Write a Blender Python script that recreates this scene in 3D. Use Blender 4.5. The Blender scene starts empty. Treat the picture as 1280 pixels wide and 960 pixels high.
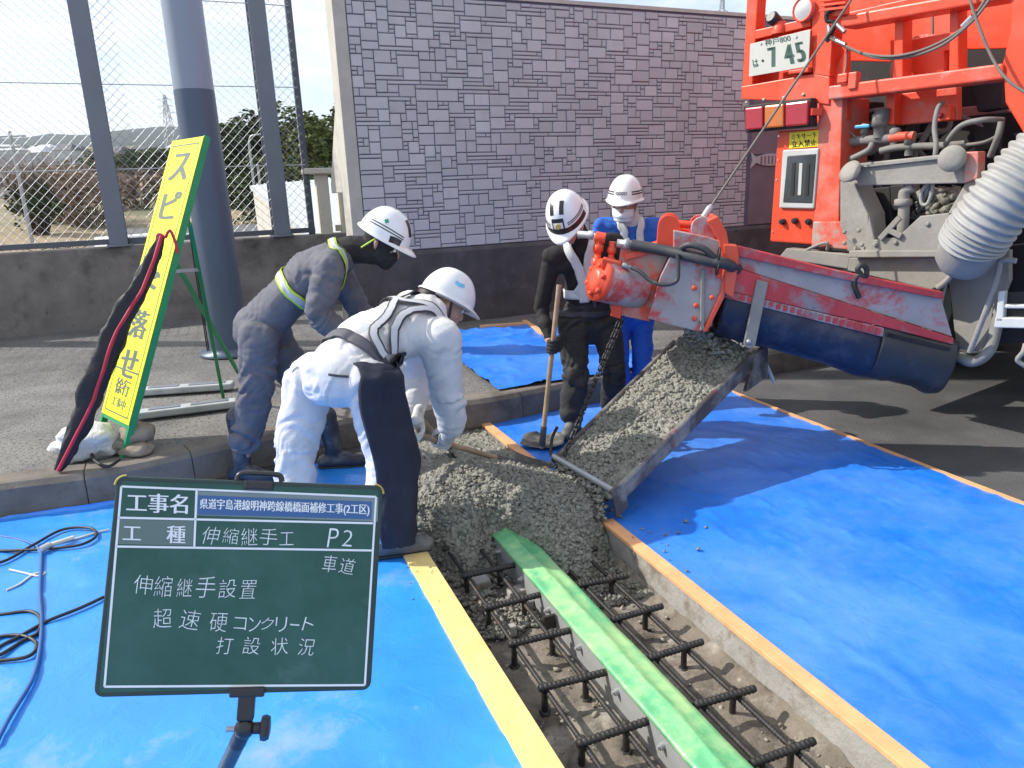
import bpy, bmesh, math, random
import numpy as np
from mathutils import Vector, Matrix, noise as mnoise
from mathutils.bvhtree import BVHTree
random.seed(7); RNG = np.random.default_rng(7)
S = bpy.context.scene
rad = math.radians

# ------------------------------------------------------------------ camera
F_PX, PITCH, ROLL, EYE = 924.0, rad(15.1), rad(2.2), 1.62
FW = Vector((0, math.cos(PITCH), -math.sin(PITCH)))
RT0 = Vector((1, 0, 0)); UP0 = RT0.cross(FW)
RT = RT0*math.cos(ROLL) - UP0*math.sin(ROLL)
UP = UP0*math.cos(ROLL) + RT0*math.sin(ROLL)
CAM = Vector((0, 0, EYE))
cd = bpy.data.cameras.new('camera'); cam = bpy.data.objects.new('camera', cd)
S.collection.objects.link(cam)
cam.matrix_world = Matrix(((RT.x, UP.x, -FW.x, 0), (RT.y, UP.y, -FW.y, 0), (RT.z, UP.z, -FW.z, EYE), (0, 0, 0, 1)))
cd.sensor_width = 36; cd.lens = F_PX/1280*36; cd.clip_start = 0.05; cd.clip_end = 9000
S.camera = cam

# ------------------------------------------------------------------ light
SUN_EL, SUN_AZ = rad(41), Vector((-0.96, 0.16, 0)).normalized()
to_sun = Vector((SUN_AZ.x*math.cos(SUN_EL), SUN_AZ.y*math.cos(SUN_EL), math.sin(SUN_EL)))
w = bpy.data.worlds.new('World'); S.world = w; w.use_nodes = True
nt = w.node_tree; N = nt.nodes; N.clear()
out = N.new('ShaderNodeOutputWorld'); bg = N.new('ShaderNodeBackground'); bg.inputs[1].default_value = 0.15
sky = N.new('ShaderNodeTexSky'); sky.sky_type = 'NISHITA'; sky.sun_disc = False
sky.sun_elevation = SUN_EL; sky.sun_rotation = math.atan2(SUN_AZ.x, SUN_AZ.y); sky.air_density = 1.0; sky.dust_density = 1.5
tc = N.new('ShaderNodeTexCoord'); mp = N.new('ShaderNodeMapping'); mp.inputs['Scale'].default_value = (1.2, 1.2, 4.5)
ns = N.new('ShaderNodeTexNoise'); ns.inputs['Scale'].default_value = 2.6; ns.inputs['Detail'].default_value = 7; ns.inputs['Roughness'].default_value = .58
cr = N.new('ShaderNodeValToRGB'); cr.color_ramp.elements[0].position = .38; cr.color_ramp.elements[1].position = .60
cr.color_ramp.elements[0].color = (.18, .18, .18, 1); cr.color_ramp.elements[1].color = (.97, .97, .97, 1)
mx = N.new('ShaderNodeMix'); mx.data_type = 'RGBA'; mx.inputs[7].default_value = (5.7, 5.9, 6.25, 1)
nt.links.new(tc.outputs['Generated'], mp.inputs[0]); nt.links.new(mp.outputs[0], ns.inputs['Vector'])
nt.links.new(ns.outputs['Fac'], cr.inputs[0]); nt.links.new(cr.outputs[0], mx.inputs[0])
nt.links.new(sky.outputs[0], mx.inputs[6]); nt.links.new(mx.outputs[2], bg.inputs[0]); nt.links.new(bg.outputs[0], out.inputs[0])
sl = bpy.data.lights.new('sun', 'SUN'); sl.energy = 4.1; sl.angle = rad(.6); sl.color = (1, .95, .87)
sun = bpy.data.objects.new('sun', sl); S.collection.objects.link(sun)
sun.rotation_euler = to_sun.to_track_quat('Z', 'Y').to_euler()
S.view_settings.view_transform = 'Standard'; S.view_settings.look = 'None'; S.view_settings.gamma = 1
S.view_settings.exposure = 0.52
S.cycles.max_bounces = 6; S.cycles.volume_bounces = 0; S.cycles.caustics_reflective = False; S.cycles.caustics_refractive = False

# ------------------------------------------------------------------ pixel helpers (photo pixels, used once to measure the place)
def ray(x, y): return FW*F_PX + RT*(x-640) - UP*(y-480)
def G(x, y, z=0.0):
    d = ray(x, y); return CAM + d*((z-EYE)/d.z)
def P(x, y, Y):
    d = ray(x, y); return CAM + d*(Y/d.y)
def onplane(x, y, p0, n):
    d = ray(x, y); return CAM + d*((p0-CAM).dot(n)/d.dot(n))
def V(*a): return Vector(a)

# ------------------------------------------------------------------ materials
MATS = {}
def mat(name, base, rough=.6, metal=0, var=.15, scale=6, bump=0, bscale=40, second=None, mask=(.5, .62), mscale=4, spec=.5, detail=6, stretch=None, coat=0, trans=0, rough2=None, bdist=0, rnd=0, third=None, tmask=(.6, .68), tscale=14):
    if name in MATS: return MATS[name]
    m = bpy.data.materials.new(name); m.use_nodes = True; t = m.node_tree; n = t.nodes; L = t.links
    b = n['Principled BSDF']; b.inputs['Roughness'].default_value = rough; b.inputs['Metallic'].default_value = metal
    b.inputs['Specular IOR Level'].default_value = spec; b.inputs['Coat Weight'].default_value = coat
    b.inputs['Transmission Weight'].default_value = trans
    co = n.new('ShaderNodeTexCoord'); mpn = n.new('ShaderNodeMapping'); L.new(co.outputs['Object'], mpn.inputs[0])
    if stretch: mpn.inputs['Scale'].default_value = stretch
    def nz(sc, de=detail, ro=.6):
        q = n.new('ShaderNodeTexNoise'); q.inputs['Scale'].default_value = sc; q.inputs['Detail'].default_value = de
        q.inputs['Roughness'].default_value = ro; L.new(mpn.outputs[0], q.inputs['Vector']); return q
    def ramp(src, a, c):
        q = n.new('ShaderNodeMapRange'); q.inputs[1].default_value = a; q.inputs[2].default_value = c; L.new(src, q.inputs[0]); return q.outputs[0]
    def mixc(fac, A, B):
        q = n.new('ShaderNodeMix'); q.data_type = 'RGBA'; L.new(fac, q.inputs[0])
        for i, s in ((6, A), (7, B)):
            if isinstance(s, tuple): q.inputs[i].default_value = (*s[:3], 1)
            else: L.new(s, q.inputs[i])
        return q.outputs[2]
    lo = tuple(max(0, c*(1-var)) for c in base); hi = tuple(min(1, c*(1+var)) for c in base)
    col = mixc(ramp(nz(scale).outputs['Fac'], .3, .7), lo, hi)
    if second:
        f = ramp(nz(mscale, 8, .68).outputs['Fac'], *mask); col = mixc(f, col, second)
        if rough2 is not None:
            q = n.new('ShaderNodeMapRange'); q.inputs[3].default_value = rough; q.inputs[4].default_value = rough2; L.new(f, q.inputs[0]); L.new(q.outputs[0], b.inputs['Roughness'])
    if third: col = mixc(ramp(nz(tscale, 8, .7).outputs['Fac'], *tmask), col, third)
    if rnd:     # each separate piece a little lighter or darker
        oi = n.new('ShaderNodeObjectInfo'); q = n.new('ShaderNodeMapRange'); q.inputs[3].default_value = 1-rnd; q.inputs[4].default_value = 1+rnd; L.new(oi.outputs['Random'], q.inputs[0])
        hv = n.new('ShaderNodeHueSaturation'); L.new(q.outputs[0], hv.inputs['Value']); L.new(col, hv.inputs['Color']); col = hv.outputs[0]
    L.new(col, b.inputs['Base Color'])
    if bump:
        bn = n.new('ShaderNodeBump'); bn.inputs['Strength'].default_value = 1; bn.inputs['Distance'].default_value = bump
        q_ = nz(bscale, 5, .6); q_.inputs['Distortion'].default_value = bdist; L.new(q_.outputs['Fac'], bn.inputs['Height']); L.new(bn.outputs[0], b.inputs['Normal'])
    MATS[name] = m; return m
DUST = (.30, .29, .27)
def M(k): return MATS[k]
mat('asphalt', (.165, .16, .153), .9, var=.3, scale=2.5, bump=.014, bscale=55, second=(.22, .21, .195), mask=(.48, .7), mscale=1.6, third=(.06, .058, .055), tmask=(.53, .60), tscale=42)
mat('road_asphalt', (.074, .074, .075), .85, var=.3, scale=1.2, bump=.008, bscale=70, second=(.13, .127, .122), mask=(.48, .75), mscale=1.1, third=(.03, .03, .03), tmask=(.64, .72), tscale=7)
mat('kerb_concrete', (.17, .15, .128), .9, rnd=.10, var=.25, scale=5, bump=.004, bscale=70, second=(.07, .06, .05), mask=(.5, .7), mscale=3)
mat('dark_concrete', (.215, .195, .18), .92, var=.25, scale=3, bump=.003, bscale=60, second=(.07, .062, .058), mask=(.48, .72), mscale=2.2, third=(.05, .045, .042), tmask=(.66, .7), tscale=9)
mat('black_concrete', (.085, .08, .082), .92, var=.3, scale=3, bump=.003, bscale=60, second=(.17, .155, .15), mask=(.5, .8), mscale=2, third=(.05, .047, .048), tmask=(.6, .7), tscale=7)
mat('trench', (.17, .145, .115), .95, var=.3, scale=6, bump=.012, bscale=22, second=(.36, .33, .28), mask=(.5, .68), mscale=5, third=(.07, .06, .05), tmask=(.5, .66), tscale=7)
mat('trench_side', (.34, .325, .30), .9, var=.2, scale=6, bump=.004, bscale=60, second=(.20, .17, .135), mask=(.5, .6), mscale=3)
mat('tarp', (.014, .18, .74), .38, var=.15, scale=2, bump=.004, bscale=8, bdist=1.6, second=(.10, .28, .74), mask=(.42, .72), mscale=1.2, third=(.34, .42, .58), tmask=(.66, .88), tscale=16, spec=.75, rough2=.5)
mat('tarp_stained', (.025, .25, .78), .36, var=.15, scale=2, bump=.004, bscale=8, bdist=1.6, second=(.36, .37, .38), mask=(.55, .85), mscale=1.9, third=(.36, .45, .60), tmask=(.66, .86), tscale=16, spec=.75)
mat('yellow_wood', (.74, .56, .22), .6, var=.12, scale=9, second=(.60, .42, .15), mask=(.5, .8), mscale=5, stretch=(1, 1, 1), third=(.5, .42, .3), tmask=(.62, .75), tscale=12)
mat('orange_wood', (.72, .37, .17), .7, var=.15, scale=9, second=(.55, .30, .16), mask=(.55, .75), mscale=8, third=(.3, .26, .22), tmask=(.68, .74), tscale=14)
mat('wood_handle', (.36, .25, .15), .7, var=.25, scale=14, second=(.22, .19, .16), mask=(.5, .7), mscale=9)
mat('rebar', (.05, .047, .045), .55, metal=.6, var=.3, scale=30, second=(.14, .075, .04), mask=(.58, .75), mscale=12)
mat('galv', (.42, .43, .44), .45, metal=.55, var=.1, scale=5)
mat('beam_steel', (.36, .37, .37), .5, metal=.25, var=.12, scale=6, second=(.28, .26, .23), mask=(.5, .75), mscale=6)
mat('green_tape', (.11, .42, .19), .35, var=.12, scale=5, bump=.002, bscale=25, second=(.34, .56, .25), mask=(.42, .62), mscale=5, third=(.30, .33, .26), tmask=(.6, .75), tscale=18, spec=.7)
mat('fresh_concrete', (.24, .234, .196), .40, var=.35, scale=30, bump=.007, bscale=120, second=(.13, .126, .10), mask=(.52, .72), mscale=10, spec=.6)
mat('wall_stone', (.54, .535, .55), .85, rnd=.10, var=.10, scale=4, bump=.003, bscale=50, second=(.46, .455, .47), mask=(.45, .7), mscale=2)
mat('wall_joint', (.15, .15, .22), .95, var=.1)
mat('pale_concrete', (.50, .48, .43), .9, var=.12, scale=5, bump=.002, bscale=50)
mat('post_grey', (.19, .21, .25), .5, metal=.2, var=.06, scale=3)
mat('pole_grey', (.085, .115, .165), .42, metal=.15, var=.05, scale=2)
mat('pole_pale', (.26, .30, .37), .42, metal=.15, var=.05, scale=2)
mat('fence_dark', (.12, .13, .15), .5, metal=.4, var=.1)
mat('wire', (.52, .53, .55), .4, metal=.5, var=.05)
mat('cream', (.66, .61, .50), .6, var=.06)
mat('white_roof', (.48, .52, .55), .5, var=.05, scale=1)
mat('black_rubber', (.018, .018, .02), .5, var=.2)
mat('black_plastic', (.025, .025, .028), .35, var=.1)
mat('white_line', (.84, .86, .86), .6, var=.03)

# ------------------------------------------------------------------ mesh builder
def link(o): S.collection.objects.link(o); return o
def tag(o, label=None, cat=None, group=None, kind=None):
    if label: o['label'] = label
    if cat: o['category'] = cat
    if group: o['group'] = group
    if kind: o['kind'] = kind
    return o
def thing(name, loc, label, cat, group=None):
    o = bpy.data.objects.new(name, None); o.location = loc; o.empty_display_size = .1; link(o)
    return tag(o, label, cat, group)
def base_of(o):
    v = Vector(o.location)
    while o.parent: o = o.parent; v = v + o.location
    return v
def frame(d, up=Vector((0, 0, 1))):
    d = Vector(d).normalized(); up = Vector(up)
    if abs(d.dot(up)) > .98*up.length: up = Vector((0, 1, 0)) if abs(d.y) < .9 else Vector((1, 0, 0))
    x = up.cross(d).normalized(); y = d.cross(x).normalized(); return x, y, d
class MB:
    def __init__(s): s.v = []; s.f = []; s.sm = []
    def add(s, vs, fs, smooth=False):
        o = len(s.v); s.v += [tuple(p) for p in vs]; s.f += [tuple(i+o for i in q) for q in fs]; s.sm += [smooth]*len(fs); return s
    def hexa(s, c8):
        return s.add(c8, [(0, 3, 2, 1), (4, 5, 6, 7), (0, 1, 5, 4), (1, 2, 6, 5), (2, 3, 7, 6), (3, 0, 4, 7)])
    def box(s, c, size, ax=None):
        c = Vector(c); x, y, z = ax or (V(1, 0, 0), V(0, 1, 0), V(0, 0, 1)); a, b, h = [q/2 for q in size]
        pts = [c + x*(i*a) + y*(j*b) + z*(k*h) for k in (-1, 1) for i, j in ((-1, -1), (1, -1), (1, 1), (-1, 1))]
        return s.hexa(pts)
    def bar(s, p0, p1, wd, ht, up=(0, 0, 1)):
        p0 = Vector(p0); p1 = Vector(p1); x, y, z = frame(p1-p0, Vector(up))
        return s.box((p0+p1)/2, (wd, ht, (p1-p0).length), (x, y, z))
    def prism(s, pts, off):
        """polygon pts (list of Vector) extruded by vector off"""
        n = len(pts); off = Vector(off); pts = [Vector(p) for p in pts]
        nn = sum(((pts[i]-pts[0]).cross(pts[(i+1) % n]-pts[0]) for i in range(1, n-1)), Vector())
        if nn.dot(off) > 0: pts = pts[::-1]
        return s.add(pts + [p+off for p in pts], [tuple(range(n)), tuple(range(2*n-1, n-1, -1))] + [(i, i+n, (i+1) % n + n, (i+1) % n) for i in range(n)])
    def tube(s, pts, r, seg=8, cap=True, flat=None, smooth=True, weld=False):
        pts = [Vector(p) for p in pts]; n = len(pts); rs = r if isinstance(r, (list, tuple)) else [r]*n
        vs = []; prev = None
        for i, p in enumerate(pts):
            d = (pts[min(i+1, n-1)] - pts[max(i-1, 0)])
            if d.length < 1e-9: d = V(0, 0, 1)
            d.normalize()
            if prev is None: x, y, _ = frame(d)
            else:
                x = (prev - d*prev.dot(d)); x = x.normalized() if x.length > 1e-6 else frame(d)[0]; y = d.cross(x)
            prev = x
            for k in range(seg):
                a = 2*math.pi*k/seg; o = (x*math.cos(a) + y*math.sin(a))*rs[i]
                if flat: o = o - flat[0]*(o.dot(flat[0])*(1-flat[1]))
                vs.append(p+o)
        fs = [(i*seg+k, i*seg+(k+1) % seg, (i+1)*seg+(k+1) % seg, (i+1)*seg+k) for i in range(n-1) for k in range(seg)]
        s.add(vs, fs, smooth)
        if cap:
            if not weld: s.add(vs[:seg], [tuple(range(seg))[::-1]]); s.add(vs[-seg:], [tuple(range(seg))])
            else: o = len(s.v)-len(vs); s.f += [tuple(o+k for k in range(seg))[::-1], tuple(o+(n-1)*seg+k for k in range(seg))]; s.sm += [False]*2
        return s
    def cyl(s, p0, p1, r, seg=16, r1=None): return s.tube([p0, p1], [r, r if r1 is None else r1], seg)
    def lathe(s, o, ax, prof, seg=24, smooth=True, close=True):
        """prof: list of (radius, height) along axis ax from o"""
        o = Vector(o); x, y, z = frame(ax); vs = []; n = len(prof)
        for r, h in prof:
            for k in range(seg):
                a = 2*math.pi*k/seg; vs.append(o + z*h + (x*math.cos(a)+y*math.sin(a))*max(r, 1e-4))
        s.add(vs, [(i*seg+k, i*seg+(k+1) % seg, (i+1)*seg+(k+1) % seg, (i+1)*seg+k) for i in range(n-1) for k in range(seg)], smooth)
        if close:
            s.add(vs[:seg], [tuple(range(seg))[::-1]]); s.add(vs[-seg:], [tuple(range(seg))])
        return s
    def sphere(s, c, r, seg=12, rings=8, ax=None):
        c = Vector(c); r = (r, r, r) if not isinstance(r, (tuple, list)) else r; X = ax or (V(1, 0, 0), V(0, 1, 0), V(0, 0, 1)); vs = []
        for i in range(rings+1):
            t = math.pi*i/rings; st = max(math.sin(t), 1e-3)
            for k in range(seg):
                a = 2*math.pi*k/seg; vs.append(c + X[0]*(r[0]*st*math.cos(a)) + X[1]*(r[1]*st*math.sin(a)) - X[2]*(r[2]*math.cos(t)))
        s.add(vs, [(i*seg+k, i*seg+(k+1) % seg, (i+1)*seg+(k+1) % seg, (i+1)*seg+k) for i in range(rings) for k in range(seg)], True)
        o = len(s.v)-len(vs); s.f += [tuple(o+k for k in range(seg))[::-1], tuple(o+rings*seg+k for k in range(seg))]; s.sm += [True]*2
        return s
    def grid(s, fn, nu, nv, smooth=True):
        vs = [fn(i/nu, j/nv) for j in range(nv+1) for i in range(nu+1)]
        return s.add(vs, [(j*(nu+1)+i, j*(nu+1)+i+1, (j+1)*(nu+1)+i+1, (j+1)*(nu+1)+i) for j in range(nv) for i in range(nu)], smooth)
    def mesh(s, name, mats, off=V(0, 0, 0)):
        me = bpy.data.meshes.new(name); me.from_pydata([(a-off.x, b-off.y, c-off.z) for a, b, c in s.v], [], s.f)
        for m_ in (mats if isinstance(mats, (list, tuple)) else [mats]): me.materials.append(m_)
        me.polygons.foreach_set('use_smooth', s.sm); me.update(); return me
    def build(s, name, m, parent=None, bevel=0, seg=2, solid=0, label=None, kind=None, loc=None):
        off = base_of(parent) if parent else Vector(loc or (0, 0, 0))
        o = bpy.data.objects.new(name, s.mesh(name, m, off)); link(o)
        if parent: o.parent = parent
        else: o.location = off
        if solid:
            k = o.modifiers.new('s', 'SOLIDIFY'); k.thickness = solid; k.offset = 0
        if bevel:
            k = o.modifiers.new('b', 'BEVEL'); k.width = bevel; k.segments = seg; k.limit_method = 'ANGLE'; k.angle_limit = rad(40)
        return tag(o, label, kind=kind)
def inst(name, me, parent, loc, rot=None):
    o = bpy.data.objects.new(name, me); link(o); o.parent = parent; o.location = loc
    if rot is not None: o.rotation_euler = rot
    return o
def bez(pts, n=8):
    """Catmull-Rom through pts"""
    pts = [Vector(p) for p in pts]; o = []
    for i in range(len(pts)-1):
        a = pts[max(i-1, 0)]; b = pts[i]; c = pts[i+1]; d = pts[min(i+2, len(pts)-1)]
        for k in range(n):
            t = k/n; o.append(.5*((2*b) + (c-a)*t + (2*a-5*b+4*c-d)*t*t + (3*b-a-3*c+d)*t**3))
    o.append(pts[-1]); return o
def fbm(p, o=4): return mnoise.fractal(Vector(p), 1.0, 2.0, o, noise_basis='PERLIN_ORIGINAL')
def text_mb(body, origin, xdir, ydir, size, bold=0, ext=.001, align='CENTER', sx=1.0, vertical=False, mb=None, shear=0):
    """flat lettering as real geometry, collected in an MB; origin = centre of the line"""
    mb = mb or MB(); xdir = Vector(xdir).normalized(); ydir = Vector(ydir).normalized(); nrm = xdir.cross(ydir)
    cu = bpy.data.curves.new('t', 'FONT'); cu.body = body; cu.size = size; cu.align_x = align; cu.align_y = 'CENTER'; cu.offset = bold; cu.extrude = 0; cu.shear = shear; cu.resolution_u = 3
    ob = bpy.data.objects.new('t', cu); link(ob); dg = bpy.context.evaluated_depsgraph_get(); me = ob.evaluated_get(dg).to_mesh()
    vs = [origin + xdir*(q.co.x*sx) + ydir*q.co.y + nrm*ext for q in me.vertices]; mb.add(vs, [tuple(p.vertices) for p in me.polygons])
    ob.evaluated_get(dg).to_mesh_clear(); bpy.data.objects.remove(ob); bpy.data.curves.remove(cu); return mb
# ================================================================== THE GROUND
JD = V(-.368, .930, 0).normalized(); TD = V(JD.y, -JD.x, 0)         # along / across the expansion joint
def JT(s, t, z=0): return JD*s + TD*t + V(0, 0, z)
T0, T1, SE, ZF = .735, 1.60, 4.66, -.135                           # trench edges, far end, floor
SN = -2.0
def grid_hole(xs, ys, skip, z):
    mb = MB(); nx = len(xs)
    mb.add([JT(s, t, z) for s in ys for t in xs], [(j*nx+i, j*nx+i+1, (j+1)*nx+i+1, (j+1)*nx+i) for j in range(len(ys)-1) for i in range(nx-1) if (i, j) not in skip]); return mb
road = grid_hole([-14, T0, T1, 30], [-8, SN, SE, 14], {(1, 1)}, 0).build('road', M('road_asphalt')); tag(road, kind='structure')
mb = MB()
def tf(u, v):
    s = SN + (SE-SN)*v; t = T0 + (T1-T0)*u
    e = min(u, 1-u); z = ZF + .018*fbm((s*5, t*5, 1)) + .012*fbm((s*14, t*14, 5)) + (.03*max(0, 1-e/.06) if u > .5 else .015*max(0, 1-e/.05))
    return JT(s, t, z)
mb.grid(tf, 44, 300); fl = mb.build('trench_floor', M('trench')); tag(fl, kind='structure')
mb = MB()
for t, sg in ((T0, 1), (T1, -1)):
    def wf(u, v, t=t, sg=sg):
        s = SN + (SE-SN)*u; z = -.2 + .198*v
        return JT(s, t + sg*(.006*fbm((s*9, z*9, t)) + .004*(1-v) - .004), z)
    mb.grid(wf, 160, 8)
mb.add([JT(SE, T0, -.2), JT(SE, T1, -.2), JT(SE, T1, 0), JT(SE, T0, 0)], [(0, 1, 2, 3)])
tag(mb.build('trench_sides', M('trench_side')), kind='structure')

# kerb and raised pavement
KERB = [V(-9, 1.2, 0), V(-4.6, 3.05, 0), V(-2.75, 3.62, 0), V(-2.2, 3.80, 0), V(-1.5, 4.28, 0), V(-.8, 4.70, 0), V(-.2, 4.90, 0), V(.13, 5.07, 0), V(.45, 5.24, 0), V(1.3, 5.62, 0), V(3.2, 6.45, 0), V(9, 9.0, 0)]
KH = .20
kp = bez(KERB, 10)
def kn(i):
    d = (kp[min(i+1, len(kp)-1)] - kp[max(i-1, 0)]).normalized(); return V(-d.y, d.x, 0)
inner = [p + kn(i)*.20 for i, p in enumerate(kp)]
WL0 = V(-5.6, 8.1, 0); WD = V(.912, .41, 0).normalized(); WN = V(WD.y, -WD.x, 0)   # parapet line, its direction, its normal towards the road
mb = MB(); n = len(kp)
rows = 14
def pv(u, v):
    i = min(int(u*(n-1)), n-1); a = inner[i]; q = a - WL0; b = WL0 + WD*q.dot(WD) + V(0, 0, 0)
    b = a + V(-.41, .912, 0)*9
    p = a.lerp(b, v); return V(p.x, p.y, KH - .012 + .006*fbm((p.x*2, p.y*2, 0)))
mb.grid(pv, n-1, 60); tag(mb.build('pavement', M('asphalt')), kind='structure')
# kerb blocks, each a part of the kerb
kerb = thing('kerb', kp[20], 'weathered curved concrete kerb between the blue sheets and the raised pavement', 'kerb')
acc = 0; cut = [0]; BL = .62
for i in range(1, n):
    acc += (kp[i]-kp[i-1]).length
    if acc >= BL*.98: cut.append(i); acc = 0
cut.append(n-1)
L_ = [0]
for i in range(1, n): L_.append(L_[-1] + (kp[i]-kp[i-1]).length)
def kat(d):
    for i in range(1, n):
        if L_[i] >= d: return kp[i-1].lerp(kp[i], (d-L_[i-1])/(L_[i]-L_[i-1])), kn(i)
    return kp[-1], kn(n-1)
d = 2.2
while d < 16.5:
    mb = MB(); ln = .55; k = 5; prof = [(0, 0), (.012, KH-.035), (.035, KH-.006), (.06, KH), (.19, KH+.002), (.195, 0)]; vs = []
    for j in range(k+1):
        p, nn = kat(d + .0015 + (ln-.003)*j/k); jig = .004*fbm((d*3, j, 0))
        vs += [p + nn*(a+jig) + V(0, 0, h-.001) for a, h in prof]
    m_ = len(prof)
    mb.add(vs, [(j*m_+i, (j+1)*m_+i, (j+1)*m_+(i+1) % m_, j*m_+(i+1) % m_) for j in range(k) for i in range(m_)] + [tuple(range(m_)), tuple(range(k*m_, k*m_+m_))[::-1]])
    mb.build('kerb_stone', M('kerb_concrete'), kerb, bevel=.006); d += ln

# trench sub-surface so nothing shows below; wooden strips on both edges
mb = MB(); a0, a1 = .632, T0+.004
mb.hexa([JT(-1.5, a0, .004), JT(-1.5, a1, .004), JT(3.18, a1, .004), JT(3.18, a0, .004), JT(-1.5, a0, .022), JT(-1.5, a1, .022), JT(3.18, a1, .022), JT(3.18, a0, .022)])
y = mb.build('edge_board', M('yellow_wood'), bevel=.002, loc=JT(0, a0)); tag(y, 'pale yellow plywood strip along the near left edge of the joint trench', 'board')
for s0, s1, lab in ((-1.5, 2.92, 'long orange wooden strip along the right edge of the joint trench'), (3.28, 4.66, 'orange wooden strip at the far right edge of the trench, beside the black-clad worker')):
    mb = MB(); b0, b1 = T1-.006, 1.658
    mb.hexa([JT(s0, b0, .004), JT(s0, b1, .004), JT(s1, b1, .004), JT(s1, b0, .004), JT(s0, b0, .022), JT(s0, b1, .022), JT(s1, b1, .022), JT(s1, b0, .022)])
    o = mb.build('edge_board', M('orange_wood'), bevel=.002, loc=JT(s0, b0)); tag(o, lab, 'board')
FE0, FE1 = G(900, 484, .012), G(1285, 632, .012)
fd = (FE1-FE0).normalized(); fnv = V(fd.y, -fd.x, 0)
mb = MB(); mb.bar(FE0, FE1, .03, .012)
o = mb.build('edge_board', M('orange_wood'), loc=FE0); tag(o, 'thin orange batten along the far edge of the right blue sheet', 'board')

# ------------------------------------------------------------------ blue sheets
def sheet(name, poly_fn, nu, nv, label, m, z0, amp=.009):
    mb = MB()
    def f(u, v):
        p = poly_fn(u, v); e = min(u, 1-u, v, 1-v)
        q = fbm((p.x*1.7, p.y*1.7, z0*9)); r = 1-abs(fbm((p.x*.9+.5*q, p.y*2.3, 3)))*2.2
        z = z0 + amp*(q*.6+.3) + amp*1.3*max(0, r)**5 + .0015*fbm((p.x*14, p.y*14, 2))
        return V(p.x, p.y, p.z + max(z, .003) if p.z == 0 else p.z + max(0, z-z0))
    mb.grid(f, nu, nv); o = mb.build(name, M(m), loc=poly_fn(.5, .5)); return tag(o, label, 'tarp')
def quad(a, b, c, d):
    return lambda u, v: (a.lerp(b, u)).lerp(d.lerp(c, u), v)
# right: from the orange strip to the far batten
ra, rb = JT(-1.5, 1.645), JT(4.7, 1.645)
FE = V(FE0.x, FE0.y, 0); FD = V(fd.x, fd.y, 0).normalized()
rd = FE + FD*7.5; rc = FE - FD*.15 + V(-.02, .04, 0)
sheet('blue_sheet', quad(ra, rd, rc, rb), 120, 150, 'large blue tarp right of the joint trench, under the auger and chute', 'tarp', .006)
# left: from the yellow strip to the kerb
def leftf(u, v):
    b = JT(-1.5 + 5.3*v, .645)
    i0 = 2.2; p, nn = kat(3.9 + 4.9*v)
    k = V(p.x, p.y, 0) - nn*.015
    far = V(-4.5, .2, 0).lerp(k, min(1, v*1.25))
    return b.lerp(far, u)
def left_sheet(u, v):
    s = -1.5 + 5.9*v; b = JT(s, .645 if s < 3.2 else .73)
    w_ = 5.6
    p = b - TD*(w_*u)
    # stop at the kerb
    return p
mb = MB(); nu, nv = 110, 110
def kerb_y(x):
    best = None
    for i in range(1, n):
        if kp[i-1].x <= x <= kp[i].x: return kp[i-1].y + (kp[i].y-kp[i-1].y)*(x-kp[i-1].x)/(kp[i].x-kp[i-1].x)
    return 1.0
def lf(u, v):
    x = -4.6 + 4.25*u; ky = kerb_y(x)-.006
    yj = (TD.x*x - .645)/-TD.y if False else 0
    y_ = -.8 + (ky+.8)*v
    t = V(x, y_, 0).dot(TD)
    tm = .64
    if t > tm: p = V(x, y_, 0) - TD*(t-tm)
    else: p = V(x, y_, 0)
    q = fbm((p.x*1.7, p.y*1.7, 4)); r = 1-abs(fbm((p.x*1.1+.5*q, p.y*2.6, 3)))*2.2
    z = .006 + .004*q + .006*max(0, r)**4 + .0015*fbm((p.x*14, p.y*14, 2)) + .05*max(0, v-.965)/.035
    return V(p.x, p.y, max(.003, z))
def lf2(u, v):
    # u across from trench edge (0) to the left, v along the joint
    s = -1.6 + 6.0*v; b = JT(s, .64 + .092*min(1, max(0, (s-3.14)/.05)))
    far = b - TD*4.4
    p = b.lerp(far, u)
    ky = kerb_y(p.x)-.008
    lift = 0
    if p.y > ky: lift = min(.10, (p.y-ky)*.8) if p.y-ky < .12 else .10; p = V(p.x, ky - .001, 0)
    q = fbm((p.x*1.7, p.y*1.7, 4)); r = 1-abs(fbm((p.x*1.1+.5*q, p.y*2.6, 3)))*2.2
    return V(p.x, p.y, max(.003, .006 + .006*q + .011*max(0, r)**5 + .0015*fbm((p.x*14, p.y*14, 2))) + lift*.35)
mb.grid(lf2, 110, 150); o = mb.build('blue_sheet', M('tarp_stained'), loc=V(-1.5, 2, 0)); tag(o, 'blue tarp left of the joint trench, under the blackboard, with cables on it', 'tarp')
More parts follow.
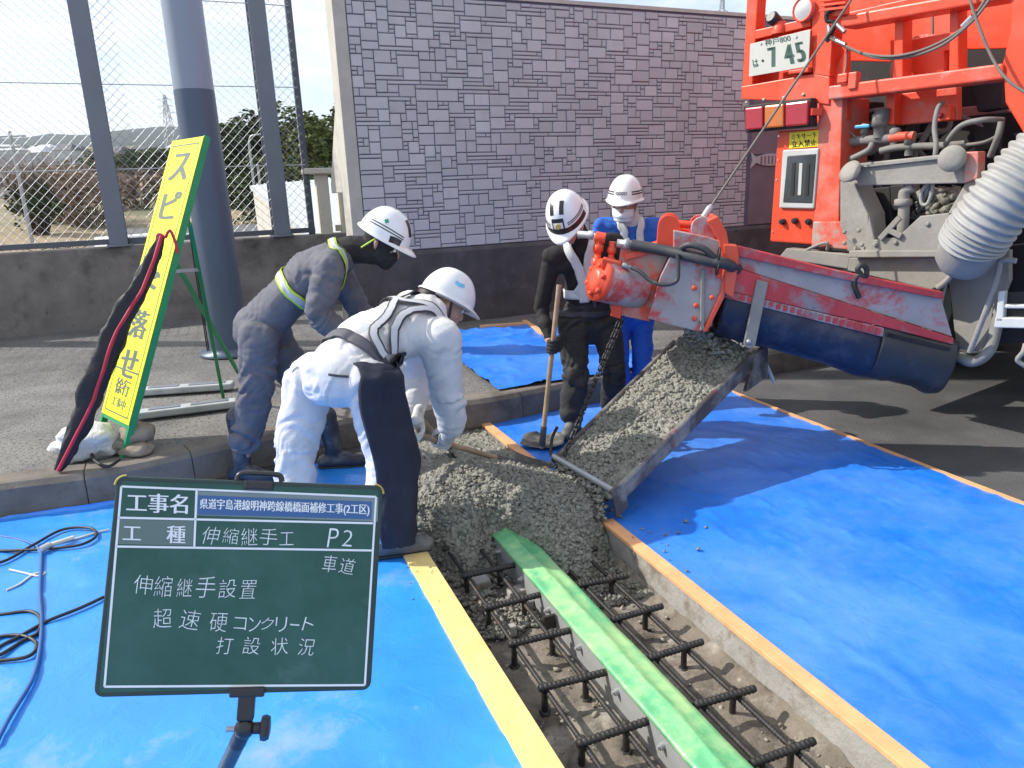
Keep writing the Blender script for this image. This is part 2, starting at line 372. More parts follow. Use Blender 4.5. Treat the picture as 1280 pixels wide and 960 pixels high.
# back: on the pavement by the kerb, folded over the kerb top
c0, c1, c2, c3 = G(560, 408, KH), G(672, 408, KH), G(800, 452, KH), G(612, 488, KH+.005)
c3 = V(-.10, 5.08, KH); c2 = V(1.15, 5.62, KH); c1 = V(.62, 7.55, KH); c0 = V(-.9, 7.3, KH)
mb = MB()
def bf(u, v):
    p = quad(c3, c2, c1, c0)(u, v); q = fbm((p.x*2.3, p.y*2.3, 7)); r = 1-abs(fbm((p.x*1.3, p.y*2+.4*q, 1)))*2
    z = KH + .012 + .012*q + .025*max(0, r)**4 + .10*max(0, 1-(u+(1-v))/.28)**1.5
    return V(p.x, p.y, max(z, KH+.006))
mb.grid(bf, 60, 60); o = mb.build('blue_sheet', M('tarp'), loc=c3); tag(o, 'creased blue tarp on the raised pavement behind the kerb', 'tarp')
for a, b, lab in ((G(600, 409, KH+.03), G(660, 405, KH+.03), 'short weathered timber lying on the far edge of the back tarp'), (G(655, 402, KH+.03), G(680, 418, KH+.02), 'small tilted timber beside the black-clad worker on the back tarp')):
    mb = MB(); mb.bar(a, b, .05, .04); o = mb.build('timber_scrap', M('orange_wood'), bevel=.004, loc=a); tag(o, lab, 'timber')

# ------------------------------------------------------------------ parapet left, with fence
PH = 1.10
mb = MB(); pa = WL0 - WD*5; pb = WL0 + WD*4.6
mb.prism([pa + V(0, 0, 0), pa + WN*-.02 + V(0, 0, PH), pa - WN*.28 + V(0, 0, PH), pa - WN*.30 + V(0, 0, 0)], pb-pa)
par = mb.build('parapet_wall', M('dark_concrete'), bevel=.015, loc=WL0); tag(par, 'low stained concrete parapet under the mesh fence on the left', 'wall')
fence = thing('mesh_fence', WL0 - WN*.12 + V(0, 0, PH), 'tall chain link fence on steel posts along the left parapet', 'fence')
def onf(x, z=PH, y0=300):       # point on the fence line below photo column x
    p = onplane(x, y0, WL0 - WN*.12, WN); return V(p.x, p.y, z)
FH = 3.6
for (x0, x1) in ((137, 160), (343, 363), (-150, -127)):
    a = onf((x0+x1)/2); wd = (onf(x1)-onf(x0)).length
    mb = MB(); t_ = .02; d_ = .22
    mb.box(a + WN*(d_/2) + V(0, 0, FH/2), (wd, t_, FH), (WD, WN, V(0, 0, 1)))
    mb.box(a - WN*(d_/2) + V(0, 0, FH/2), (wd, t_, FH), (WD, WN, V(0, 0, 1)))
    mb.box(a + V(0, 0, FH/2), (.016, d_-t_-.004, FH), (WD, WN, V(0, 0, 1)))
    mb.box(a + V(0, 0, .012), (wd+.06, .32, .02), (WD, WN, V(0, 0, 1)))
    mb.build('fence_post', M('post_grey'), fence)
mb = MB(); a = onf(391); mb.box(a + V(0, 0, FH/2), (.075, .06, FH), (WD, WN, V(0, 0, 1))); mb.build('fence_post', M('fence_dark'), fence)
mb = MB(); mb.bar(WL0 - WN*.12 - WD*4.5 + V(0, 0, PH+.055), onf(395, PH+.055), .07, .06); mb.build('bottom_rail', M('fence_dark'), fence)
mb = MB(); fa = WL0 - WN*.12 - WD*4.5 + V(0, 0, PH); fb = onf(391); Lf = (fb-fa).length; pit = .105
for k in range(int((Lf+FH)/pit)+1):
    for sg in (1, -1):
        # line x - sg*z = c
        c = k*pit - (FH if sg > 0 else 0)
        zs = []
        lo = max(0, -c) if sg > 0 else max(0, c-Lf); hi = min(FH, Lf-c) if sg > 0 else min(FH, c)
        if hi-lo < .02: continue
        xs = (c+lo, c+hi) if sg > 0 else (c-lo, c-hi)
        mb.tube([fa + WD*xs[0] + V(0, 0, lo+.05) + WN*.03, fa + WD*xs[1] + V(0, 0, hi+.05) + WN*.03], .0025, 4, False)
mb.build('chain_link_mesh', M('wire'), fence, kind='stuff')
for z in (.85, 1.75, 2.65):
    mb = MB(); mb.tube([fa + V(0, 0, z) + WN*.036, fb + V(0, 0, z) + WN*.036], .006, 5); mb.build('tension_wire', M('wire'), fence)
# cream gate posts at the end of the parapet
g0 = onf(412, PH-.1)
cp = thing('cream_post', g0, 'cream painted steel post pair with a flat cap between the fence and the stone wall', 'post')
for (x0, x1) in ((402, 416), (428, 441)):
    a = onf((x0+x1)/2, PH-.1); wd = (onf(x1)-onf(x0)).length
    mb = MB(); mb.box(a + V(0, 0, .42), (wd, .18, .84), (WD, WN, V(0, 0, 1))); mb.build('column', M('cream'), cp, bevel=.01)
mb = MB(); a = onf(414, PH+.77); mb.box(a, (.52, .3, .07), (WD, WN, V(0, 0, 1))); mb.build('cap', M('cream'), cp, bevel=.01)
mb = MB(); a = onf(436, PH+.06); mb.box(a - WN*.02, (.3, .06, .08), (WD, WN, V(0, 0, 1))); mb.build('cross_rail', M('cream'), cp)

# ------------------------------------------------------------------ noise barrier of cut stone
SW0 = V(-1.08, 7.8, 0)
def sw(a, z, o=0): return SW0 + WD*a + WN*o + V(0, 0, z)
def swp(x, y): 
    p = onplane(x, y, SW0, WN) - SW0; return p.dot(WD), p.z
SA0 = swp(455, 270)[0]; SA1 = swp(936, 200)[0]; SAE = SA1 + 5
zt = lambda a: 4.25 - .0*a
zb0, zb1 = swp(510, 313), swp(680, 301.5)
SB = (zb0[1]+zb1[1])/2
z930 = swp(930, 31)[1]; z790 = swp(790, 1)[1]
ST = (z930+z790)/2
wall = thing('stone_wall', sw(SA0, 0), 'tall grey noise barrier wall of cut stone blocks behind the workers', 'wall')
mb = MB(); mb.prism([sw(SA0-.25, 0, .06), sw(SA0-.25, SB-.04, .06), sw(SA0-.25, SB, .03), sw(SA0-.25, SB, -.3), sw(SA0-.25, 0, -.3)], WD*(SAE-SA0+.25))
mb.build('wall_base', M('black_concrete'), wall, bevel=.01)
mb = MB(); mb.prism([sw(SA0, SB+.003, -.004), sw(SA0, ST, -.004), sw(SA0, ST, -.26), sw(SA0, SB+.003, -.26)], WD*(SAE-SA0)); mb.build('wall_core', M('wall_joint'), wall)
mb = MB(); mb.prism([sw(SA0-.13, SB+.003, .0), sw(SA0-.13, ST, .0), sw(SA0-.13, ST, -.30), sw(SA0-.13, SB+.003, -.30)], WD*.127); mb.build('end_post', M('pale_concrete'), wall, bevel=.008)
mb = MB(); mb.prism([sw(SA0-.13, 1.60, -.303), sw(SA0-.13, 2.40, -.303), sw(SA0-.13, 1.70, -.85), sw(SA0-.13, 1.60, -.85)], WD*.16); mb.build('buttress', M('pale_concrete'), wall, bevel=.01)
mb = MB(); mb.prism([sw(SA0-.14, ST+.003, .02), sw(SA0-.14, ST+.04, .02), sw(SA0-.14, ST+.04, -.32), sw(SA0-.14, ST+.003, -.32)], WD*(SAE-SA0+.14)); mb.build('wall_cap', M('pale_concrete'), wall)
UW, UH = .057, .0385
nx = int((SA1-SA0)/UW); nz_ = int((ST-SB)/UH); occ = np.zeros((nz_, nx), bool); stones = []
SZ = [((5, 1), 12), ((6, 1), 9), ((4, 1), 8), ((3, 3), 14), ((4, 3), 13), ((3, 2), 5), ((2, 3), 8), ((2, 2), 6), ((1, 1), 4), ((1, 2), 1), ((2, 1), 3)]
for j in range(nz_):
    for i in range(nx):
        if occ[j, i]: continue
        opts = [(q, w_) for q, w_ in SZ if i+q[0] <= nx and j+q[1] <= nz_ and not occ[j:j+q[1], i:i+q[0]].any()]
        if not opts: q = (1, 1)
        else: q = random.choices([o_[0] for o_ in opts], [o_[1] for o_ in opts])[0]
        occ[j:j+q[1], i:i+q[0]] = True; stones.append((i, j, *q))
def stone_geo(mb, i, j, a, b):
    g = .0042; x0, x1 = SA0+i*UW+g, SA0+(i+a)*UW-g; z0, z1 = SB+.004+j*UH+g, SB+.004+(j+b)*UH-g; pr = .007 + .009*random.random(); e = .006
    f = [sw(x0, z0, -.03), sw(x1, z0, -.03), sw(x1, z1, -.03), sw(x0, z1, -.03), sw(x0, z0, pr-e), sw(x1, z0, pr-e), sw(x1, z1, pr-e), sw(x0, z1, pr-e), sw(x0+e, z0+e, pr), sw(x1-e, z0+e, pr), sw(x1-e, z1-e, pr), sw(x0+e, z1-e, pr)]
    mb.add(f, [(k, (k+1) % 4, (k+1) % 4+4, k+4) for k in range(4)] + [(k+4, (k+1) % 4+4, (k+1) % 4+8, k+8) for k in range(4)] + [(8, 9, 10, 11)])
vis = [q for q in stones if not (SB+q[1]*UH > ST)]
def seen(q):
    p = sw(SA0+(q[0]+q[2]/2)*UW, SB+(q[1]+q[3]/2)*UH) - CAM; w_ = p.dot(FW); y_ = 480 - F_PX*p.dot(UP)/w_
    return (q[2]*q[3]/w_**2) if y_ > 4 else 0
vis.sort(key=lambda q: -seen(q))
for q in vis[:300]:
    mb = MB(); stone_geo(mb, *q); mb.build('stone', M('wall_stone'), wall)
mb = MB()
for q in vis[300:]: stone_geo(mb, *q)
mb.build('small_stones', M('wall_stone'), wall, kind='stuff')
# smooth panels right of the stonework, with a fish in relief
mat('panel_stone', (.20, .165, .19), .8, var=.12, scale=5, bump=.002, bscale=50)
for z0, z1 in ((SB+.01, SB+.86), (SB+.875, SB+1.75), (SB+1.765, ST)):
    mb = MB(); mb.prism([sw(SA1+.02, z0, -.03), sw(SA1+.02, z1, -.03), sw(SA1+1.5, z1, -.03), sw(SA1+1.5, z0, -.03)], WN*.04); mb.build('smooth_panel', M('panel_stone'), wall, bevel=.01)
fz = swp(955, 200)
fx, fzz = fz[0]+.12, fz[1]
mb = MB(); body = [(fx-.26+.52*t, fzz + s_*.075*math.sin(math.pi*(.12+.88*t))**.7) for s_, rng in ((1, range(0, 11)), (-1, range(10, -1, -1))) for t in [k/10 for k in rng]]
mb.prism([sw(a, z, .012) for a, z in body], WN*.016)
mb.prism([sw(fx-.25, fzz+.02, .012), sw(fx-.36, fzz+.10, .012), sw(fx-.33, fzz, .012), sw(fx-.36, fzz-.10, .012), sw(fx-.25, fzz-.02, .012)], WN*.014)
mb.build('fish_relief', M('wall_stone'), wall, bevel=.004)
mb = MB()
for k in range(7): mb.prism([sw(fx-.2+k*.06, fzz-.05, .0285), sw(fx-.2+k*.06, fzz+.05, .0285), sw(fx-.18+k*.06, fzz+.05, .0285), sw(fx-.18+k*.06, fzz-.05, .0285)], WN*.004)
mb.build('fish_stripes', M('panel_stone'), wall)

# ------------------------------------------------------------------ round steel pole
pb_ = V(-2.62, 6.78, KH)
pole = thing('lamp_pole', pb_, 'thick blue-grey round steel pole rising out of the picture behind the yellow sign', 'pole')
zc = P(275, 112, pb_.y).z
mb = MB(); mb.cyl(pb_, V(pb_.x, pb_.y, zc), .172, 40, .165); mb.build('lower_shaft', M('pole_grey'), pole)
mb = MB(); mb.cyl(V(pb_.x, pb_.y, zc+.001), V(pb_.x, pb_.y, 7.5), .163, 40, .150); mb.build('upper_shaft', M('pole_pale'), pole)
mb = MB(); mb.lathe(pb_, (0, 0, 1), [(.27, 0), (.27, .025), (.18, .03), (.176, .06)], 32); mb.build('base_plate', M('pole_grey'), pole)
mb = MB()
for q in (-.2, -.185): mb.tube(bez([pb_ + V(q, -.03, 0), pb_ + V(q+.005, -.05, .7), pb_ + V(q, -.04, 1.45)]), .006, 6)
mb.build('ground_cable', M('black_rubber'), pole)
# ================================================================== THE EXPANSION JOINT
ej = thing('expansion_joint', JT(1.5, 1.16, ZF), 'steel expansion joint beam covered with green tape running along the trench', 'steel beam')
B0, B1 = 1.085, 1.236
def beam_f(u, v):
    pr = [(B0, -.13), (B0, -.004), (B0+.004, 0), (B0+.055, .006), (B0+.075, .012), (B0+.118, .004), (B1-.01, -.004), (B1, -.02), (B1+.004, -.13)]
    return pr
mb = MB(); mb.hexa([JT(-1.9, B0, ZF-.02), JT(-1.9, B0+.009, ZF-.02), JT(4.6, B0+.009, ZF-.02), JT(4.6, B0, ZF-.02), JT(-1.9, B0, -.004), JT(-1.9, B0+.009, -.004), JT(4.6, B0+.009, -.004), JT(4.6, B0, -.004)])
mb.build('web_plate', M('beam_steel'), ej)
mb = MB(); mb.hexa([JT(-1.9, B1-.012, ZF-.02), JT(-1.9, B1-.003, ZF-.02), JT(4.6, B1-.003, ZF-.02), JT(4.6, B1-.012, ZF-.02), JT(-1.9, B1-.012, -.01), JT(-1.9, B1-.003, -.01), JT(4.6, B1-.003, -.01), JT(4.6, B1-.012, -.01)])
mb.build('web_plate', M('beam_steel'), ej)
mb = MB(); prf = [(B0-.003, -.012), (B0-.002, .001), (B0+.035, .004), (B0+.062, .014), (B0+.072, .015), (B0+.10, .005), (B1-.004, .001), (B1+.002, -.012), (B1+.004, -.085)]
def gf(u, v):
    s = -1.9 + 5.2*v; k = u*(len(prf)-1); i = min(int(k), len(prf)-2); f = k-i; t = prf[i][0]*(1-f)+prf[i+1][0]*f; z = prf[i][1]*(1-f)+prf[i+1][1]*f
    return JT(s, t + (.003*fbm((s*4, u*3, 2)) if u > .1 else 0), z + .0035*fbm((s*6, u*6, 8)) + .002*fbm((s*25, u*9, 3)))
mb.grid(gf, 24, 260); mb.build('green_tape', M('green_tape'), ej, solid=.0015)
for k in range(9):
    s = 1.05 + k*.275
    for z, r in ((-.05, .012),):
        mb = MB(); c = JT(s, B0, z); mb.cyl(c, c - TD*.014, r, 6); mb.cyl(c - TD*.0141, c - TD*.024, r*.55, 8); mb.build('bolt', M('beam_steel'), ej)
mb = MB(); c = JT(2.36, 1.055, -.06); mb.box(c, (.05, .012, .06), (TD, JD, V(0, 0, 1))); mb.box(c + TD*.0 + JD*.02, (.05, .03, .012), (TD, JD, V(0, 0, 1))); mb.build('angle_bracket', M('rebar'), ej)
# reinforcement, one tied cage on each side
def ribbed(mb, a, b, r, pitch, seg=8, h=.14):
    a = Vector(a); b = Vector(b); L_ = (b-a).length; n_ = int(L_/pitch); ps = []; rs = []
    for k in range(n_+1):
        for f, q in ((0, 1), (.35, 1), (.45, 1+h), (.85, 1+h)):
            t = (k+f)*pitch
            if t < L_: ps.append(a.lerp(b, t/L_)); rs.append(r*q)
    mb.tube(ps, rs, seg)
def cage(label, ta, tb, longs, ss, studs):
    c = thing('rebar_cage', JT(2, (ta+tb)/2, ZF), label, 'rebar', 'reinforcing cages in the trench')
    for t in longs:
        mb = MB(); ribbed(mb, JT(-1.6, t + .006, -.055), JT(3.6, t - .004, -.05), .0088, .013, 6, .14); mb.build('long_bar', M('rebar'), c)
    for s in ss:
        j = random.uniform(-.008, .008); mb = MB(); ribbed(mb, JT(s+j, ta, -.034), JT(s-j-.012, tb, -.03), .0120, .016); mb.build('cross_bar', M('rebar'), c)
        for t in studs:
            mb = MB(); b = JT(s + .012, t, ZF-.02); mb.cyl(b, b + V(0, 0, .115), .0115, 8); mb.lathe(b + V(0, 0, .112), (0, 0, 1), [(.016, 0), (.016, .012), (.008, .02)], 8); mb.lathe(b + V(0, 0, .012), (0, 0, 1), [(.024, 0), (.024, .006), (.018, .012)], 6); mb.build('anchor_stud', M('rebar'), c)
    return c
cage('dark tied reinforcing bars in the trench left of the green beam', .838, 1.108, (.868, 1.012), [.62, .89, 1.16, 1.435, 1.70, 1.975, 2.25, 2.525, 2.805, 3.08], (.862, 1.02))
cage('dark tied reinforcing bars in the trench right of the green beam', 1.262, 1.492, (1.30, 1.43), [.60, .87, 1.145, 1.42, 1.69, 1.97, 2.235, 2.51, 2.78], (1.425,))
# rubble on the trench floor
def ico(sub):
    bm = bmesh.new(); bmesh.ops.create_icosphere(bm, subdivisions=sub, radius=1); v = np.array([q.co[:] for q in bm.verts]); f = np.array([[w_.index for w_ in q.verts] for q in bm.faces]); bm.free(); return v, f
IV, IF = ico(2); IV1, IF1 = ico(1)
def lumpy(seed, iv, amp=.32, fr=1.6):
    return np.array([Vector(p)*(1 + amp*fbm((p[0]*fr+seed*7.1, p[1]*fr, p[2]*fr), 3)*1.6) for p in iv])
LUMP2 = [lumpy(k, IV) for k in range(10)]; LUMP1 = [lumpy(k+20, IV1, .62, 2.3) for k in range(14)]; LUMP2 = [lumpy(k+50, IV, .5, 2.2) for k in range(10)]
def lumps(name, pts, rads, m, lum, fi, parent=None, squash=.8, kind='stuff'):
    nv, nf = len(lum[0]), len(fi); n_ = len(pts); A = np.empty((n_*nv, 3)); Fa = np.empty((n_*nf, 3), np.int64)
    for k in range(n_):
        q = RNG.normal(size=(3, 3)); Q, _ = np.linalg.qr(q); sc = 1 + RNG.uniform(-.25, .25, 3)
        A[k*nv:(k+1)*nv] = (lum[RNG.integers(len(lum))]*sc) @ Q.T * rads[k] * np.array([1, 1, squash]) + pts[k]; Fa[k*nf:(k+1)*nf] = fi + k*nv
    me = bpy.data.meshes.new(name); me.vertices.add(n_*nv); me.vertices.foreach_set('co', A.ravel()); me.loops.add(Fa.size); me.loops.foreach_set('vertex_index', Fa.ravel())
    me.polygons.add(len(Fa)); me.polygons.foreach_set('loop_start', np.arange(0, Fa.size, 3)); me.polygons.foreach_set('loop_total', np.full(len(Fa), 3)); me.polygons.foreach_set('use_smooth', np.ones(len(Fa), bool)); me.update(calc_edges=True); me.materials.append(m)
    o = bpy.data.objects.new(name, me); link(o)
    if parent:
        o.parent = parent; o.location = -base_of(parent)
    return tag(o, kind=kind)
mat('rubble', (.30, .27, .22), .95, var=.5, scale=8)
pts = []; rs = []
for k in range(800):
    s, t = random.uniform(.3, 3.2), random.uniform(T0, T1)
    if B0-.02 < t < B1+.02: continue
    r = .003 + .010*random.random()**4; pts.append(JT(s, t, ZF + r*.5)); rs.append(r)
lumps('rubble', np.array([tuple(p) for p in pts]), rs, M('rubble'), LUMP1, IF1)
for k, (s, t, a, b) in enumerate(((2.86, .94, .06, .045), (2.70, 1.05, .035, .05), (2.60, 1.06, .03, .03), (2.45, .93, .02, .02))):
    mb = MB(); mb.box(JT(s, t, ZF+.02), (b*1.6, a*1.6, .05), (TD, JD, V(0, 0, 1))); o = mb.build('mortar_spacer', M('trench_side'), bevel=.006, loc=JT(s, t, ZF))
    tag(o, ['large pale mortar spacer under the left bars beside the fresh concrete', 'pale mortar spacer close to the green beam by the concrete', 'small pale mortar spacer against the green beam web', 'tiny pale mortar chip between the left bars'][k], 'spacer')

# ------------------------------------------------------------------ fresh concrete in the trench
def sstep(a, b, x): x = min(1, max(0, (x-a)/(b-a))); return x*x*(3-2*x)
def pile_h(s, t):
    sf = 2.92 - .36*sstep(1.15, 1.3, t) + .20*sstep(1.40, 1.58, t) + .12*sstep(.95, .75, t) + .05*fbm((t*6, 1, 1))
    e = sstep(sf-.02, sf+.26, s)
    m1 = .20*math.exp(-((s-3.42)/.36)**2 - ((t-1.12)/.34)**2) + .13*math.exp(-((s-3.12)/.30)**2 - ((t-1.45)/.24)**2) + .05*math.exp(-((s-3.3)/.25)**2-((t-.85)/.15)**2)
    top = .005 + m1 + .012*fbm((s*4, t*4, 3)) + .008*fbm((s*11, t*11, 5))
    top += -.02*sstep(3.9, 4.3, s)
    top = top*1 - .06*(1-sstep(0, .05, min(t-T0, T1+.03-t)))*sstep(2.9, 3.0, s)*0
    return (ZF-.03)*(1-e) + top*e
mb = MB()
def pf(u, v):
    s = 2.4 + 2.26*v; t = T0 + .003 + (T1+.02-T0)*u
    if s < 2.95 or s > 3.3: t = min(t, T1-.004)
    z = pile_h(s, t); f = .5 + .5*sstep(4.3, 3.6, s)
    z += (.022*abs(fbm((s*26, t*26, 1), 4)) + .010*fbm((s*70, t*70, 2), 3))*f*1.3
    return JT(s, t, z)
mb.grid(pf, 190, 460); pile = mb.build('fresh_concrete', M('fresh_concrete'), loc=JT(3.4, 1.15)); tag(pile, 'heap of wet grey concrete filling the trench below the chute', 'concrete', kind='stuff')
pts = []; rs = []
while len(pts) < 8500:
    s = 2.45 + 2.15*random.random()**1.5; t = random.uniform(T0+.01, T1+.03)
    z = pile_h(s, t)
    if z < ZF+.015 and random.random() > .25: continue
    if s > 3.7 and random.random() < .9: continue
    if t > T1-.01 and not (2.95 < s < 3.3): continue
    r = .005 + .011*random.random()**2
    if s > 3.75: r *= .55
    z = max(z, ZF+.005); pts.append(JT(s, t, z + .010 + r*random.uniform(-1.0, .35))); rs.append(r)
lumps('concrete_lumps', np.array([tuple(p) for p in pts]), rs, M('fresh_concrete'), LUMP1, IF1, pile)

pts = []; rs = []
for k in range(80):      # crumbs thrown onto the sheets and boards
    s = random.gauss(3.15, .45); t = T1 + .02 + abs(random.gauss(0, .22)) if random.random() < .7 else T0 - .02 - abs(random.gauss(0, .12)); r = .003 + .009*random.random()**3; p = JT(s, t, .024 if (t < 1.66 and t > .62) else .012); pts.append(p + V(0, 0, r*.4)); rs.append(r)
lumps('concrete_crumbs', np.array([tuple(p) for p in pts]), rs, M('fresh_concrete'), LUMP1, IF1)
# ================================================================== FOREGROUND
def plane_text(mb, body, f, cx, cy, w_, h_, bold=0, ext=.0012, rot=0, shear=0):
    if bold > 0:        # heavier strokes: the same flat lettering laid twice, a hair apart
        d = bold*h_*1.1; c_, s_ = math.cos(rot), math.sin(rot)
        for k in (-1, 0, 1): plane_text(mb, body, f, cx + k*d*c_, cy + k*d*s_, w_ - 2*d, h_, 0, ext + .00012*k, rot, shear)
        return
    """lettering fitted to a w_ x h_ box centred on cx,cy of the flat surface f(x, y, height)"""
    cu = bpy.data.curves.new('t', 'FONT'); cu.body = body; cu.size = 1; cu.offset = bold; cu.resolution_u = 3; cu.shear = shear
    ob = bpy.data.objects.new('t', cu); link(ob); dg = bpy.context.evaluated_depsgraph_get(); ev = ob.evaluated_get(dg); me = ev.to_mesh()
    co = [(q.co.x, q.co.y) for q in me.vertices]; fs = [tuple(p.vertices) for p in me.polygons]; ev.to_mesh_clear(); bpy.data.objects.remove(ob); bpy.data.curves.remove(cu)
    if not co: return
    x0, x1 = min(c[0] for c in co), max(c[0] for c in co); y0, y1 = min(c[1] for c in co), max(c[1] for c in co); c_, s_ = math.cos(rot), math.sin(rot); vs = []
    for x, y in co:
        a = ((x-x0)/max(1e-6, x1-x0)-.5)*w_; b = (.5-(y-y0)/max(1e-6, y1-y0))*h_
        vs.append(f(cx + a*c_ - b*s_, cy + a*s_ + b*c_, ext))
    mb.add(vs, fs)
# ------------------------------------------------------------------ the site blackboard
def DP(x, y, d): return CAM + ray(x, y)/F_PX*d
bTL, bTR, bBL = DP(146, 595, 1.53), DP(479, 607, 1.655), DP(121, 872, 1.475)
bx = (bTR-bTL); bW = bx.length; bx.normalize(); by = (bTL-bBL); by = (by - bx*by.dot(bx)); bH = by.length; by.normalize(); bn = bx.cross(by)     # bn faces the camera
if bn.dot(CAM-bTL) < 0: bn = -bn
bC = bTL + bx*bW/2 - by*bH/2
def onb(x, y, h=0): return onplane(x, y, bTL, bn) + bn*h
def bq(u, v, h=0): return bTL + bx*(u*bW) - by*(v*bH) + bn*h
mat('pole_metal', (.12, .13, .13), .3, metal=.7, var=.1); mat('board_green', (.012, .085, .062), .42, var=.14, scale=4, second=(.035, .12, .095), mask=(.45, .75), mscale=4, third=(.09, .17, .145), tmask=(.58, .85), tscale=9); mat('board_edge', (.02, .045, .042), .4, var=.2); mat('board_patch', (.13, .19, .17), .45, var=.08); mat('sticker_blue', (.035, .12, .30), .35, var=.06); mat('sticker_clear', (.20, .26, .25), .25, var=.05); mat('chalk', (.72, .78, .76), .9, var=.2, scale=60); mat('board_corner', (.50, .36, .08), .6)
foot = V(bC.x, bC.y+.02, 0)
bs = thing('blackboard_stand', foot, 'dark green construction blackboard with white writing on a black tripod stand', 'blackboard')
def rrect(u0, v0, u1, v1, r, h, n_=6):
    ps = []
    for (cx, cy, a0) in ((u1-r/bW, v0+r/bH, -90), (u1-r/bW, v1-r/bH, 0), (u0+r/bW, v1-r/bH, 90), (u0+r/bW, v0+r/bH, 180)):
        for k in range(n_+1):
            a = rad(a0+90*k/n_); ps.append(bq(cx + math.cos(a)*r/bW, cy + math.sin(a)*r/bH, h))
    return ps
mb = MB(); mb.prism(rrect(0, 0, 1, 1, .018, 0), bn*-.014); board = mb.build('board_frame', M('board_edge'), bs, bevel=.003)
for (a, b) in ((0, 0), (1, 0)):
    mb = MB(); c = [k for k in rrect(-.003, -.004, 1.003, 1.004, .02, .0005, 8)]; seq = c[27:36] if a == 0 else c[0:9]
    mb.tube(seq, .0022, 6); mb.build('corner_trim', M('board_corner'), board)
mb = MB(); mb.prism(rrect(.018, .022, .982, .978, .008, .0006), bn*.0008); mb.build('writing_panel', M('board_green'), bs)
def lineb(mb, x0, y0, x1, y1, wd=2.6, h=.0022):
    a, b = onb(x0, y0, h), onb(x1, y1, h); d = (b-a).normalized(); q = bn.cross(d)*(wd/924*1.55/2); mb.add([a-q, b-q, b+q, a+q], [(0, 1, 2, 3)])
mb = MB()
for l in ((152, 608, 470, 621), (470, 621, 456, 856), (456, 856, 131, 858), (131, 858, 152, 608), (148, 647, 466, 654), (146, 683, 465, 688), (246, 612, 243, 684)): lineb(mb, *l)
mb.build('ruled_lines', M('white_line'), bs)
mb = MB(); mb.add([onb(149, 649, .0017), onb(242, 651, .0017), onb(241, 682, .0017), onb(147, 680, .0017)], [(0, 3, 2, 1)]); mb.build('label_patch', M('board_patch'), bs)
mb = MB(); mb.add([onb(247, 614, .0018), onb(473, 622, .0018), onb(472, 652, .0018), onb(246, 644, .0018)], [(0, 3, 2, 1)]); mb.build('clear_film', M('sticker_clear'), bs)
mb = MB(); mb.add([onb(248, 619, .0024), onb(465, 627, .0024), onb(464, 649, .0024), onb(247, 643, .0024)], [(0, 3, 2, 1)]); mb.build('title_label', M('sticker_blue'), bs)
tilt = math.atan2(12, 330); mb = MB()
for q in (('工事名', onb, 197, 629, 77, 24, .028, .003, tilt), ('工', onb, 165.5, 666.5, 23, 17, .03, .003, tilt), ('種', onb, 220.5, 668, 24, 22, .026, .003, tilt), ('県道宇島港線明神跨線橋橋面補修工事(2工区)', onb, 356, 634, 212, 15, .022, .0032, tilt*.95)):
    mb = MB(); plane_text(mb, *q); mb.build('printed_lettering', M('white_line'), bs)
mb = MB(); rj = random.Random(5)
def hand(s_, x0, y0, x1, y1, h):
    n_ = len(s_)
    for i, ch in enumerate(s_):
        t = (i+.5)/n_; w_ = math.hypot(x1-x0, y1-y0)/n_
        if ch == ' ': continue
        hh = h*rj.uniform(.9, 1.08); ww = min(w_*.9, hh)*rj.uniform(.92, 1.05)
        if ch == 'ー': hh = 2; ww *= .8
        if ch in 'P2': ww = hh*.62
        if ch == '工': hh *= .72; ww = hh*1.1
        plane_text(mb, ch, onb, x0+(x1-x0)*t + rj.uniform(-1, 1), y0+(y1-y0)*t + rj.uniform(-1, 1), ww, hh, -.012, .0028, math.atan2(y1-y0, x1-x0) + rj.uniform(-.10, .08), .10 + rj.uniform(-.08, .12))
for q in (('伸縮継手工', 252, 668, 371, 673, 22), ('P2', 408, 671, 442, 672, 22), ('車道', 402, 704, 445, 709, 22), ('伸縮継手設置', 166, 731, 323, 736, 25), ('超速硬', 186, 772, 291, 778, 24), ('コンクリート', 293, 779, 394, 780, 17), ('打設状況', 264, 806, 400, 808, 22)):
    mb = MB(); hand(*q); mb.build('chalk_writing', M('chalk'), bs)
mb = MB()   # carrying handle on the top edge
h0, h1 = bq(.43, 0, -.007), bq(.60, 0, -.007); mb.tube(bez([h0, h0 + by*.012 + bx*.004, h0 + by*.016 + bx*.02, h1 + by*.016 - bx*.02, h1 + by*.012 - bx*.004, h1], 5), .006, 8); mb.build('handle', M('black_plastic'), bs)
mb = MB(); mb.box(bq(.515, .02, .001), (.06, .02, .018), (bx, by, bn)); mb.build('top_clip', M('black_plastic'), bs, bevel=.004)
mb = MB(); cc = bq(.535, .99, -.004); mb.box(cc, (.07, .02, .03), (bx, by, bn)); mb.box(cc - by*.03, (.034, .055, .026), (bx, by, bn)); mb.build('bottom_clamp', M('black_plastic'), bs, bevel=.004)
pj = cc - by*.075; pt = P(283, 958, pj.y+.02); pd = (pt-pj).normalized()
if pd.z > -.5: pd = V(pd.x*.4, 0, -1).normalized()
pend = pj + pd*((pj.z-.13)/-pd.z)
mb = MB(); mb.cyl(pj - pd*.01, pj + pd*.05, .017, 14); mb.sphere(pj, .021); mb.build('swivel_joint', M('black_plastic'), bs)
mb = MB(); mb.cyl(pj + pd*.02, pend, .0165, 16); mb.build('stand_pole', M('pole_metal'), bs)
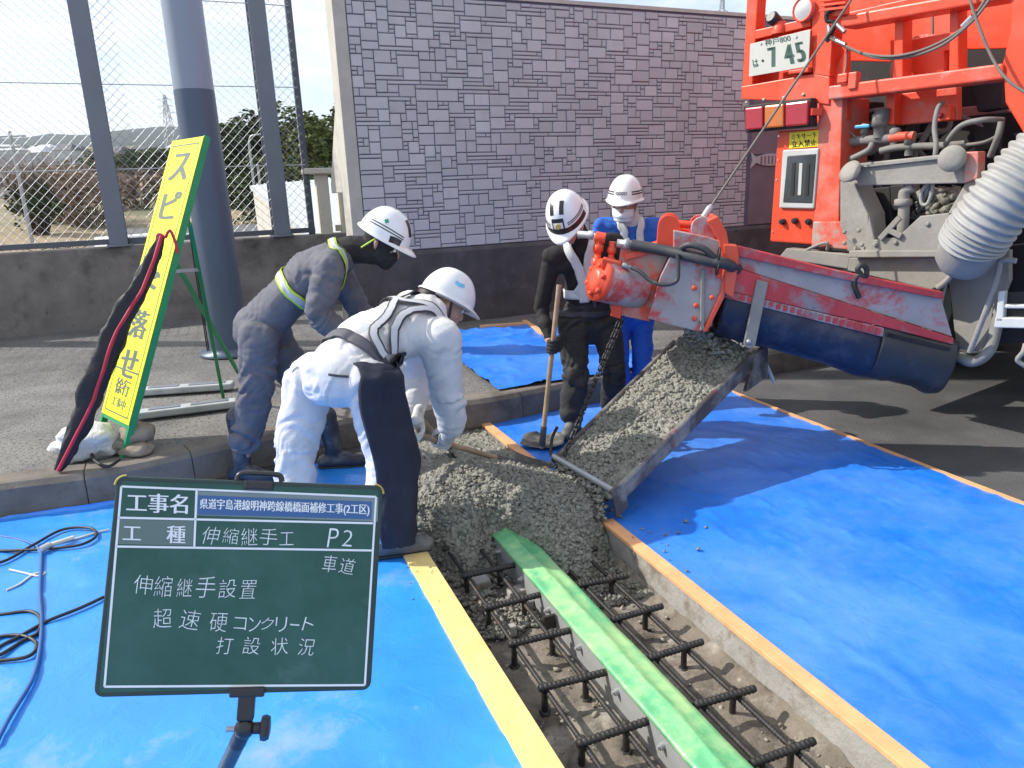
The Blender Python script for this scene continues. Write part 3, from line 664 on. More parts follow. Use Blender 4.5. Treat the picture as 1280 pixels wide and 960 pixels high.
mb = MB(); k0 = pj + bx*.018; mb.cyl(k0, k0 + bx*.012, .012, 12); mb.lathe(k0 + bx*.012, bx, [(.012, 0), (.024, .003), (.026, .012), (.022, .02), (.01, .022)], 8, False); mb.build('clamp_knob', M('black_plastic'), bs)
mb = MB(); mb.cyl(pj - bx*.018, pj - bx*.036, .006, 10); mb.build('bolt_end', M('galv'), bs)
for k in range(3):
    a = 2.1*k + .5; mb = MB(); mb.tube([pend + V(0, 0, .05), V(pend.x + .38*math.cos(a), pend.y + .38*math.sin(a), .02)], .009, 8); mb.build('leg', M('black_plastic'), bs)

# ------------------------------------------------------------------ cables on the left sheet
def ground_line(pts, z=.02, n_=10): return bez([G(x, y, z) for x, y in pts], n_)
mat('blue_cord', (.02, .10, .30), .5); mat('white_rope', (.62, .58, .50), .9, var=.2)
def cord(name, pts, r, m, label, cat, z=.02):
    mb = MB(); mb.tube(ground_line(pts, z), r, 7); o = mb.build(name, M(m), loc=G(*pts[len(pts)//2])); return tag(o, label, cat)
cord('black_cable', [(-60, 712), (0, 703), (40, 682), (78, 662), (112, 660), (120, 670), (100, 681), (60, 686), (20, 688), (-50, 690)], .007, 'black_rubber', 'black rubber cable looping at the top of the left sheet', 'cable')
cord('black_cable', [(130, 746), (100, 760), (60, 776), (25, 795), (0, 808), (-30, 830)], .007, 'black_rubber', 'straight black cable running off behind the left edge of the blackboard', 'cable')
cord('black_cable', [(-60, 770), (0, 768), (35, 764), (50, 772), (48, 790), (30, 800), (-10, 822), (-40, 812), (0, 796), (30, 795), (46, 806), (30, 822), (-40, 828)], .007, 'black_rubber', 'coiled black cable at the left edge of the blue sheet', 'cable')
cord('blue_cable', [(52, 690), (51, 715), (50, 740), (52, 775), (50, 810), (40, 850), (10, 900), (-20, 960)], .008, 'blue_cord', 'blue hose running down the left edge of the blue sheet', 'hose')
cord('light_cord', [(-40, 668), (0, 670), (30, 676), (48, 684)], .005, 'blue_cord', 'thin pale blue cord leading to the plug on the left sheet', 'cord', .015)
pl = thing('cable_plug', G(60, 680), 'transparent plug connector joining the cables on the left sheet', 'plug')
mb = MB(); a, b = G(50, 688, .03), G(72, 676, .03); mb.cyl(a, a.lerp(b, .55), .017, 10); mb.build('plug_body', M('wire'), pl)
mb = MB(); mb.cyl(a.lerp(b, .5), G(92, 672, .025), .011, 10); mb.build('plug_tail', M('white_rope'), pl)
for k, pts in enumerate(([(8, 738), (25, 730), (42, 718), (56, 716), (48, 720), (30, 716), (12, 712)], [(45, 686), (62, 682), (85, 676), (100, 672), (120, 666), (136, 662)])):
    cord('rope_piece', pts, .005, 'white_rope', ['short knotted white rope on the blue sheet below the plug', 'frayed pale rope beside the plug and black cable'][k], 'rope', .012)
# ------------------------------------------------------------------ yellow A-frame sign with its weights
mat('sign_yellow', (.80, .80, .02), .35, var=.04); mat('sign_green', (.02, .27, .10), .4, var=.12, scale=8); mat('sign_ink', (.10, .13, .10), .5); mat('sign_grey', (.42, .44, .44), .5, var=.12, second=(.30, .31, .31), mask=(.5, .7)); mat('bag_black', (.015, .014, .018), .65, var=.3, bump=.006, bscale=14); mat('red_trim', (.50, .02, .05), .5); mat('sack_white', (.70, .70, .68), .7, var=.08, bump=.015, bscale=18); mat('rock', (.26, .215, .16), .9, var=.3, scale=9)
sR = G(151, 573, KH); wd_ = V(-.72, .69, 0).normalized(); sT = onplane(256, 169, sR, wd_); up_ = (sT-sR); sH = up_.length; up_.normalize(); sW = .43; sn = up_.cross(wd_)
if sn.dot(CAM-sR) < 0: sn = -sn
sg = thing('speed_sign', sR, 'tall yellow A-frame warning sign with vertical lettering and green legs', 'sign')
def sp(u, v, h=0): return sR + wd_*((1-u)*sW) + up_*((1-v)*sH) + sn*h
for u in (.02, .98):
    mb = MB(); mb.prism([sp(u-.03, 0, 0), sp(u+.03, 0, 0), sp(u+.03, 1, 0), sp(u-.03, 1, 0)], sn*-.035); mb.build('side_rail', M('sign_green'), sg)
for v in (.012, .9):
    mb = MB(); mb.prism([sp(.051, v-.008, -.001), sp(.949, v-.008, -.001), sp(.949, v+.012, -.001), sp(.051, v+.012, -.001)], sn*-.03); mb.build('cross_rail', M('sign_green'), sg)
mb = MB(); mb.prism([sp(.0, .004, .002), sp(1, .004, .002), sp(1, .90, .002), sp(.0, .90, .002)], sn*.003); mb.build('sign_face', M('sign_yellow'), sg)
mb = MB()
for u0, v0, u1, v1 in ((.08, .022, .92, .026), (.08, .022, .1, .885), (.9, .022, .92, .885), (.08, .881, .92, .885), (.08, .745, .92, .75)): mb.add([sp(u0, v0, .006), sp(u1, v0, .006), sp(u1, v1, .006), sp(u0, v1, .006)], [(0, 1, 2, 3)])
sf_ = lambda x, y, h: sp(x, y, .006 + h*.2)
for i, ch in enumerate('スピード落せ'):
    if ch == 'ー': mb.add([sp(.44, .345, .006), sp(.56, .345, .006), sp(.56, .425, .006), sp(.44, .425, .006)], [(0, 1, 2, 3)])
    else: plane_text(mb, ch, sf_, .5, .10 + i*.125 - (.005 if i < 2 else 0), .60, .088, .34)
plane_text(mb, '徐行', sf_, .5, .80, .5, .05, .2); plane_text(mb, '工事中', sf_, .5, .85, .5, .03, .2)
mb.build('sign_lettering', M('sign_ink'), sg)
tl_ = [(sp(1, .22, -.03), G(296, 464, KH)), (sp(0, .22, -.03), G(279, 495, KH))]
tl_ = [(onplane(222, 300, sp(1, .2), wd_), G(297, 464, KH)), (onplane(212, 337, sp(0, .2), wd_), G(279, 496, KH))]
q0 = sp(1, .25, -.036); q1 = sp(0, .25, -.036); e0 = G(297, 464, KH); e1 = G(279, 496, KH)
for a, b in ((sp(.98, .27, -.05), e1), (sp(.02, .30, -.05), e0)):
    mb = MB(); mb.bar(a, b, .022, .03); mb.build('rear_leg', M('sign_green'), sg)
mb = MB(); mb.bar(sp(1, .42, -.03), sp(.98, .27, -.05).lerp(e1, .22), .012, .02); mb.build('stay_bar', M('sign_grey'), sg)
mb = MB(); mb.bar(sp(.02, .42, -.03), sp(.02, .30, -.05).lerp(e0, .22), .012, .02); mb.build('stay_bar', M('sign_grey'), sg)
for k, (a, b) in enumerate((((168, 490), (292, 481)), ((166, 519), (296, 503)))):
    p, q = G(*a, KH+.03), G(*b, KH+.03); t = thing('weight_bar', p, ['grey slotted ballast bar across the feet of the yellow sign, farther one', 'grey slotted ballast bar across the feet of the yellow sign, nearer one'][k], 'ballast bar', 'ballast bars of the sign')
    x, y, z = frame(q-p); mb = MB(); mb.bar(p, q, .11, .05); bb = mb.build('body', M('sign_grey'), t, bevel=.012)
    for f0, f1 in ((.15, .45), (.55, .92)):
        mb = MB(); c0, c1 = p.lerp(q, f0) + V(0, 0, .027), p.lerp(q, f1) + V(0, 0, .027); mb.bar(c0, c1, .05, .006); mb.build('raised_slot', M('post_grey'), t, bevel=.002)
# banner bag leaning on the sign
b0, b1 = G(79, 589, KH), onplane(207, 297, sp(.5, .5, .06), sn)
bag = thing('banner_bag', b0, 'long black fabric bag with red piping leaning on the yellow sign', 'bag')
bd = (b1-b0).normalized(); bwv = bd.cross((b0+b1)/2-CAM).normalized(); sn_ = bwv.cross(bd); bL = (b1-b0).length; mb = MB()
prof = [(0, .018), (.03, .028), (.15, .042), (.35, .060), (.55, .058), (.75, .046), (.92, .032), (1, .016)]
def bagf(u, v):
    k = [i for i in range(len(prof)-1) if prof[i][0] <= v][-1]; f = (v-prof[k][0])/(prof[k+1][0]-prof[k][0]); r = prof[k][1]*(1-f)+prof[k+1][1]*f
    a = u*2*math.pi; wob = 1+.32*fbm((math.cos(a)*1.4, math.sin(a)*1.4, v*13)); return b0 + bd*(v*bL) + bwv*(math.cos(a)*r*1.12*wob) + sn_*(math.sin(a)*r*.45*wob) + sn*.03 - bwv*.012*math.sin(v*9)
mb.grid(bagf, 20, 60); mb.build('bag_body', M('bag_black'), bag)
SGN = .72 if sn_.dot(CAM-b0) < 0 else .22
mb = MB(); mb.tube([bagf(SGN + .02*math.sin(v*.35), v/40) + (CAM-b0).normalized()*.006 for v in range(41)], .011, 6, flat=None); mb.build('red_piping', M('red_trim'), bag)
mb = MB(); mb.tube(bez([b1, b1 + V(.03, 0, .04), b1 + V(.05, 0, -.02), b1 + V(.06, -.01, -.09)], 5), .008, 6); mb.tube(bez([b1, b1 + V(-.04, 0, .02), b1 + V(-.06, 0, -.05)], 5), .008, 6); mb.build('red_tie', M('red_trim'), bag)
mb = MB(); c = G(135, 580, KH+.01); mb.tube(bez([G(112, 555, KH+.06), G(118, 575, KH+.02), G(135, 583, KH+.015), G(150, 574, KH+.03)], 6), .009, 6); mb.build('strap', M('bag_black'), bag)
# sandbag and stones
def blob(name, c, r, m, seed, label, cat, amp=.2, group=None, fr=1.4):
    v, f = ico(3); mb = MB(); mb.add([Vector(c) + Vector((p[0]*r[0], p[1]*r[1], p[2]*r[2]))*(1 + amp*fbm((p[0]*fr+seed, p[1]*fr, p[2]*fr), 4)) for p in v], [tuple(q) for q in f], True); o = mb.build(name, M(m), loc=c); return tag(o, label, cat, group)
blob('sandbag', G(105, 552, KH+.08), (.19, .14, .11), 'sack_white', 3, 'crumpled white sandbag at the foot of the yellow sign', 'sandbag', .45, fr=2)
blob('stone', G(170, 542, KH+.10), (.10, .09, .07), 'rock', 1, 'brown stone on top of the sign weights by the green leg', 'stone', .2, 'stones at the sign foot'); blob('stone', G(158, 553, KH+.05), (.11, .09, .05), 'rock', 2, 'flat brown stone under the upper stone by the sign foot', 'stone', .2, 'stones at the sign foot'); blob('stone', G(171, 562, KH+.03), (.09, .07, .04), 'rock', 5, 'small grey-brown stone nearest the kerb by the sign foot', 'stone', .25, 'stones at the sign foot')
# ================================================================== PEOPLE: figure tools
mat('skin', (.52, .30, .21), .5, var=.08, scale=20); mat('hair', (.015, .012, .010), .6); mat('eye_white', (.75, .73, .70), .25); mat('eye_dark', (.015, .01, .008), .15)
mat('helmet_white', (.80, .80, .80), .22, var=.03, scale=9, coat=.3, spec=.6); mat('helmet_black', (.02, .02, .024), .3); mat('helmet_grey', (.33, .34, .36), .35); mat('lining', (.62, .62, .58), .8)
mat('cloth_grey', (.115, .115, .135), .85, var=.18, scale=8, bump=.006, bscale=9, bdist=1.6, second=(.165, .165, .18), mask=(.5, .75), mscale=5); mat('cloth_white', (.60, .60, .61), .85, var=.05, scale=7, bump=.006, bscale=9, bdist=1.6, second=(.47, .45, .41), mask=(.55, .78), mscale=6)
mat('cloth_navy', (.014, .017, .034), .85, var=.25, scale=9, bump=.006, bscale=9, bdist=1.6, second=(.05, .052, .06), mask=(.6, .85), mscale=6); mat('cloth_black', (.016, .014, .015), .85, var=.25, scale=8, bump=.006, bscale=9, bdist=1.6, second=(.05, .045, .04), mask=(.58, .8), mscale=7)
mat('cloth_charcoal', (.032, .031, .032), .85, var=.25, scale=8, bump=.006, bscale=9, bdist=1.6, second=(.10, .095, .09), mask=(.58, .85), mscale=5); mat('cloth_blue', (.03, .13, .52), .85, var=.15, scale=8, bump=.006, bscale=9, bdist=1.6)
mat('glove_white', (.60, .60, .58), .9, var=.1, scale=20, second=(.32, .31, .28), mask=(.5, .7), mscale=16); mat('glove_black', (.02, .02, .02), .8); mat('boot_rubber', (.03, .033, .05), .38, var=.3, scale=9, second=(.14, .135, .125), mask=(.52, .72), mscale=10); mat('boot_grey', (.10, .098, .10), .6, var=.2, scale=9, second=(.20, .195, .18), mask=(.5, .7), mscale=8)
mat('reflect_grey', (.50, .51, .53), .4, var=.05); mat('strap_dark', (.05, .05, .06), .7); mat('strap_lime', (.50, .72, .06), .5); mat('strap_white', (.66, .68, .68), .5, var=.05); mat('belt_grey', (.08, .08, .095), .7, var=.15); mat('mark_green', (.0, .32, .17), .5); mat('mark_blue', (.18, .55, .80), .5); mat('mask_white', (.80, .82, .85), .8, var=.03); mat('gold', (.55, .42, .12), .4)

def chain(mb, pts, rs, flat=None, seg=14, n=5):
    """closed tapered sweep with round ends; the joints stay smooth"""
    pts = [Vector(p) for p in pts]; bp = bez(pts, n) if len(pts) > 2 else [pts[0].lerp(pts[1], k/n) for k in range(n+1)]
    k = len(bp)-1; rr = [float(np.interp(i/k*(len(rs)-1), range(len(rs)), rs)) for i in range(k+1)]
    d0 = (bp[0]-bp[1]).normalized(); d1 = (bp[-1]-bp[-2]).normalized(); P_, R_ = [], []
    for a in (82, 60, 35, 15): P_.append(bp[0] + d0*rr[0]*math.sin(rad(a))); R_.append(rr[0]*math.cos(rad(a)))
    P_ += bp; R_ += rr
    for a in (15, 35, 60, 82): P_.append(bp[-1] + d1*rr[-1]*math.sin(rad(a))); R_.append(rr[-1]*math.cos(rad(a)))
    mb.tube(P_, R_, seg, True, flat, True, True); return mb
def sculpt(mb, voxel, smooth=4, disp=None):
    """fuse overlapping closed shells into one continuous skin; returns verts, faces"""
    me = bpy.data.meshes.new('tmp'); me.from_pydata(mb.v, [], mb.f); o = bpy.data.objects.new('tmp', me); link(o)
    m = o.modifiers.new('r', 'REMESH'); m.mode = 'VOXEL'; m.voxel_size = voxel
    q = o.modifiers.new('s', 'SMOOTH'); q.factor = .5; q.iterations = smooth
    dg = bpy.context.evaluated_depsgraph_get(); ev = o.evaluated_get(dg); em = ev.to_mesh(); nv = len(em.vertices)
    v = np.empty(nv*3); em.vertices.foreach_get('co', v); v = v.reshape(-1, 3); nn = np.empty(nv*3); em.vertices.foreach_get('normal', nn); nn = nn.reshape(-1, 3)
    f = [tuple(p.vertices) for p in em.polygons]; ev.to_mesh_clear(); bpy.data.objects.remove(o); bpy.data.meshes.remove(me)
    if disp is not None: v = v + nn*disp(v)[:, None]
    return v, f
def folds(bones, amp=.010, freq=11, seed=0):
    """cloth folds: ridges across each limb, stronger at the joints"""
    B = [(np.array(a), np.array(b), w_) for a, b, w_ in bones]
    def d(v):
        out = np.zeros(len(v)); best = np.full(len(v), 9.); al = np.zeros(len(v)); wt = np.zeros(len(v)); off = np.zeros(len(v)); ax = np.zeros((len(v), 3))
        for k, (a, b, w_) in enumerate(B):
            ab = b-a; L_ = np.linalg.norm(ab); t = np.clip((v-a)@ab/L_**2, 0, 1); ds = np.linalg.norm(v-a-t[:, None]*ab, axis=1); m = ds < best
            best[m] = ds[m]; al[m] = t[m]*L_; wt[m] = w_*(.55 + .45*np.abs(2*t[m]-1)**2); off[m] = k*3.7; ax[m] = ab/L_
        for i in range(len(v)):
            x, y, z = v[i]; q = mnoise.noise((x*5+seed, y*5, z*5)); q2 = mnoise.noise((x*9, y*9+seed, z*9))
            n1 = mnoise.noise((al[i]*freq*.75 + off[i] + 1.7*q + .6*(x-y)*9, (x+y)*3+seed, z*1.6)); n2 = mnoise.noise((al[i]*freq*1.7 + off[i]*2 - 2.0*q + 1.1*(x+y)*7, q2*1.2+seed, z*4))
            b1 = min(.5, abs(n1))*2.4; b2 = min(.5, abs(n2))*2.2                       # rounded rolls parted by narrow creases
            out[i] = amp*wt[i]*(1.25*(b1-.55) + .55*(b2-.5)*(.4+abs(q)*1.6) + .5*q)
        return out
    return d
def skin_obj(name, vf, m, parent=None, off=None, label=None):
    v, f = vf; o_ = off if off is not None else base_of(parent); me = bpy.data.meshes.new(name); me.from_pydata((v-np.array(o_)).tolist(), [], f); me.materials.append(m)
    me.polygons.foreach_set('use_smooth', [True]*len(f)); me.update(); o = bpy.data.objects.new(name, me); link(o)
    if parent: o.parent = parent
    else: o.location = o_
    return tag(o, label)
def bvh(vf): return BVHTree.FromPolygons([Vector(p) for p in vf[0]], vf[1])
def ribbon(mb, ctrl, wd, tree, off=.008, n=8, across=4, side=None):
    """strap that hugs the surface under it"""
    c = bez(ctrl, n) if len(ctrl) > 2 else [Vector(ctrl[0]).lerp(Vector(ctrl[1]), k/n) for k in range(n+1)]
    pts = []; nm = []
    for p in c:
        q = tree.find_nearest(p); pts.append(q[0]); nm.append(q[1])
    N_ = len(pts); sm = [sum((nm[j] for j in range(max(0, i-2), min(N_, i+3))), Vector()).normalized() for i in range(N_)]; vs = []
    for i in range(N_):
        d = pts[min(i+1, N_-1)] - pts[max(i-1, 0)]
        if d.length < 1e-6: d = V(0, 0, 1)
        s_ = d.cross(sm[i]).normalized()
        for k in range(across+1):
            q = pts[i] + s_*((k/across-.5)*wd); h = tree.find_nearest(q); z = h[0]; 
            vs.append(z + sm[i]*off + (q - z - sm[i]*(q-z).dot(sm[i]))*1.0)
    fs = [(i*(across+1)+k, i*(across+1)+k+1, (i+1)*(across+1)+k+1, (i+1)*(across+1)+k) for i in range(N_-1) for k in range(across)]
    mb.add(vs, fs, True); return mb
def ring_pts(tree, c, ax, n=24, a0=0, a1=360, R_=.6, ref=None):
    x, y, z = frame(ax)
    if ref is not None: x = (ref - z*ref.dot(z)).normalized(); y = z.cross(x)
    o = []
    for k in range(n+1):
        a = rad(a0+(a1-a0)*k/n); d = x*math.cos(a)+y*math.sin(a); h = tree.ray_cast(c + d*R_, -d)
        o.append(h[0] if h[0] is not None else c + d*.15)
    return o
def head_axes(f, roll=0):
    f = Vector(f).normalized(); r = f.cross(V(0, 0, 1)).normalized(); u = r.cross(f); u2 = u*math.cos(roll) + r*math.sin(roll); r2 = f.cross(u2); return f, r2, u2      # forward, right, up
def head_prims(mb, c, f, r, u, neck):
    ax = (r, f, u)
    mb.sphere(c + u*.035 - f*.008, (.076, .096, .092), 16, 12, ax); mb.sphere(c - u*.02 + f*.03, (.062, .062, .075), 14, 10, ax)
    chain(mb, [c - u*.035 + f*.035, c - u*.092 + f*.070], [.050, .022]); chain(mb, [c - u*.05 - r*.045 + f*.01, c - u*.085 + f*.06], [.022, .02]); chain(mb, [c - u*.05 + r*.045 + f*.01, c - u*.085 + f*.06], [.022, .02])
    chain(mb, [c + u*.012 + f*.088, c - u*.018 + f*.104, c - u*.030 + f*.106], [.009, .012, .013]); chain(mb, [c - u*.034 + f*.096 - r*.014, c - u*.034 + f*.096 + r*.014], [.008, .008])
    chain(mb, [c + u*.026 + f*.086 - r*.045, c + u*.028 + f*.094, c + u*.026 + f*.086 + r*.045], [.010, .009, .010])
    chain(mb, [c - u*.060 + f*.088 - r*.02, c - u*.060 + f*.094, c - u*.060 + f*.088 + r*.02], [.006, .007, .006]); chain(mb, [c - u*.071 + f*.086 - r*.016, c - u*.072 + f*.091, c - u*.071 + f*.086 + r*.016], [.006, .0075, .006])
    for s_ in (-1, 1):
        chain(mb, [c + u*.02 + r*(s_*.076) - f*.012, c + u*.0 + r*(s_*.084) - f*.016, c - u*.03 + r*(s_*.076) - f*.006], [.010, .013, .009], (r, .6)); chain(mb, [c - u*.005 + f*.06 - r*(s_*.03), c - u*.03 + f*.055 - r*(s_*.04)], [.024, .022])
    chain(mb, [c - u*.04 - f*.015, neck], [.055, .062])
def eyes(c, f, r, u, body):
    for s_ in (-1, 1):
        mb = MB(); e = c + u*.006 + f*.083 + r*(s_*.031); mb.sphere(e, .0125, 12, 8); k = mb.build('eye', M('eye_white'), body); mb = MB(); mb.sphere(e + f*.008, .0065, 10, 6); mb.build('iris', M('eye_dark'), k)
def glove(mb, g, a, n, t, wr, R_=.017):
    """hand closed round a bar at g: a = bar axis (thumb side first), n = from palm to bar, t = finger direction"""
    a = a.normalized(); n = (n - a*n.dot(a)).normalized(); t = a.cross(n) if t is None else (t - a*t.dot(a) - n*t.dot(n)).normalized(); q = R_ + .012
    for k, (ln, r) in enumerate(((150, .0098), (165, .0102), (160, .0098), (135, .0086))):
        o = g + a*((1.5-k)*.0215); ph = [-80 + (ln+80)*i/6 for i in range(7)]; chain(mb, [o - t*.012 - n*(q+.004)] + [o + t*(math.cos(rad(p))*q*(1+.05*k*0)) + n*(math.sin(rad(p))*q) for p in ph], [r*1.1, r*1.08, r*1.05, r, r, r*.95, r*.9, r*.82], seg=8, n=3)
    pc = g - n*(q+.006)
    for k in range(4): chain(mb, [pc + a*((1.5-k)*.0205) - t*.008, pc + a*((1.5-k)*.0165) - t*.075], [.0135, .0150], seg=8)
    chain(mb, [pc + a*.030 - t*.062, pc + a*.050 - t*.040 + n*.014, g + a*.050 - t*.028 + n*.010, g + a*.044 - t*.004 + n*(q+.002), g + a*.040 + t*.014 + n*(q+.001)], [.0165, .0150, .0120, .0105, .0088], seg=8, n=3)
    chain(mb, [pc - t*.07, wr], [.030, .031], (n, .72))
    return pc - t*.085
def hand_mesh(name, g, a, n, elbow, m, parent, voxel=.005):
    t = g - elbow; mb = MB(); a = a.normalized(); nn = (n - a*n.dot(a)).normalized(); tt = (t - a*t.dot(a) - nn*t.dot(nn)); tt = tt.normalized() if tt.length > .02 else a.cross(nn)
    wr = g - nn*.035 - tt*.095; w2 = wr + (elbow-wr).normalized()*.05; glove(mb, g, a, nn, tt, w2); skin_obj(name, sculpt(mb, voxel, 2), m, parent); return wr
def helmet(parent, c, f, r, u, kind='full', m='helmet_white'):
    """safety helmet: shell with brim and peak, liner band, chin strap"""
    b = c + u*.036 - f*.010; prof = []; vs = []; nU, nV = 40, 14
    def sh(th, ph, g=0):
        lx, ly, lz = .118+g, (.148 if math.cos(th) > 0 else .140)+g, .150+g; k = math.cos(ph); e = 1 - .04*math.sin(ph*2)**2
        return b + r*(math.sin(th)*lx*k**.85*e) + f*(math.cos(th)*ly*k**.85*e) + u*(lz*math.sin(ph))
    mb = MB()
    def fn(i, j):
        th = i*2*math.pi
        if j < .15:
            q = 1-j/.15; pk = max(0, math.cos(th))**3; return sh(th, 0, .004) + (r*math.sin(th)*.010 + f*math.cos(th)*(.012+.045*pk))*q - u*((.014+.012*pk)*q)
        return sh(th, (j-.15)/.85*math.pi/2*.995)
    mb.grid(fn, nU, 20)
    q_ = mb.f[nU*10]; n_ = (Vector(mb.v[q_[1]])-Vector(mb.v[q_[0]])).cross(Vector(mb.v[q_[2]])-Vector(mb.v[q_[0]]))
    if n_.dot(Vector(mb.v[q_[0]])-b) < 0: mb.f = [t[::-1] for t in mb.f]
    hv = ([Vector(p) for p in mb.v], list(mb.f)); o = mb.build('hard_hat', M(m), parent, solid=.004); o.modifiers.new('w', 'WELD').merge_threshold = .0004; o.modifiers.move(1, 0)
    mb = MB(); mb.grid(lambda i, j: sh(i*2*math.pi, 0, -.012) - u*(.03*j - .01), 32, 2); mb.build('headband', M('lining'), o, solid=.003)
    return o, BVHTree.FromPolygons(hv[0], hv[1]), sh
def chin(parent, c, f, r, u, m='lining'):
    mb = MB()
    for s_ in (-1, 1): mb.tube(bez([c + r*(s_*.086) + u*.03 - f*.01, c + r*(s_*.078) - u*.04 + f*.015, c + r*(s_*.03) - u*.105 + f*.045, c - u*.112 + f*.052], 5), .006, 6, flat=None)
    mb.build('chin_strap', M(m), parent)
def boot(mb, ankle, toe_dir, z0, ln=.27, top=.20, r=.052, up=None):
    d = V(toe_dir.x, toe_dir.y, 0).normalized(); h = V(ankle.x, ankle.y, z0) - d*.06; sd = V(-d.y, d.x, 0)
    chain(mb, [h + V(0, 0, .045), h + d*.10 + V(0, 0, .045), h + d*(ln-.055) + V(0, 0, .036)], [.046, .046, .040]); chain(mb, [h + d*.03 + V(0, 0, .05), h + d*.14 + V(0, 0, .055)], [.05, .042]); chain(mb, [h + d*.02 + V(0, 0, .05), ankle + V(0, 0, .02), ankle + (up or V(0, 0, 1))*top], [.05, .050, r])
def boots(name, spec, m, parent, top=.2, r=.055):
    for ankle, td, z0, up in spec:
        mb = MB(); boot(mb, ankle, td, z0, top=top, r=r, up=up); v, f = sculpt(mb, .010, 3, lambda v: np.array([.004*mnoise.noise((p[0]*16, p[1]*16, p[2]*22)) for p in v])); v[:, 2] = np.maximum(v[:, 2], z0+.004); b = skin_obj(name, (v, f), M(m), parent)
        d = V(td.x, td.y, 0).normalized(); h = V(ankle.x, ankle.y, z0) - d*.06; mb = MB(); chain(mb, [h + V(0, 0, .012), h + d*.1 + V(0, 0, .012), h + d*.205 + V(0, 0, .012)], [.046, .046, .041], (V(0, 0, 1), .22)); mb.build('sole', M('black_rubber'), b)
def torso_prims(mb, J, g=0, w_=.155, dp=.72):
    fr = J['front']; chain(mb, [J['pelvis'], J['belly'], J['chest'], J['upper']], [w_+.005+g, w_+g, w_+.012+g, w_-.035+g], (fr, dp), 20); chain(mb, [J['upper'], J['neck']], [.085+g, .062+g])
    for k in 'RL': chain(mb, [J['upper'].lerp(J['neck'], .3), J['sh'+k]], [.075+g, .072+g])
def body(J, label, group=None, scale=1.0):
    mb = MB(); f, r, u = J['hf'], J['hr'], J['hu']; head_prims(mb, J['head'], f, r, u, J['neck']); torso_prims(mb, J, -.025)
    for k in 'RL':
        chain(mb, [J['sh'+k], J['el'+k], J['wr'+k]], [.050, .040, .028]); chain(mb, [J['hip'+k], J['kn'+k], J['an'+k]], [.072, .052, .038]); chain(mb, [J['pelvis'], J['hip'+k]], [.09, .075])
        h = V(J['an'+k].x, J['an'+k].y, J['z0'+k]); d = J['toe'+k]; chain(mb, [h + V(0, 0, .05) - d*.03, h + V(0, 0, .045) + d*.13], [.035, .03]); chain(mb, [J['an'+k], h + V(0, 0, .05)], [.038, .036])
    off = V(J['pelvis'].x, J['pelvis'].y, min(J['z0R'], J['z0L'])); o = skin_obj('person', sculpt(mb, .0085, 2), M('skin'), None, off); tag(o, label, 'person', group); eyes(J['head'], f, r, u, o); return o
def trousers(J, m, parent, g=0, amp=.011, cuff=.065, knee=.078, thigh=.103, seed=0, name='trousers', z_end=0.0):
    mb = MB(); chain(mb, [J['pelvis'] + (J['belly']-J['pelvis'])*.45, J['pelvis'] - (J['belly']-J['pelvis']).normalized()*.03], [.158+g, .162+g], (J['front'], .80), 20); bn_ = [(J['pelvis'], J['belly'], .8)]
    for k in 'RL':
        an = J['an'+k] + (J['kn'+k]-J['an'+k]).normalized()*z_end; mid = J['kn'+k].lerp(an, .5)
        chain(mb, [J['pelvis'].lerp(J['hip'+k], .8), J['hip'+k], J['hip'+k].lerp(J['kn'+k], .5), J['kn'+k], mid, an], [.115+g, thigh+g, (thigh+knee)/2+g, knee+g, (knee+cuff)/2+g+.004, cuff+g], None, 18); bn_ += [(J['hip'+k], J['kn'+k], 1.0), (J['kn'+k], an, 1.35)]
    vf = sculpt(mb, .0085, 9, folds(bn_, amp, 12, seed)); return skin_obj(name, vf, M(m), parent), vf
def jacket(J, m, parent, g=0, amp=.011, seed=0, name='jacket', arm=(.072, .062, .050), hem=.4):
    mb = MB(); fr = J['front']; lo = J['pelvis'].lerp(J['belly'], .15); chain(mb, [lo, J['belly'], J['chest'], J['upper']], [.165+g, .165+g, .172+g, .128+g], (fr, .74), 22); chain(mb, [J['upper'], J['upper'].lerp(J['neck'], .85)], [.092+g, .066+g]); bn_ = [(J['pelvis'], J['chest'], .9), (J['chest'], J['neck'], .5)]
    tv = sculpt(mb, .012, 3)
    for k in 'RL':
        chain(mb, [J['upper'].lerp(J['neck'], .25), J['sh'+k]], [.085+g, .076+g]); chain(mb, [J['chest'].lerp(J['upper'], .35).lerp(J['sh'+k], .35), J['sh'+k].lerp(J['el'+k], .12)], [.105+g, .074+g]); chain(mb, [J['sh'+k], J['sh'+k].lerp(J['el'+k], .5), J['el'+k], J['el'+k].lerp(J['wr'+k], .55), J['wr'+k] + (J['el'+k]-J['wr'+k]).normalized()*.03], [arm[0]+g+.006, arm[0]+g, arm[1]+g+.004, arm[1]+g-.004, arm[2]+g], None, 16); bn_ += [(J['sh'+k], J['el'+k], 1.0), (J['el'+k], J['wr'+k], 1.3)]
    vf = sculpt(mb, .0085, 9, folds(bn_, amp, 13, seed)); return skin_obj(name, vf, M(m), parent), vf, tv
def make_joints(**k):
    J = dict(k); sp = (J['neck']-J['pelvis']).normalized(); lat = (J['shR']-J['shL']).normalized(); fr = sp.cross(lat); J['front'] = fr.normalized() if fr.dot(J['fwd']) > 0 else -fr.normalized()
    J['belly'] = J.get('belly') or J['pelvis'].lerp(J['chest'], .5); J['upper'] = J['chest'].lerp(J['neck'], .62); J['hf'], J['hr'], J['hu'] = head_axes(J['hdir'], J.get('hroll', 0))
    for a in 'RL': J['toe'+a] = V(J['toe'+a].x, J['toe'+a].y, 0).normalized()
    return J
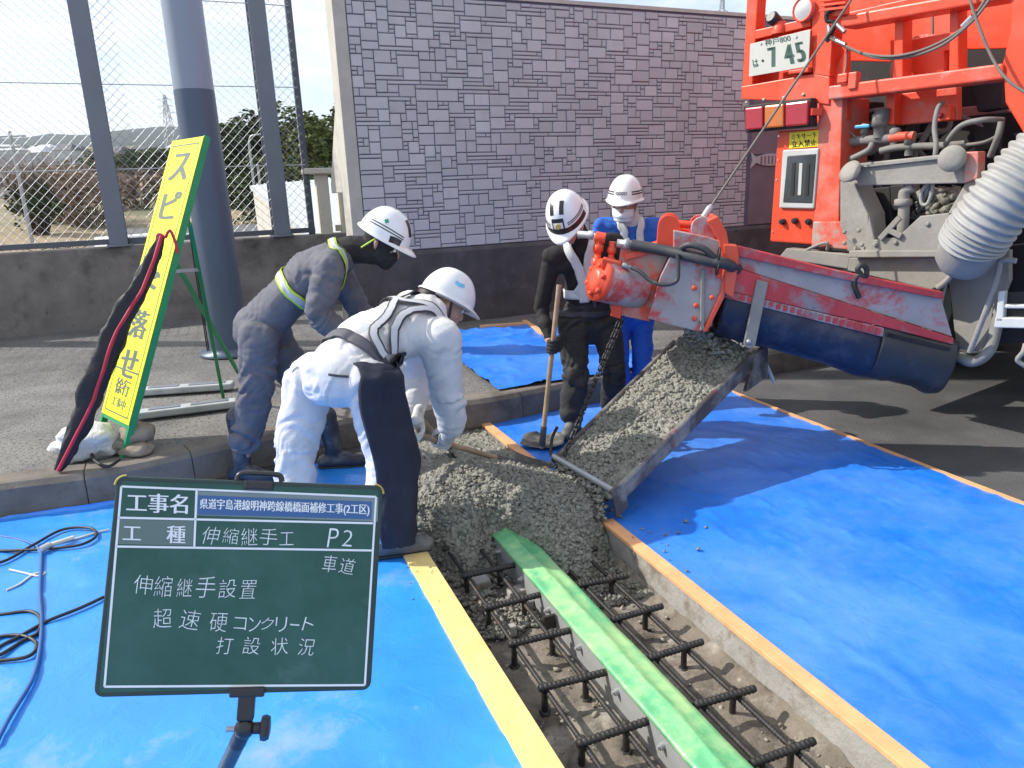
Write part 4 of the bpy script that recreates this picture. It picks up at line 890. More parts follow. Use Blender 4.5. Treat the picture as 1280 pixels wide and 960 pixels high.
# ================================================================== THE FOUR WORKERS
def shovel(a, b, bdir, bn_, label, blade=(.21, .27), grip=True):
    a, b = Vector(a), Vector(b); d = (b-a).normalized(); t = thing('shovel', b, label, 'shovel'); mb = MB(); mb.tube(bez([a, a.lerp(b, .5), b], 4), .0155, 10); mb.build('handle', M('wood_handle'), t)
    mb = MB(); mb.tube([b - d*.14, b - d*.02, b + bdir*.05], [.019, .021, .014], 10); mb.build('socket', M('boot_grey'), t)
    x = bdir.normalized(); z = (bn_ - x*bn_.dot(x)).normalized(); y = z.cross(x); w_, l_ = blade; mb = MB()
    def bf_(u, v):
        k = (u-.5)*2; tip = 1 if v < .75 else math.sqrt(max(0, 1-((v-.75)/.25)**2*.85)); return b + x*(v*l_) + y*(k*w_/2*tip) + z*(.030*k*k - .012*math.sin(v*3.1))
    mb.grid(bf_, 10, 14); mb.build('blade', M('steel_blade'), t, solid=.004); 
    if grip:
        r = d.cross(V(0, 0, 1)).normalized(); mb = MB(); mb.tube([a, a - d*.05 + r*.045, a - d*.10 + r*.05], .010, 7); mb.tube([a, a - d*.05 - r*.045, a - d*.10 - r*.05], .010, 7); mb.tube([a - d*.10 - r*.062, a - d*.10 + r*.062], .015, 8); mb.build('grip', M('wood_handle'), t)
    return t
mat('steel_blade', (.10, .10, .095), .55, metal=.3, var=.3, scale=12, second=(.20, .19, .165), mask=(.45, .6), mscale=9)
Z = V(0, 0, 1)
# ---------------------------------------------------------------- white clothed worker
fwd = V(.62, .78, 0).normalized()
W = make_joints(pelvis=P(430, 462, 3.25), belly=P(463, 428, 3.38), chest=P(503, 410, 3.5), neck=P(538, 388, 3.61), head=P(557, 381, 3.74), shR=P(549, 424, 3.42), elR=P(560, 492, 3.48), wrR=P(566, 540, 3.545), shL=P(515, 388, 3.76), elL=P(524, 470, 3.88), wrL=P(511, 530, 3.72),
    hipR=P(463, 486, 3.16), knR=P(484, 577, 3.12), anR=P(488, 668, 3.06), hipL=P(388, 478, 3.3), knL=P(370, 560, 3.25), anL=P(366, 668, 3.2), toeR=V(.97, .2, 0), toeL=V(.6, .8, 0), z0R=.008, z0L=.01, hdir=V(.80, .30, -.52), hroll=-.10, fwd=fwd)
pw = body(W, 'worker in dusty white shirt and trousers with a navy leg apron, bending with a shovel')
o, trv = trousers(W, 'cloth_white', pw, .008, amp=.012, thigh=.108, knee=.088, cuff=.082, seed=1, z_end=.02)
o, jv, tv = jacket(W, 'cloth_white', pw, .014, amp=.012, seed=2, name='shirt', arm=(.078, .068, .050))
boots('work_boot', [(W['anR'], W['toeR'], .008, V(-.03, .05, 1)), (W['anL'], W['toeL'], .01, Z)], 'boot_grey', pw, .12, .058)
jb, tb = bvh(jv), bvh(trv)
# navy apron over the right leg, from belt to boot
mb = MB(); apth = bez([W['pelvis'].lerp(W['belly'], .74) + (W['shR']-W['shL']).normalized()*.10, W['hipR'] + Z*.10 + V(.03, .02, 0), W['hipR'] + V(.02, 0, -.04), W['knR'] + V(.01, 0, .0), W['anR'] + V(.01, 0, .10), W['anR'] + V(.015, .0, -.02)], 8); axx = V(.85, -.5, 0).normalized(); ayy = V(-axx.y, axx.x, 0)
apb = bvh(trv)
def apf(u, v):
    k = v*(len(apth)-1); i = min(int(k), len(apth)-2); p = apth[i].lerp(apth[i+1], k-i); a = rad(-78 + 205*u); r = float(np.interp(v, [0, .2, .5, .8, 1], [.150, .145, .128, .120, .108])) + .016*fbm((a*1.6, v*4, 3)) + .012*math.sin(a*4+v*2.2+2*fbm((v*3, a, 1)))*min(1, v*2)
    q = p + axx*(math.cos(a)*r) + ayy*(math.sin(a)*r); w_ = max(0, 1-v/.42)
    if w_ > 0:
        h = apb.find_nearest(q); h2 = jb.find_nearest(q); h = h2 if (v < .3 and (h2[0]-p).length > (h[0]-p).length) else h; g = h[0] + h[1]*.016; q = q.lerp(g, min(1, w_*1.6))
    return q
mb.grid(apf, 40, 60); mb.build('leg_apron', M('cloth_navy'), pw, solid=.004)
mb = MB(); rg_ = ring_pts(bvh(tv), W['pelvis'].lerp(W['belly'], .42), (W['belly']-W['pelvis'])); mb2 = MB(); ribbon(mb2, rg_[:-1] + [rg_[0]], .055, jb, .014, 4); mb2.build('waist_belt', M('belt_grey'), pw, solid=.004)
back = -W['front']; lat = (W['shR']-W['shL']).normalized(); cA = W['chest'] + back*.16
def onback(t, l): return W['belly'].lerp(W['neck'], t) + back*.16 + lat*l
s1 = [W['shL'].lerp(W['neck'], .45) + W['front']*.06, W['shL'].lerp(W['neck'], .5) + back*.07, onback(.62, -.02), onback(.35, .10), onback(.08, .15), onback(-.05, .15) + W['front']*.16]
s2 = [W['shR'].lerp(W['neck'], .45) + W['front']*.06, W['shR'].lerp(W['neck'], .5) + back*.07, onback(.66, .04), onback(.55, -.10), onback(.45, -.17) + W['front']*.10]
s3 = [W['shR'].lerp(W['neck'], .4) + W['front']*.05, W['shR'].lerp(W['neck'], .4) + back*.08, onback(.62, .15), onback(.35, .17) + W['front']*.05, onback(.12, .17) + W['front']*.16]
jt = bvh(tv)
for s_ in (s1, s2, s3):
    mb = MB(); ribbon(mb, s_, .048, jt, .017, 8); h = mb.build('harness_strap', M('strap_dark'), pw, solid=.002); mb = MB(); ribbon(mb, s_, .030, jt, .0205, 8); mb.build('reflective_strip', M('reflect_grey'), h)
mb = MB(); q = W['pelvis']
def tpt(x, y): 
    d = ray(x, y).normalized(); h = tb.ray_cast(CAM, d); return h[0] if h[0] else P(x, y, 3.2)
ribbon(mb, [tpt(348, 455), tpt(358, 462), tpt(372, 458)], .012, tb, .004, 4); mb.build('pocket_flap', M('cloth_white'), pw, solid=.004)
mb = MB(); ribbon(mb, [tpt(411, 468), tpt(424, 470), tpt(436, 471)], .010, tb, .006, 4); mb.build('zip_pocket', M('strap_dark'), pw, solid=.002)
c, f, r, u = W['head'], W['hf'], W['hr'], W['hu']
o, hb, sh = helmet(pw, c, f, r, u); mb = MB(); ribbon(mb, [sh(rad(78), .55), sh(rad(90), .50), sh(rad(102), .55)], .022, hb, .004, 4); mb.build('logo_mark', M('mark_blue'), o)
mb = MB(); mb.grid(lambda i, j: c + u*(.04-.10*j) - f*(.05 + .045*math.sin(j*1.8+.6)) + (r*math.cos(rad(200*i-10)) - f*math.sin(rad(200*i-10)) *.85)*(.080 - .012*j), 18, 8); mb.build('hair', M('hair'), pw, solid=.006)
chin(pw, c, f, r, u, 'strap_dark')
sa, sb_ = P(500, 537, 3.60), G(646, 580, .10); sd = (sb_-sa).normalized()
hr_ = onplane(566, 556, sa, sd.cross(RT).cross(sd) if False else (CAM-sa)); kR = sa + sd*((P(566, 556, 3.6)-sa).dot(sd)); kL = sa + sd*((P(514, 541, 3.62)-sa).dot(sd))
shovel(sa - sd*.22, sb_, sd, V(.1, -.2, 1), 'wooden handled shovel in the white-clad worker\'s gloved hands, blade in the concrete', grip=False)
hand_mesh('glove', kR, -sd, V(-.2, .5, -.5), W['elR'], M('glove_white'), pw); hand_mesh('glove', kL, sd, V(.1, -.6, -.4), W['elL'], M('glove_white'), pw)
for k, g in (('R', kR), ('L', kL)):
    mb = MB(); e = W['wr'+k]; chain(mb, [e + (W['el'+k]-e).normalized()*.03, e.lerp(g, .62)], [.046, .040]); skin_obj('glove_cuff', sculpt(mb, .008, 2, lambda v: np.array([.004*mnoise.noise((p[0]*30, p[1]*30, p[2]*40)) for p in v])), M('glove_white'), pw)
# ---------------------------------------------------------------- grey coverall worker
A = make_joints(pelvis=P(330, 402, 4.15), chest=P(393, 340, 4.15), neck=P(438, 312, 4.14), head=P(478, 304, 4.13), shR=P(412, 335, 3.97), elR=P(400, 392, 3.93), wrR=P(462, 455, 4.02), shL=P(415, 325, 4.32), elL=P(450, 390, 4.36), wrL=P(478, 440, 4.22),
    hipR=P(325, 418, 4.05), knR=P(320, 490, 4.03), anR=P(303, 575, 4.03), hipL=P(338, 418, 4.26), knL=P(385, 495, 4.3), anL=P(418, 572, 4.2), toeR=V(1, -.25, 0), toeL=V(1, .05, 0), z0R=.01, z0L=.01, hdir=V(.86, -.10, -.52), hroll=0, fwd=V(1, .1, 0))
pg = body(A, 'worker in grey coveralls and black balaclava with lime straps, bending behind the white-clad worker')
o, trv = trousers(A, 'cloth_grey', pg, .004, amp=.014, thigh=.112, knee=.092, cuff=.082, seed=5, z_end=.14, name='coverall_legs')
o, jv, tv = jacket(A, 'cloth_grey', pg, .0, amp=.013, seed=6, name='coverall_top', arm=(.082, .072, .052)); jb = bvh(jv); tb_ = bvh(tv)
boots('rubber_boot', [(A['anR'], A['toeR'], .008, V(.02, 0, 1)), (A['anL'], A['toeL'], .008, V(-.1, .03, 1))], 'boot_rubber', pg, .26, .064)
mb = MB(); rg_ = ring_pts(tb_, A['belly'].lerp(A['chest'], .35), (A['chest']-A['pelvis'])); ribbon(mb, rg_[:-1]+[rg_[0]], .055, jb, .012, 4); h = mb.build('hi_vis_band', M('strap_lime'), pg, solid=.003); mb = MB(); ribbon(mb, rg_[:-1]+[rg_[0]], .030, jb, .016, 4); mb.build('reflective_strip', M('reflect_grey'), h)
lat = (A['shR']-A['shL']).normalized(); bk = -A['front']
sp_ = [A['neck'].lerp(A['shR'], .62) + bk*.1, A['shR'] + (A['neck']-A['shR'])*.28 + A['front']*.02 + lat*.05, A['shR'].lerp(A['chest'], .35) + lat*.12 + A['front']*.14, A['chest'].lerp(A['belly'], .5) + lat*.14 + A['front']*.12]
sp_ = [A['neck'].lerp(A['shL'], .3) + bk*.1, A['neck'].lerp(A['shR'], .35) + bk*.08, A['neck'].lerp(A['shR'], .75) + A['front']*.05 + lat*.02, A['shR'] + A['front']*.12 + (A['neck']-A['shR'])*.25, A['chest'] + A['front']*.15 + lat*.12]
mb = MB(); ribbon(mb, sp_, .046, jb, .010, 8); h = mb.build('hi_vis_band', M('strap_lime'), pg, solid=.003); mb = MB(); ribbon(mb, sp_, .026, jb, .014, 8); mb.build('reflective_strip', M('reflect_grey'), h)
c, f, r, u = A['head'], A['hf'], A['hr'], A['hu']
mb = MB(); ax = (r, f, u); mb.sphere(c + u*.03 - f*.012, (.088, .105, .10), 16, 12, ax); mb.sphere(c - u*.045 + f*.02, (.074, .078, .075), 14, 10, ax); chain(mb, [c - u*.06 - f*.02, A['neck'], A['neck'].lerp(A['chest'], .3)], [.074, .080, .10]); chain(mb, [c - u*.05 + f*.062, c - u*.085 + f*.062], [.055, .042]); skin_obj('balaclava', sculpt(mb, .009, 3, folds([(c, A['neck'], 1.)], .005, 22)), M('cloth_black'), pg)
mb = MB(); mb.grid(lambda i, j: c + u*(.030-.040*j) + f*(.094 + .006*math.cos((i-.5)*3)) + r*((i-.5)*.11) - f*(.10*(i-.5)**2*2), 8, 4); fo_ = None
o, hb, sh = helmet(pg, c + u*.012, f, r, u)
for th0, ph in ((0, .32), (0, .42)):
    mb = MB(); ribbon(mb, [sh(rad(a), ph*(.5+.5*abs(math.sin(rad(a))))) for a in (35, 60, 90, 120, 150)], .006, hb, .003, 8); mb.build('stripe', M('helmet_black'), o)
mb = MB(); ribbon(mb, [sh(rad(20), 1.05), sh(rad(14), .75), sh(rad(10), .4)], .030, hb, .004, 5); mb.build('visor_band', M('helmet_black'), o); mb = MB(); ribbon(mb, [sh(rad(40), .10), sh(rad(55), .12), sh(rad(68), .10)], .035, hb, .004, 5); mb.build('visor_band', M('helmet_black'), o)
for a, b in (((84, .62), (96, .62)), ((90, .53), (90, .71))):
    mb = MB(); ribbon(mb, [sh(rad(a[0]), a[1]), sh(rad((a[0]+b[0])/2), (a[1]+b[1])/2), sh(rad(b[0]), b[1])], .011, hb, .0045, 3); mb.build('green_cross', M('mark_green'), o)
mb = MB(); mb.tube(bez([c + r*.092 + u*.03 - f*.02, c + r*.095 - u*.02 - f*.05, c + r*.08 - u*.06 - f*.075], 5), .005, 6); mb.build('chin_strap', M('strap_lime'), pg)
ga, gb = P(470, 462, 4.05), G(556, 556, .06); gd = (gb-ga).normalized(); shovel(ga, gb, gd, V(.3, -.3, 1), 'wooden shovel of the grey-clad worker, half hidden behind the white-clad worker', grip=False)
hand_mesh('glove', ga + gd*.04, gd, V(.4, .5, -.4), A['elR'], M('glove_white'), pg); hand_mesh('glove', ga + gd*.20, gd, V(.3, -.5, -.4), A['elL'], M('glove_white'), pg)
# ---------------------------------------------------------------- black clothed worker
B = make_joints(pelvis=P(738, 396, 4.78), chest=P(735, 335, 4.70), neck=P(724, 300, 4.60), head=P(711, 277, 4.50), shR=P(690, 322, 4.64), elR=P(677, 385, 4.68), wrR=P(687, 426, 4.54), shL=P(768, 303, 4.68), elL=P(800, 350, 4.56), wrL=P(778, 372, 4.44),
    hipR=P(716, 404, 4.72), knR=P(719, 468, 4.62), anR=P(716, 528, 4.66), hipL=P(758, 404, 4.76), knL=P(768, 466, 4.72), anL=P(765, 522, 4.86), toeR=V(-.35, -.93, 0), toeL=V(.1, -1, 0), z0R=.012, z0L=.012, hdir=V(-.28, -.66, -.70), hroll=.10, fwd=V(-.2, -1, 0))
pk = body(B, 'worker in black with a white harness and black striped helmet, leaning on a shovel')
o, trv = trousers(B, 'cloth_charcoal', pk, .0, amp=.014, thigh=.098, knee=.082, cuff=.078, seed=9, z_end=.05)
o, jv, tv = jacket(B, 'cloth_black', pk, -.012, amp=.009, seed=10, name='black_shirt', arm=(.066, .058, .044)); jb = bvh(jv); tb_ = bvh(tv)
boots('work_shoe', [(B['anR'], B['toeR'], .012, Z), (B['anL'], B['toeL'], .012, Z)], 'boot_grey', pk, .12, .058)
fr, lat = B['front'], (B['shR']-B['shL']).normalized(); mid = B['belly'].lerp(B['chest'], .15)
def jhit(x, y):
    h = jb.ray_cast(CAM, ray(x, y).normalized()); return h[0] if h[0] else P(x, y, 4.55)
for sg_ in ('R', 'L'):
    s0 = B['neck'].lerp(B['sh'+sg_], .48); k = 1 if sg_ == 'R' else -1; pth = [s0 - fr*.10, s0 + Z*.06, s0 + fr*.10 - Z*.02, B['chest'] + fr*.2 + lat*(.095*k), mid + fr*.2 + lat*(.085*k) - Z*.01]
    pth = pth if sg_ == 'R' else [jhit(x, y) for x, y in ((752, 284), (741, 296), (736, 318), (734, 345), (722, 368))]; mb = MB(); ribbon(mb, pth, .062, tb_ if sg_ == 'R' else jb, .022 if sg_ == 'R' else .014, 8); mb.build('harness_strap', M('strap_white'), pk, solid=.003)
mb = MB(); rg_ = ring_pts(tb_, mid - Z*.02, Z); ribbon(mb, rg_[:-1]+[rg_[0]], .058, jb, .012, 4); mb.build('harness_belt', M('strap_white'), pk, solid=.003)
mb = MB(); mb.box(tb_.ray_cast(mid - Z*.02 + fr*.6, -fr)[0] + fr*.02, (.012, .05, .06), (fr.cross(Z), fr, Z)); mb.build('belt_buckle', M('strap_dark'), pk, bevel=.003)
mb = MB(); rg_ = ring_pts(bvh(trv), B['pelvis'] + Z*.04, Z); ribbon(mb, rg_[:-1]+[rg_[0]], .04, bvh(trv), .008, 4); mb.build('trouser_belt', M('strap_dark'), pk, solid=.003)
for k in 'RL':
    mb = MB(); tv_ = bvh(trv); kk = B['kn'+k] + V(0, -.12, 0); ribbon(mb, [kk + Z*.07, kk, kk - Z*.07], .10, tv_, .010, 5); mb.build('knee_patch', M('cloth_charcoal'), pk, solid=.006)
c, f, r, u = B['head'], B['hf'], B['hr'], B['hu']
mb = MB(); chain(mb, [c - u*.07 - f*.02, B['neck'], B['neck'].lerp(B['chest'], .2)], [.068, .074, .09]); mb.sphere(c - f*.02 - u*.0, (.080, .09, .08), 14, 10, (r, f, u)); skin_obj('neck_gaiter', sculpt(mb, .009, 3), M('cloth_black'), pk)
o, hb, sh = helmet(pk, c + u*.012, f, r, u)
pts = [sh(rad(a), .10) for a in range(-90, 91, 15)]
mb = MB(); ribbon(mb, pts, .034, hb, .004, 3, 5); mb.build('visor_band', M('helmet_black'), o)
for ph in (.30, .37):
    for s_ in (-1, 1): mb = MB(); ribbon(mb, [sh(rad(s_*a), ph) for a in (28, 50, 75, 100)], .006, hb, .003, 5); mb.build('stripe', M('helmet_black'), o)
mb = MB(); ribbon(mb, [sh(0, .22), sh(0, .42), sh(0, .66)], .074, hb, .004, 6, 6); mb.build('front_panel', M('helmet_black'), o); mb = MB(); ribbon(mb, [sh(0, .26), sh(0, .38), sh(0, .50)], .058, hb, .006, 6, 6); mb.build('front_panel_inset', M('helmet_white'), o)
for s_ in (-1, 1): mb = MB(); ribbon(mb, [sh(rad(s_*20), .78), sh(rad(s_*28), 1.05), sh(rad(s_*50), 1.30)], .026, hb, .004, 6); mb.build('vent_band', M('helmet_black'), o)
mb = MB(); e = sh(0, .36); nn = (e-(c+u*.03)).normalized(); mb.lathe(e + nn*.007, nn, [(.018, 0), (.018, .002), (.014, .003)], 14); mb.build('gold_emblem', M('gold'), o)
chin(pk, c, f, r, u)
ba, bb = P(699, 356, 4.42), G(677, 560, .03); bd_ = (bb-ba).normalized(); shovel(ba, bb, V(-.25, -.6, -.02).normalized() if False else V(.05, .35, -.0).normalized(), V(0, 0, 1), 'worn shovel held upright by the black-clad worker, blade on the blue sheet', (.27, .24), grip=False)
kb = ba + bd_*((P(690, 432, 4.45)-ba).dot(bd_)); hand_mesh('glove', kb, -bd_, V(.35, -.6, 0), B['elR'], M('glove_black'), pk); hand_mesh('glove', B['wrL'] + V(-.05, -.06, -.02), V(0, .3, 1), V(-.6, .2, 0), B['elL'], M('glove_black'), pk)
# ---------------------------------------------------------------- blue clothed worker
D = make_joints(pelvis=P(787, 385, 5.36), chest=P(788, 312, 5.32), neck=P(786, 276, 5.28), head=P(781, 256, 5.21), shR=P(752, 285, 5.30), elR=P(742, 360, 5.28), wrR=P(755, 405, 5.16), shL=P(824, 286, 5.32), elL=P(834, 352, 5.26), wrL=P(806, 372, 5.08),
    hipR=P(772, 398, 5.34), knR=P(774, 450, 5.28), anR=P(778, 492, 5.32), hipL=P(802, 398, 5.36), knL=P(803, 450, 5.30), anL=P(800, 492, 5.34), toeR=V(-.3, -1, 0), toeL=V(.1, -1, 0), z0R=.012, z0L=.012, hdir=V(-.34, -.90, -.12), hroll=-.05, fwd=V(-.2, -1, 0))
pb2 = body(D, 'worker in bright blue work clothes with a white face mask, behind the orange auger head')
o, trv = trousers(D, 'cloth_blue', pb2, -.006, amp=.012, thigh=.095, knee=.078, cuff=.074, seed=13, z_end=.03)
o, jv, tv = jacket(D, 'cloth_blue', pb2, -.008, amp=.010, seed=14, arm=(.066, .058, .046)); jb = bvh(jv)
boots('rubber_boot', [(D['anR'], D['toeR'], .012, Z), (D['anL'], D['toeL'], .012, Z)], 'boot_rubber', pb2, .18, .058)
c, f, r, u = D['head'], D['hf'], D['hr'], D['hu']
fr = D['front']; lat = (D['shR']-D['shL']).normalized()
for k_, sg_ in ((1, 'R'), (-1, 'L')):
    s0 = D['neck'].lerp(D['sh'+sg_], .35); mb = MB(); ribbon(mb, [s0 - fr*.09, s0 + Z*.06, s0 + fr*.12 - Z*.03, D['chest'] + fr*.2 + lat*(.05*k_)], .055, jb, .010, 8); mb.build('harness_strap', M('strap_white'), pb2, solid=.003)
mb = MB(); chain(mb, [c - u*.075 - f*.03, D['neck'] + Z*.0], [.066, .085]); skin_obj('towel', sculpt(mb, .010, 2), M('cloth_white'), pb2)
mb = MB()
def mk(i, j):
    a = (i-.5)*2.3; b_ = j-.5; rr_ = .098 - .018*abs(b_)*2 + .012*math.exp(-(a*2.2)**2)*(1-abs(b_)); return c - u*(.058+.085*b_) + f*(math.cos(a)*rr_*.92 + .018) + r*(math.sin(a)*.078*(1-.35*max(0, b_))) + u*.003*math.sin(j*19)
mb.grid(mk, 18, 14); mb.build('face_mask', M('mask_white'), pb2, solid=.004)
o, hb, sh = helmet(pb2, c + u*.012, f, r, u)
for ph in (.26, .36): mb = MB(); ribbon(mb, [sh(rad(a), ph) for a in range(-175, 181, 25) if abs(a) > 22][::1] if False else [sh(rad(a), ph) for a in range(25, 336, 20)], .009, hb, .003, 4); mb.build('stripe', M('helmet_black'), o)
for a in (-14, -5):
    mb = MB(); e = sh(rad(a), .31); n_ = (e-c-u*.03).normalized(); x_, y_, _ = frame(n_, u); mb.tube([e + n_*.004 + x_*math.cos(t*.6283)*.009 + y_*math.sin(t*.6283)*.009 for t in range(11)], .0022, 4); mb.build('ring_mark', M('helmet_black'), o)
for a in (5, 15):
    mb = MB(); e = sh(rad(a), .31); n_ = (e-c-u*.03).normalized(); x_, y_, _ = frame(n_, u); mb.tube([e + n_*.004 + p_ for p_ in (x_*.011, y_*.011, -x_*.011, -y_*.011, x_*.011)], .0022, 4); mb.build('diamond_mark', M('helmet_black'), o)
chin(pb2, c, f, r, u)
for k in 'RL': hand_mesh('glove', D['wr'+k] + (D['wr'+k]-D['el'+k]).normalized()*.09, V(0, -.3, 1), V(.3 if k == 'R' else -.3, .5, 0), D['el'+k], M('glove_white'), pb2)
# ================================================================== THE MIXER TRUCK
TR_A = rad(56); TX = V(math.cos(TR_A), -math.sin(TR_A), 0); TN = V(-math.sin(TR_A), -math.cos(TR_A), 0); TY = -TN; TP = V(1.734, 4.926, 0)   # along the rear (to the right), outward normal, into the truck
mat('truck_orange', (.78, .075, .028), .38, var=.07, scale=3, second=(.60, .15, .10), mask=(.5, .8), mscale=2.2, third=(.45, .24, .19), tmask=(.62, .8), tscale=8, spec=.45, rough2=.6, bump=.0006, bscale=60)
mat('truck_dusty', (.70, .085, .04), .6, var=.1, scale=4, second=(.40, .35, .31), mask=(.42, .60), mscale=3.5, third=(.32, .30, .27), tmask=(.55, .65), tscale=12)
mat('steel_dusty', (.29, .275, .245), .85, var=.18, scale=6, second=(.44, .16, .11), mask=(.62, .74), mscale=4, third=(.20, .19, .17), tmask=(.58, .7), tscale=10, bump=.003, bscale=40)
mat('grey_dusty', (.27, .255, .225), .85, var=.15, scale=6, second=(.24, .23, .2), mask=(.5, .7), mscale=4, bump=.002, bscale=50)
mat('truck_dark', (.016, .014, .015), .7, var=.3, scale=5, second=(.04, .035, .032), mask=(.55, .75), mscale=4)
mat('lamp_red', (.34, .01, .03), .18, var=.08, scale=30, coat=.4); mat('lamp_amber', (.48, .13, .02), .18, var=.08, scale=30, coat=.4); mat('plate_white', (.50, .50, .45), .5, var=.05); mat('plate_green', (.04, .10, .08), .5); mat('label_yellow', (.80, .66, .03), .45); mat('ink', (.02, .02, .02), .6); mat('glass_dark', (.035, .045, .055), .08, spec=.8); mat('frame_grey', (.48, .49, .47), .5, var=.08); mat('hose_grey', (.20, .195, .18), .75, var=.2, scale=12); mat('cable_brown', (.16, .14, .12), .7); mat('duct_pale', (.31, .31, .295), .6, var=.06, scale=6, second=(.42, .41, .38), mask=(.5, .75), mscale=4); mat('chrome', (.6, .6, .6), .2, metal=.9, var=.03); mat('valve_blue', (.05, .35, .60), .4)
mat('truck_grimy', (.74, .078, .035), .5, var=.08, scale=3, second=(.50, .25, .20), mask=(.48, .68), mscale=2.6, third=(.34, .30, .27), tmask=(.6, .72), tscale=7, bump=.0006, bscale=60)
truck = thing('mixer_truck', TP + TX*.8 + TY*2.5, 'orange-red mobile concrete mixer truck seen from behind, coated in cement dust', 'truck')
def tpt_(x, y, v=0): return onplane(x, y, TP + TY*v, TN)                # pixel on the plane v metres into the truck
def tw(u, z, v=0): return TP + TX*u + TY*v + V(0, 0, z)
def panel(name, pts, v0, v1, m, parent=None, bevel=.006, ref=None, label=None):
    """plate whose outline is measured on the plane at depth ref, standing between depths v0 and v1"""
    ps = [tpt_(x, y, v0 if ref is None else ref) for x, y in pts]; n_ = [p - TN*((p-TP).dot(TN) + v0) for p in ps]
    mb = MB(); mb.prism(n_, TY*(v1-v0)); return mb.build(name, M(m), parent or truck, bevel=bevel, label=label)
def tube_(name, pts, r, m, parent=None, v=0, seg=10, n_=6):
    mb = MB(); mb.tube(bez([tpt_(x, y, vv) for x, y, vv in pts], n_), r, seg); return mb.build(name, M(m), parent or truck)
# left light frame
lf_ = panel('rear_frame', [(926.5, 108), (1018, 92), (1037, 96), (1036, 131), (1017, 128), (926.5, 124)], 0, .10, 'truck_orange')
panel('frame_post', [(935, -30), (949, -30), (940, 107), (927.5, 109)], .002, .09, 'truck_orange', lf_)
panel('frame_post', [(1013, -30), (1046, -30), (1037, 96), (1016, 92.5)], -.004, .10, 'truck_orange', lf_)
panel('frame_bar', [(942, 38), (1013, 22), (1013, 33), (941, 50)], .004, .08, 'truck_orange', lf_)
panel('backing_panel', [(930, 52), (1016, 30), (1016, 100), (929, 118)], .12, .14, 'truck_orange')
for x, y in ((933.5, 128), (955, 124.5), (980, 122), (1004.5, 118)):
    mb = MB(); c = tpt_(x, y, -.001); mb.lathe(c, TN, [(.009, 0), (.009, .006), (.004, .009)], 8); mb.build('rivet', M('plate_white'), lf_)
pl_ = panel('license_plate', [(937.5, 55), (1013, 36.5), (1010.5, 83), (936, 96)], -.035, -.031, 'plate_white', bevel=.003)
def onp(x, y, h): return tpt_(x, y, -.036)
sl_ = math.atan2(-16, 76)
for q in (('神戸800', onp, 972, 50.5, 33, 9, .02, 0, sl_), ('・', onp, 953.5, 76, 3.5, 3.5, .02, 0, sl_), ('7', onp, 966.5, 71.5, 11, 25, .06, 0, sl_), ('4', onp, 986, 68, 13, 25, .06, 0, sl_), ('5', onp, 1000.5, 65, 12, 25, .06, 0, sl_), ('は', onp, 944.5, 79, 7, 10, .02, 0, sl_)):
    mb = MB(); plane_text(mb, *q); mb.build('plate_lettering', M('plate_green'), pl_)
for x, y in ((951, 54.5), (995, 46)): mb = MB(); c = tpt_(x, y, -.036); mb.lathe(c, TN, [(.008, 0), (.007, .005)], 10); mb.build('plate_bolt', M('chrome'), pl_)
panel('plate_bracket', [(985, 88), (1010, 84), (1010, 90), (985, 93)], -.03, .12, 'truck_orange')
# tail lamp cluster
tl = panel('tail_lamp', [(929, 132), (1014, 122), (1015, 158), (931, 166)], -.06, .0, 'truck_dark', bevel=.008)
for q, m_ in (([(930.5, 135), (953, 132.5), (953, 161), (931, 163)], 'lamp_red'), ([(955, 132), (979, 129.5), (979, 158.5), (955, 160.5)], 'lamp_amber'), ([(981, 129), (1010, 125.5), (1009, 156), (981, 158.5)], 'lamp_red')): panel('lens', q, -.085, -.058, m_, tl, .010)
mb = MB(); a, b = tpt_(1012, 140, -.06), tpt_(1024, 140, 0); mb.bar(a, b, .05, .04); mb.build('bracket', M('truck_orange'), tl)
# beacon and round reflector lamp above the plate
mb = MB(); c = tpt_(971, 27, .02); mb.lathe(c, V(-.5, -.3, .25).normalized(), [(.03, -.05), (.034, 0), (.04, .05), (.03, .065)], 14); mb.build('plate_lamp', M('black_plastic'), truck)
mb = MB(); c = tpt_(975, 36, .02); mb.lathe(c, Z, [(.05, -.03), (.05, .01), (.03, .04)], 14); mb.build('lamp_socket', M('truck_orange'), truck)
mb = MB(); c = tpt_(1005, 12, -.02); mb.lathe(c, TN, [(.055, -.05), (.064, -.01), (.064, .01), (.058, .013), (.01, .02)], 20); rl = mb.build('work_lamp', M('frame_grey'), truck)
mb = MB(); mb.tube([c + TN*.012 + TX*math.cos(k*.349)*.064 + Z*math.sin(k*.349)*.064 for k in range(19)], .007, 6); mb.build('lamp_rim', M('truck_orange'), rl)
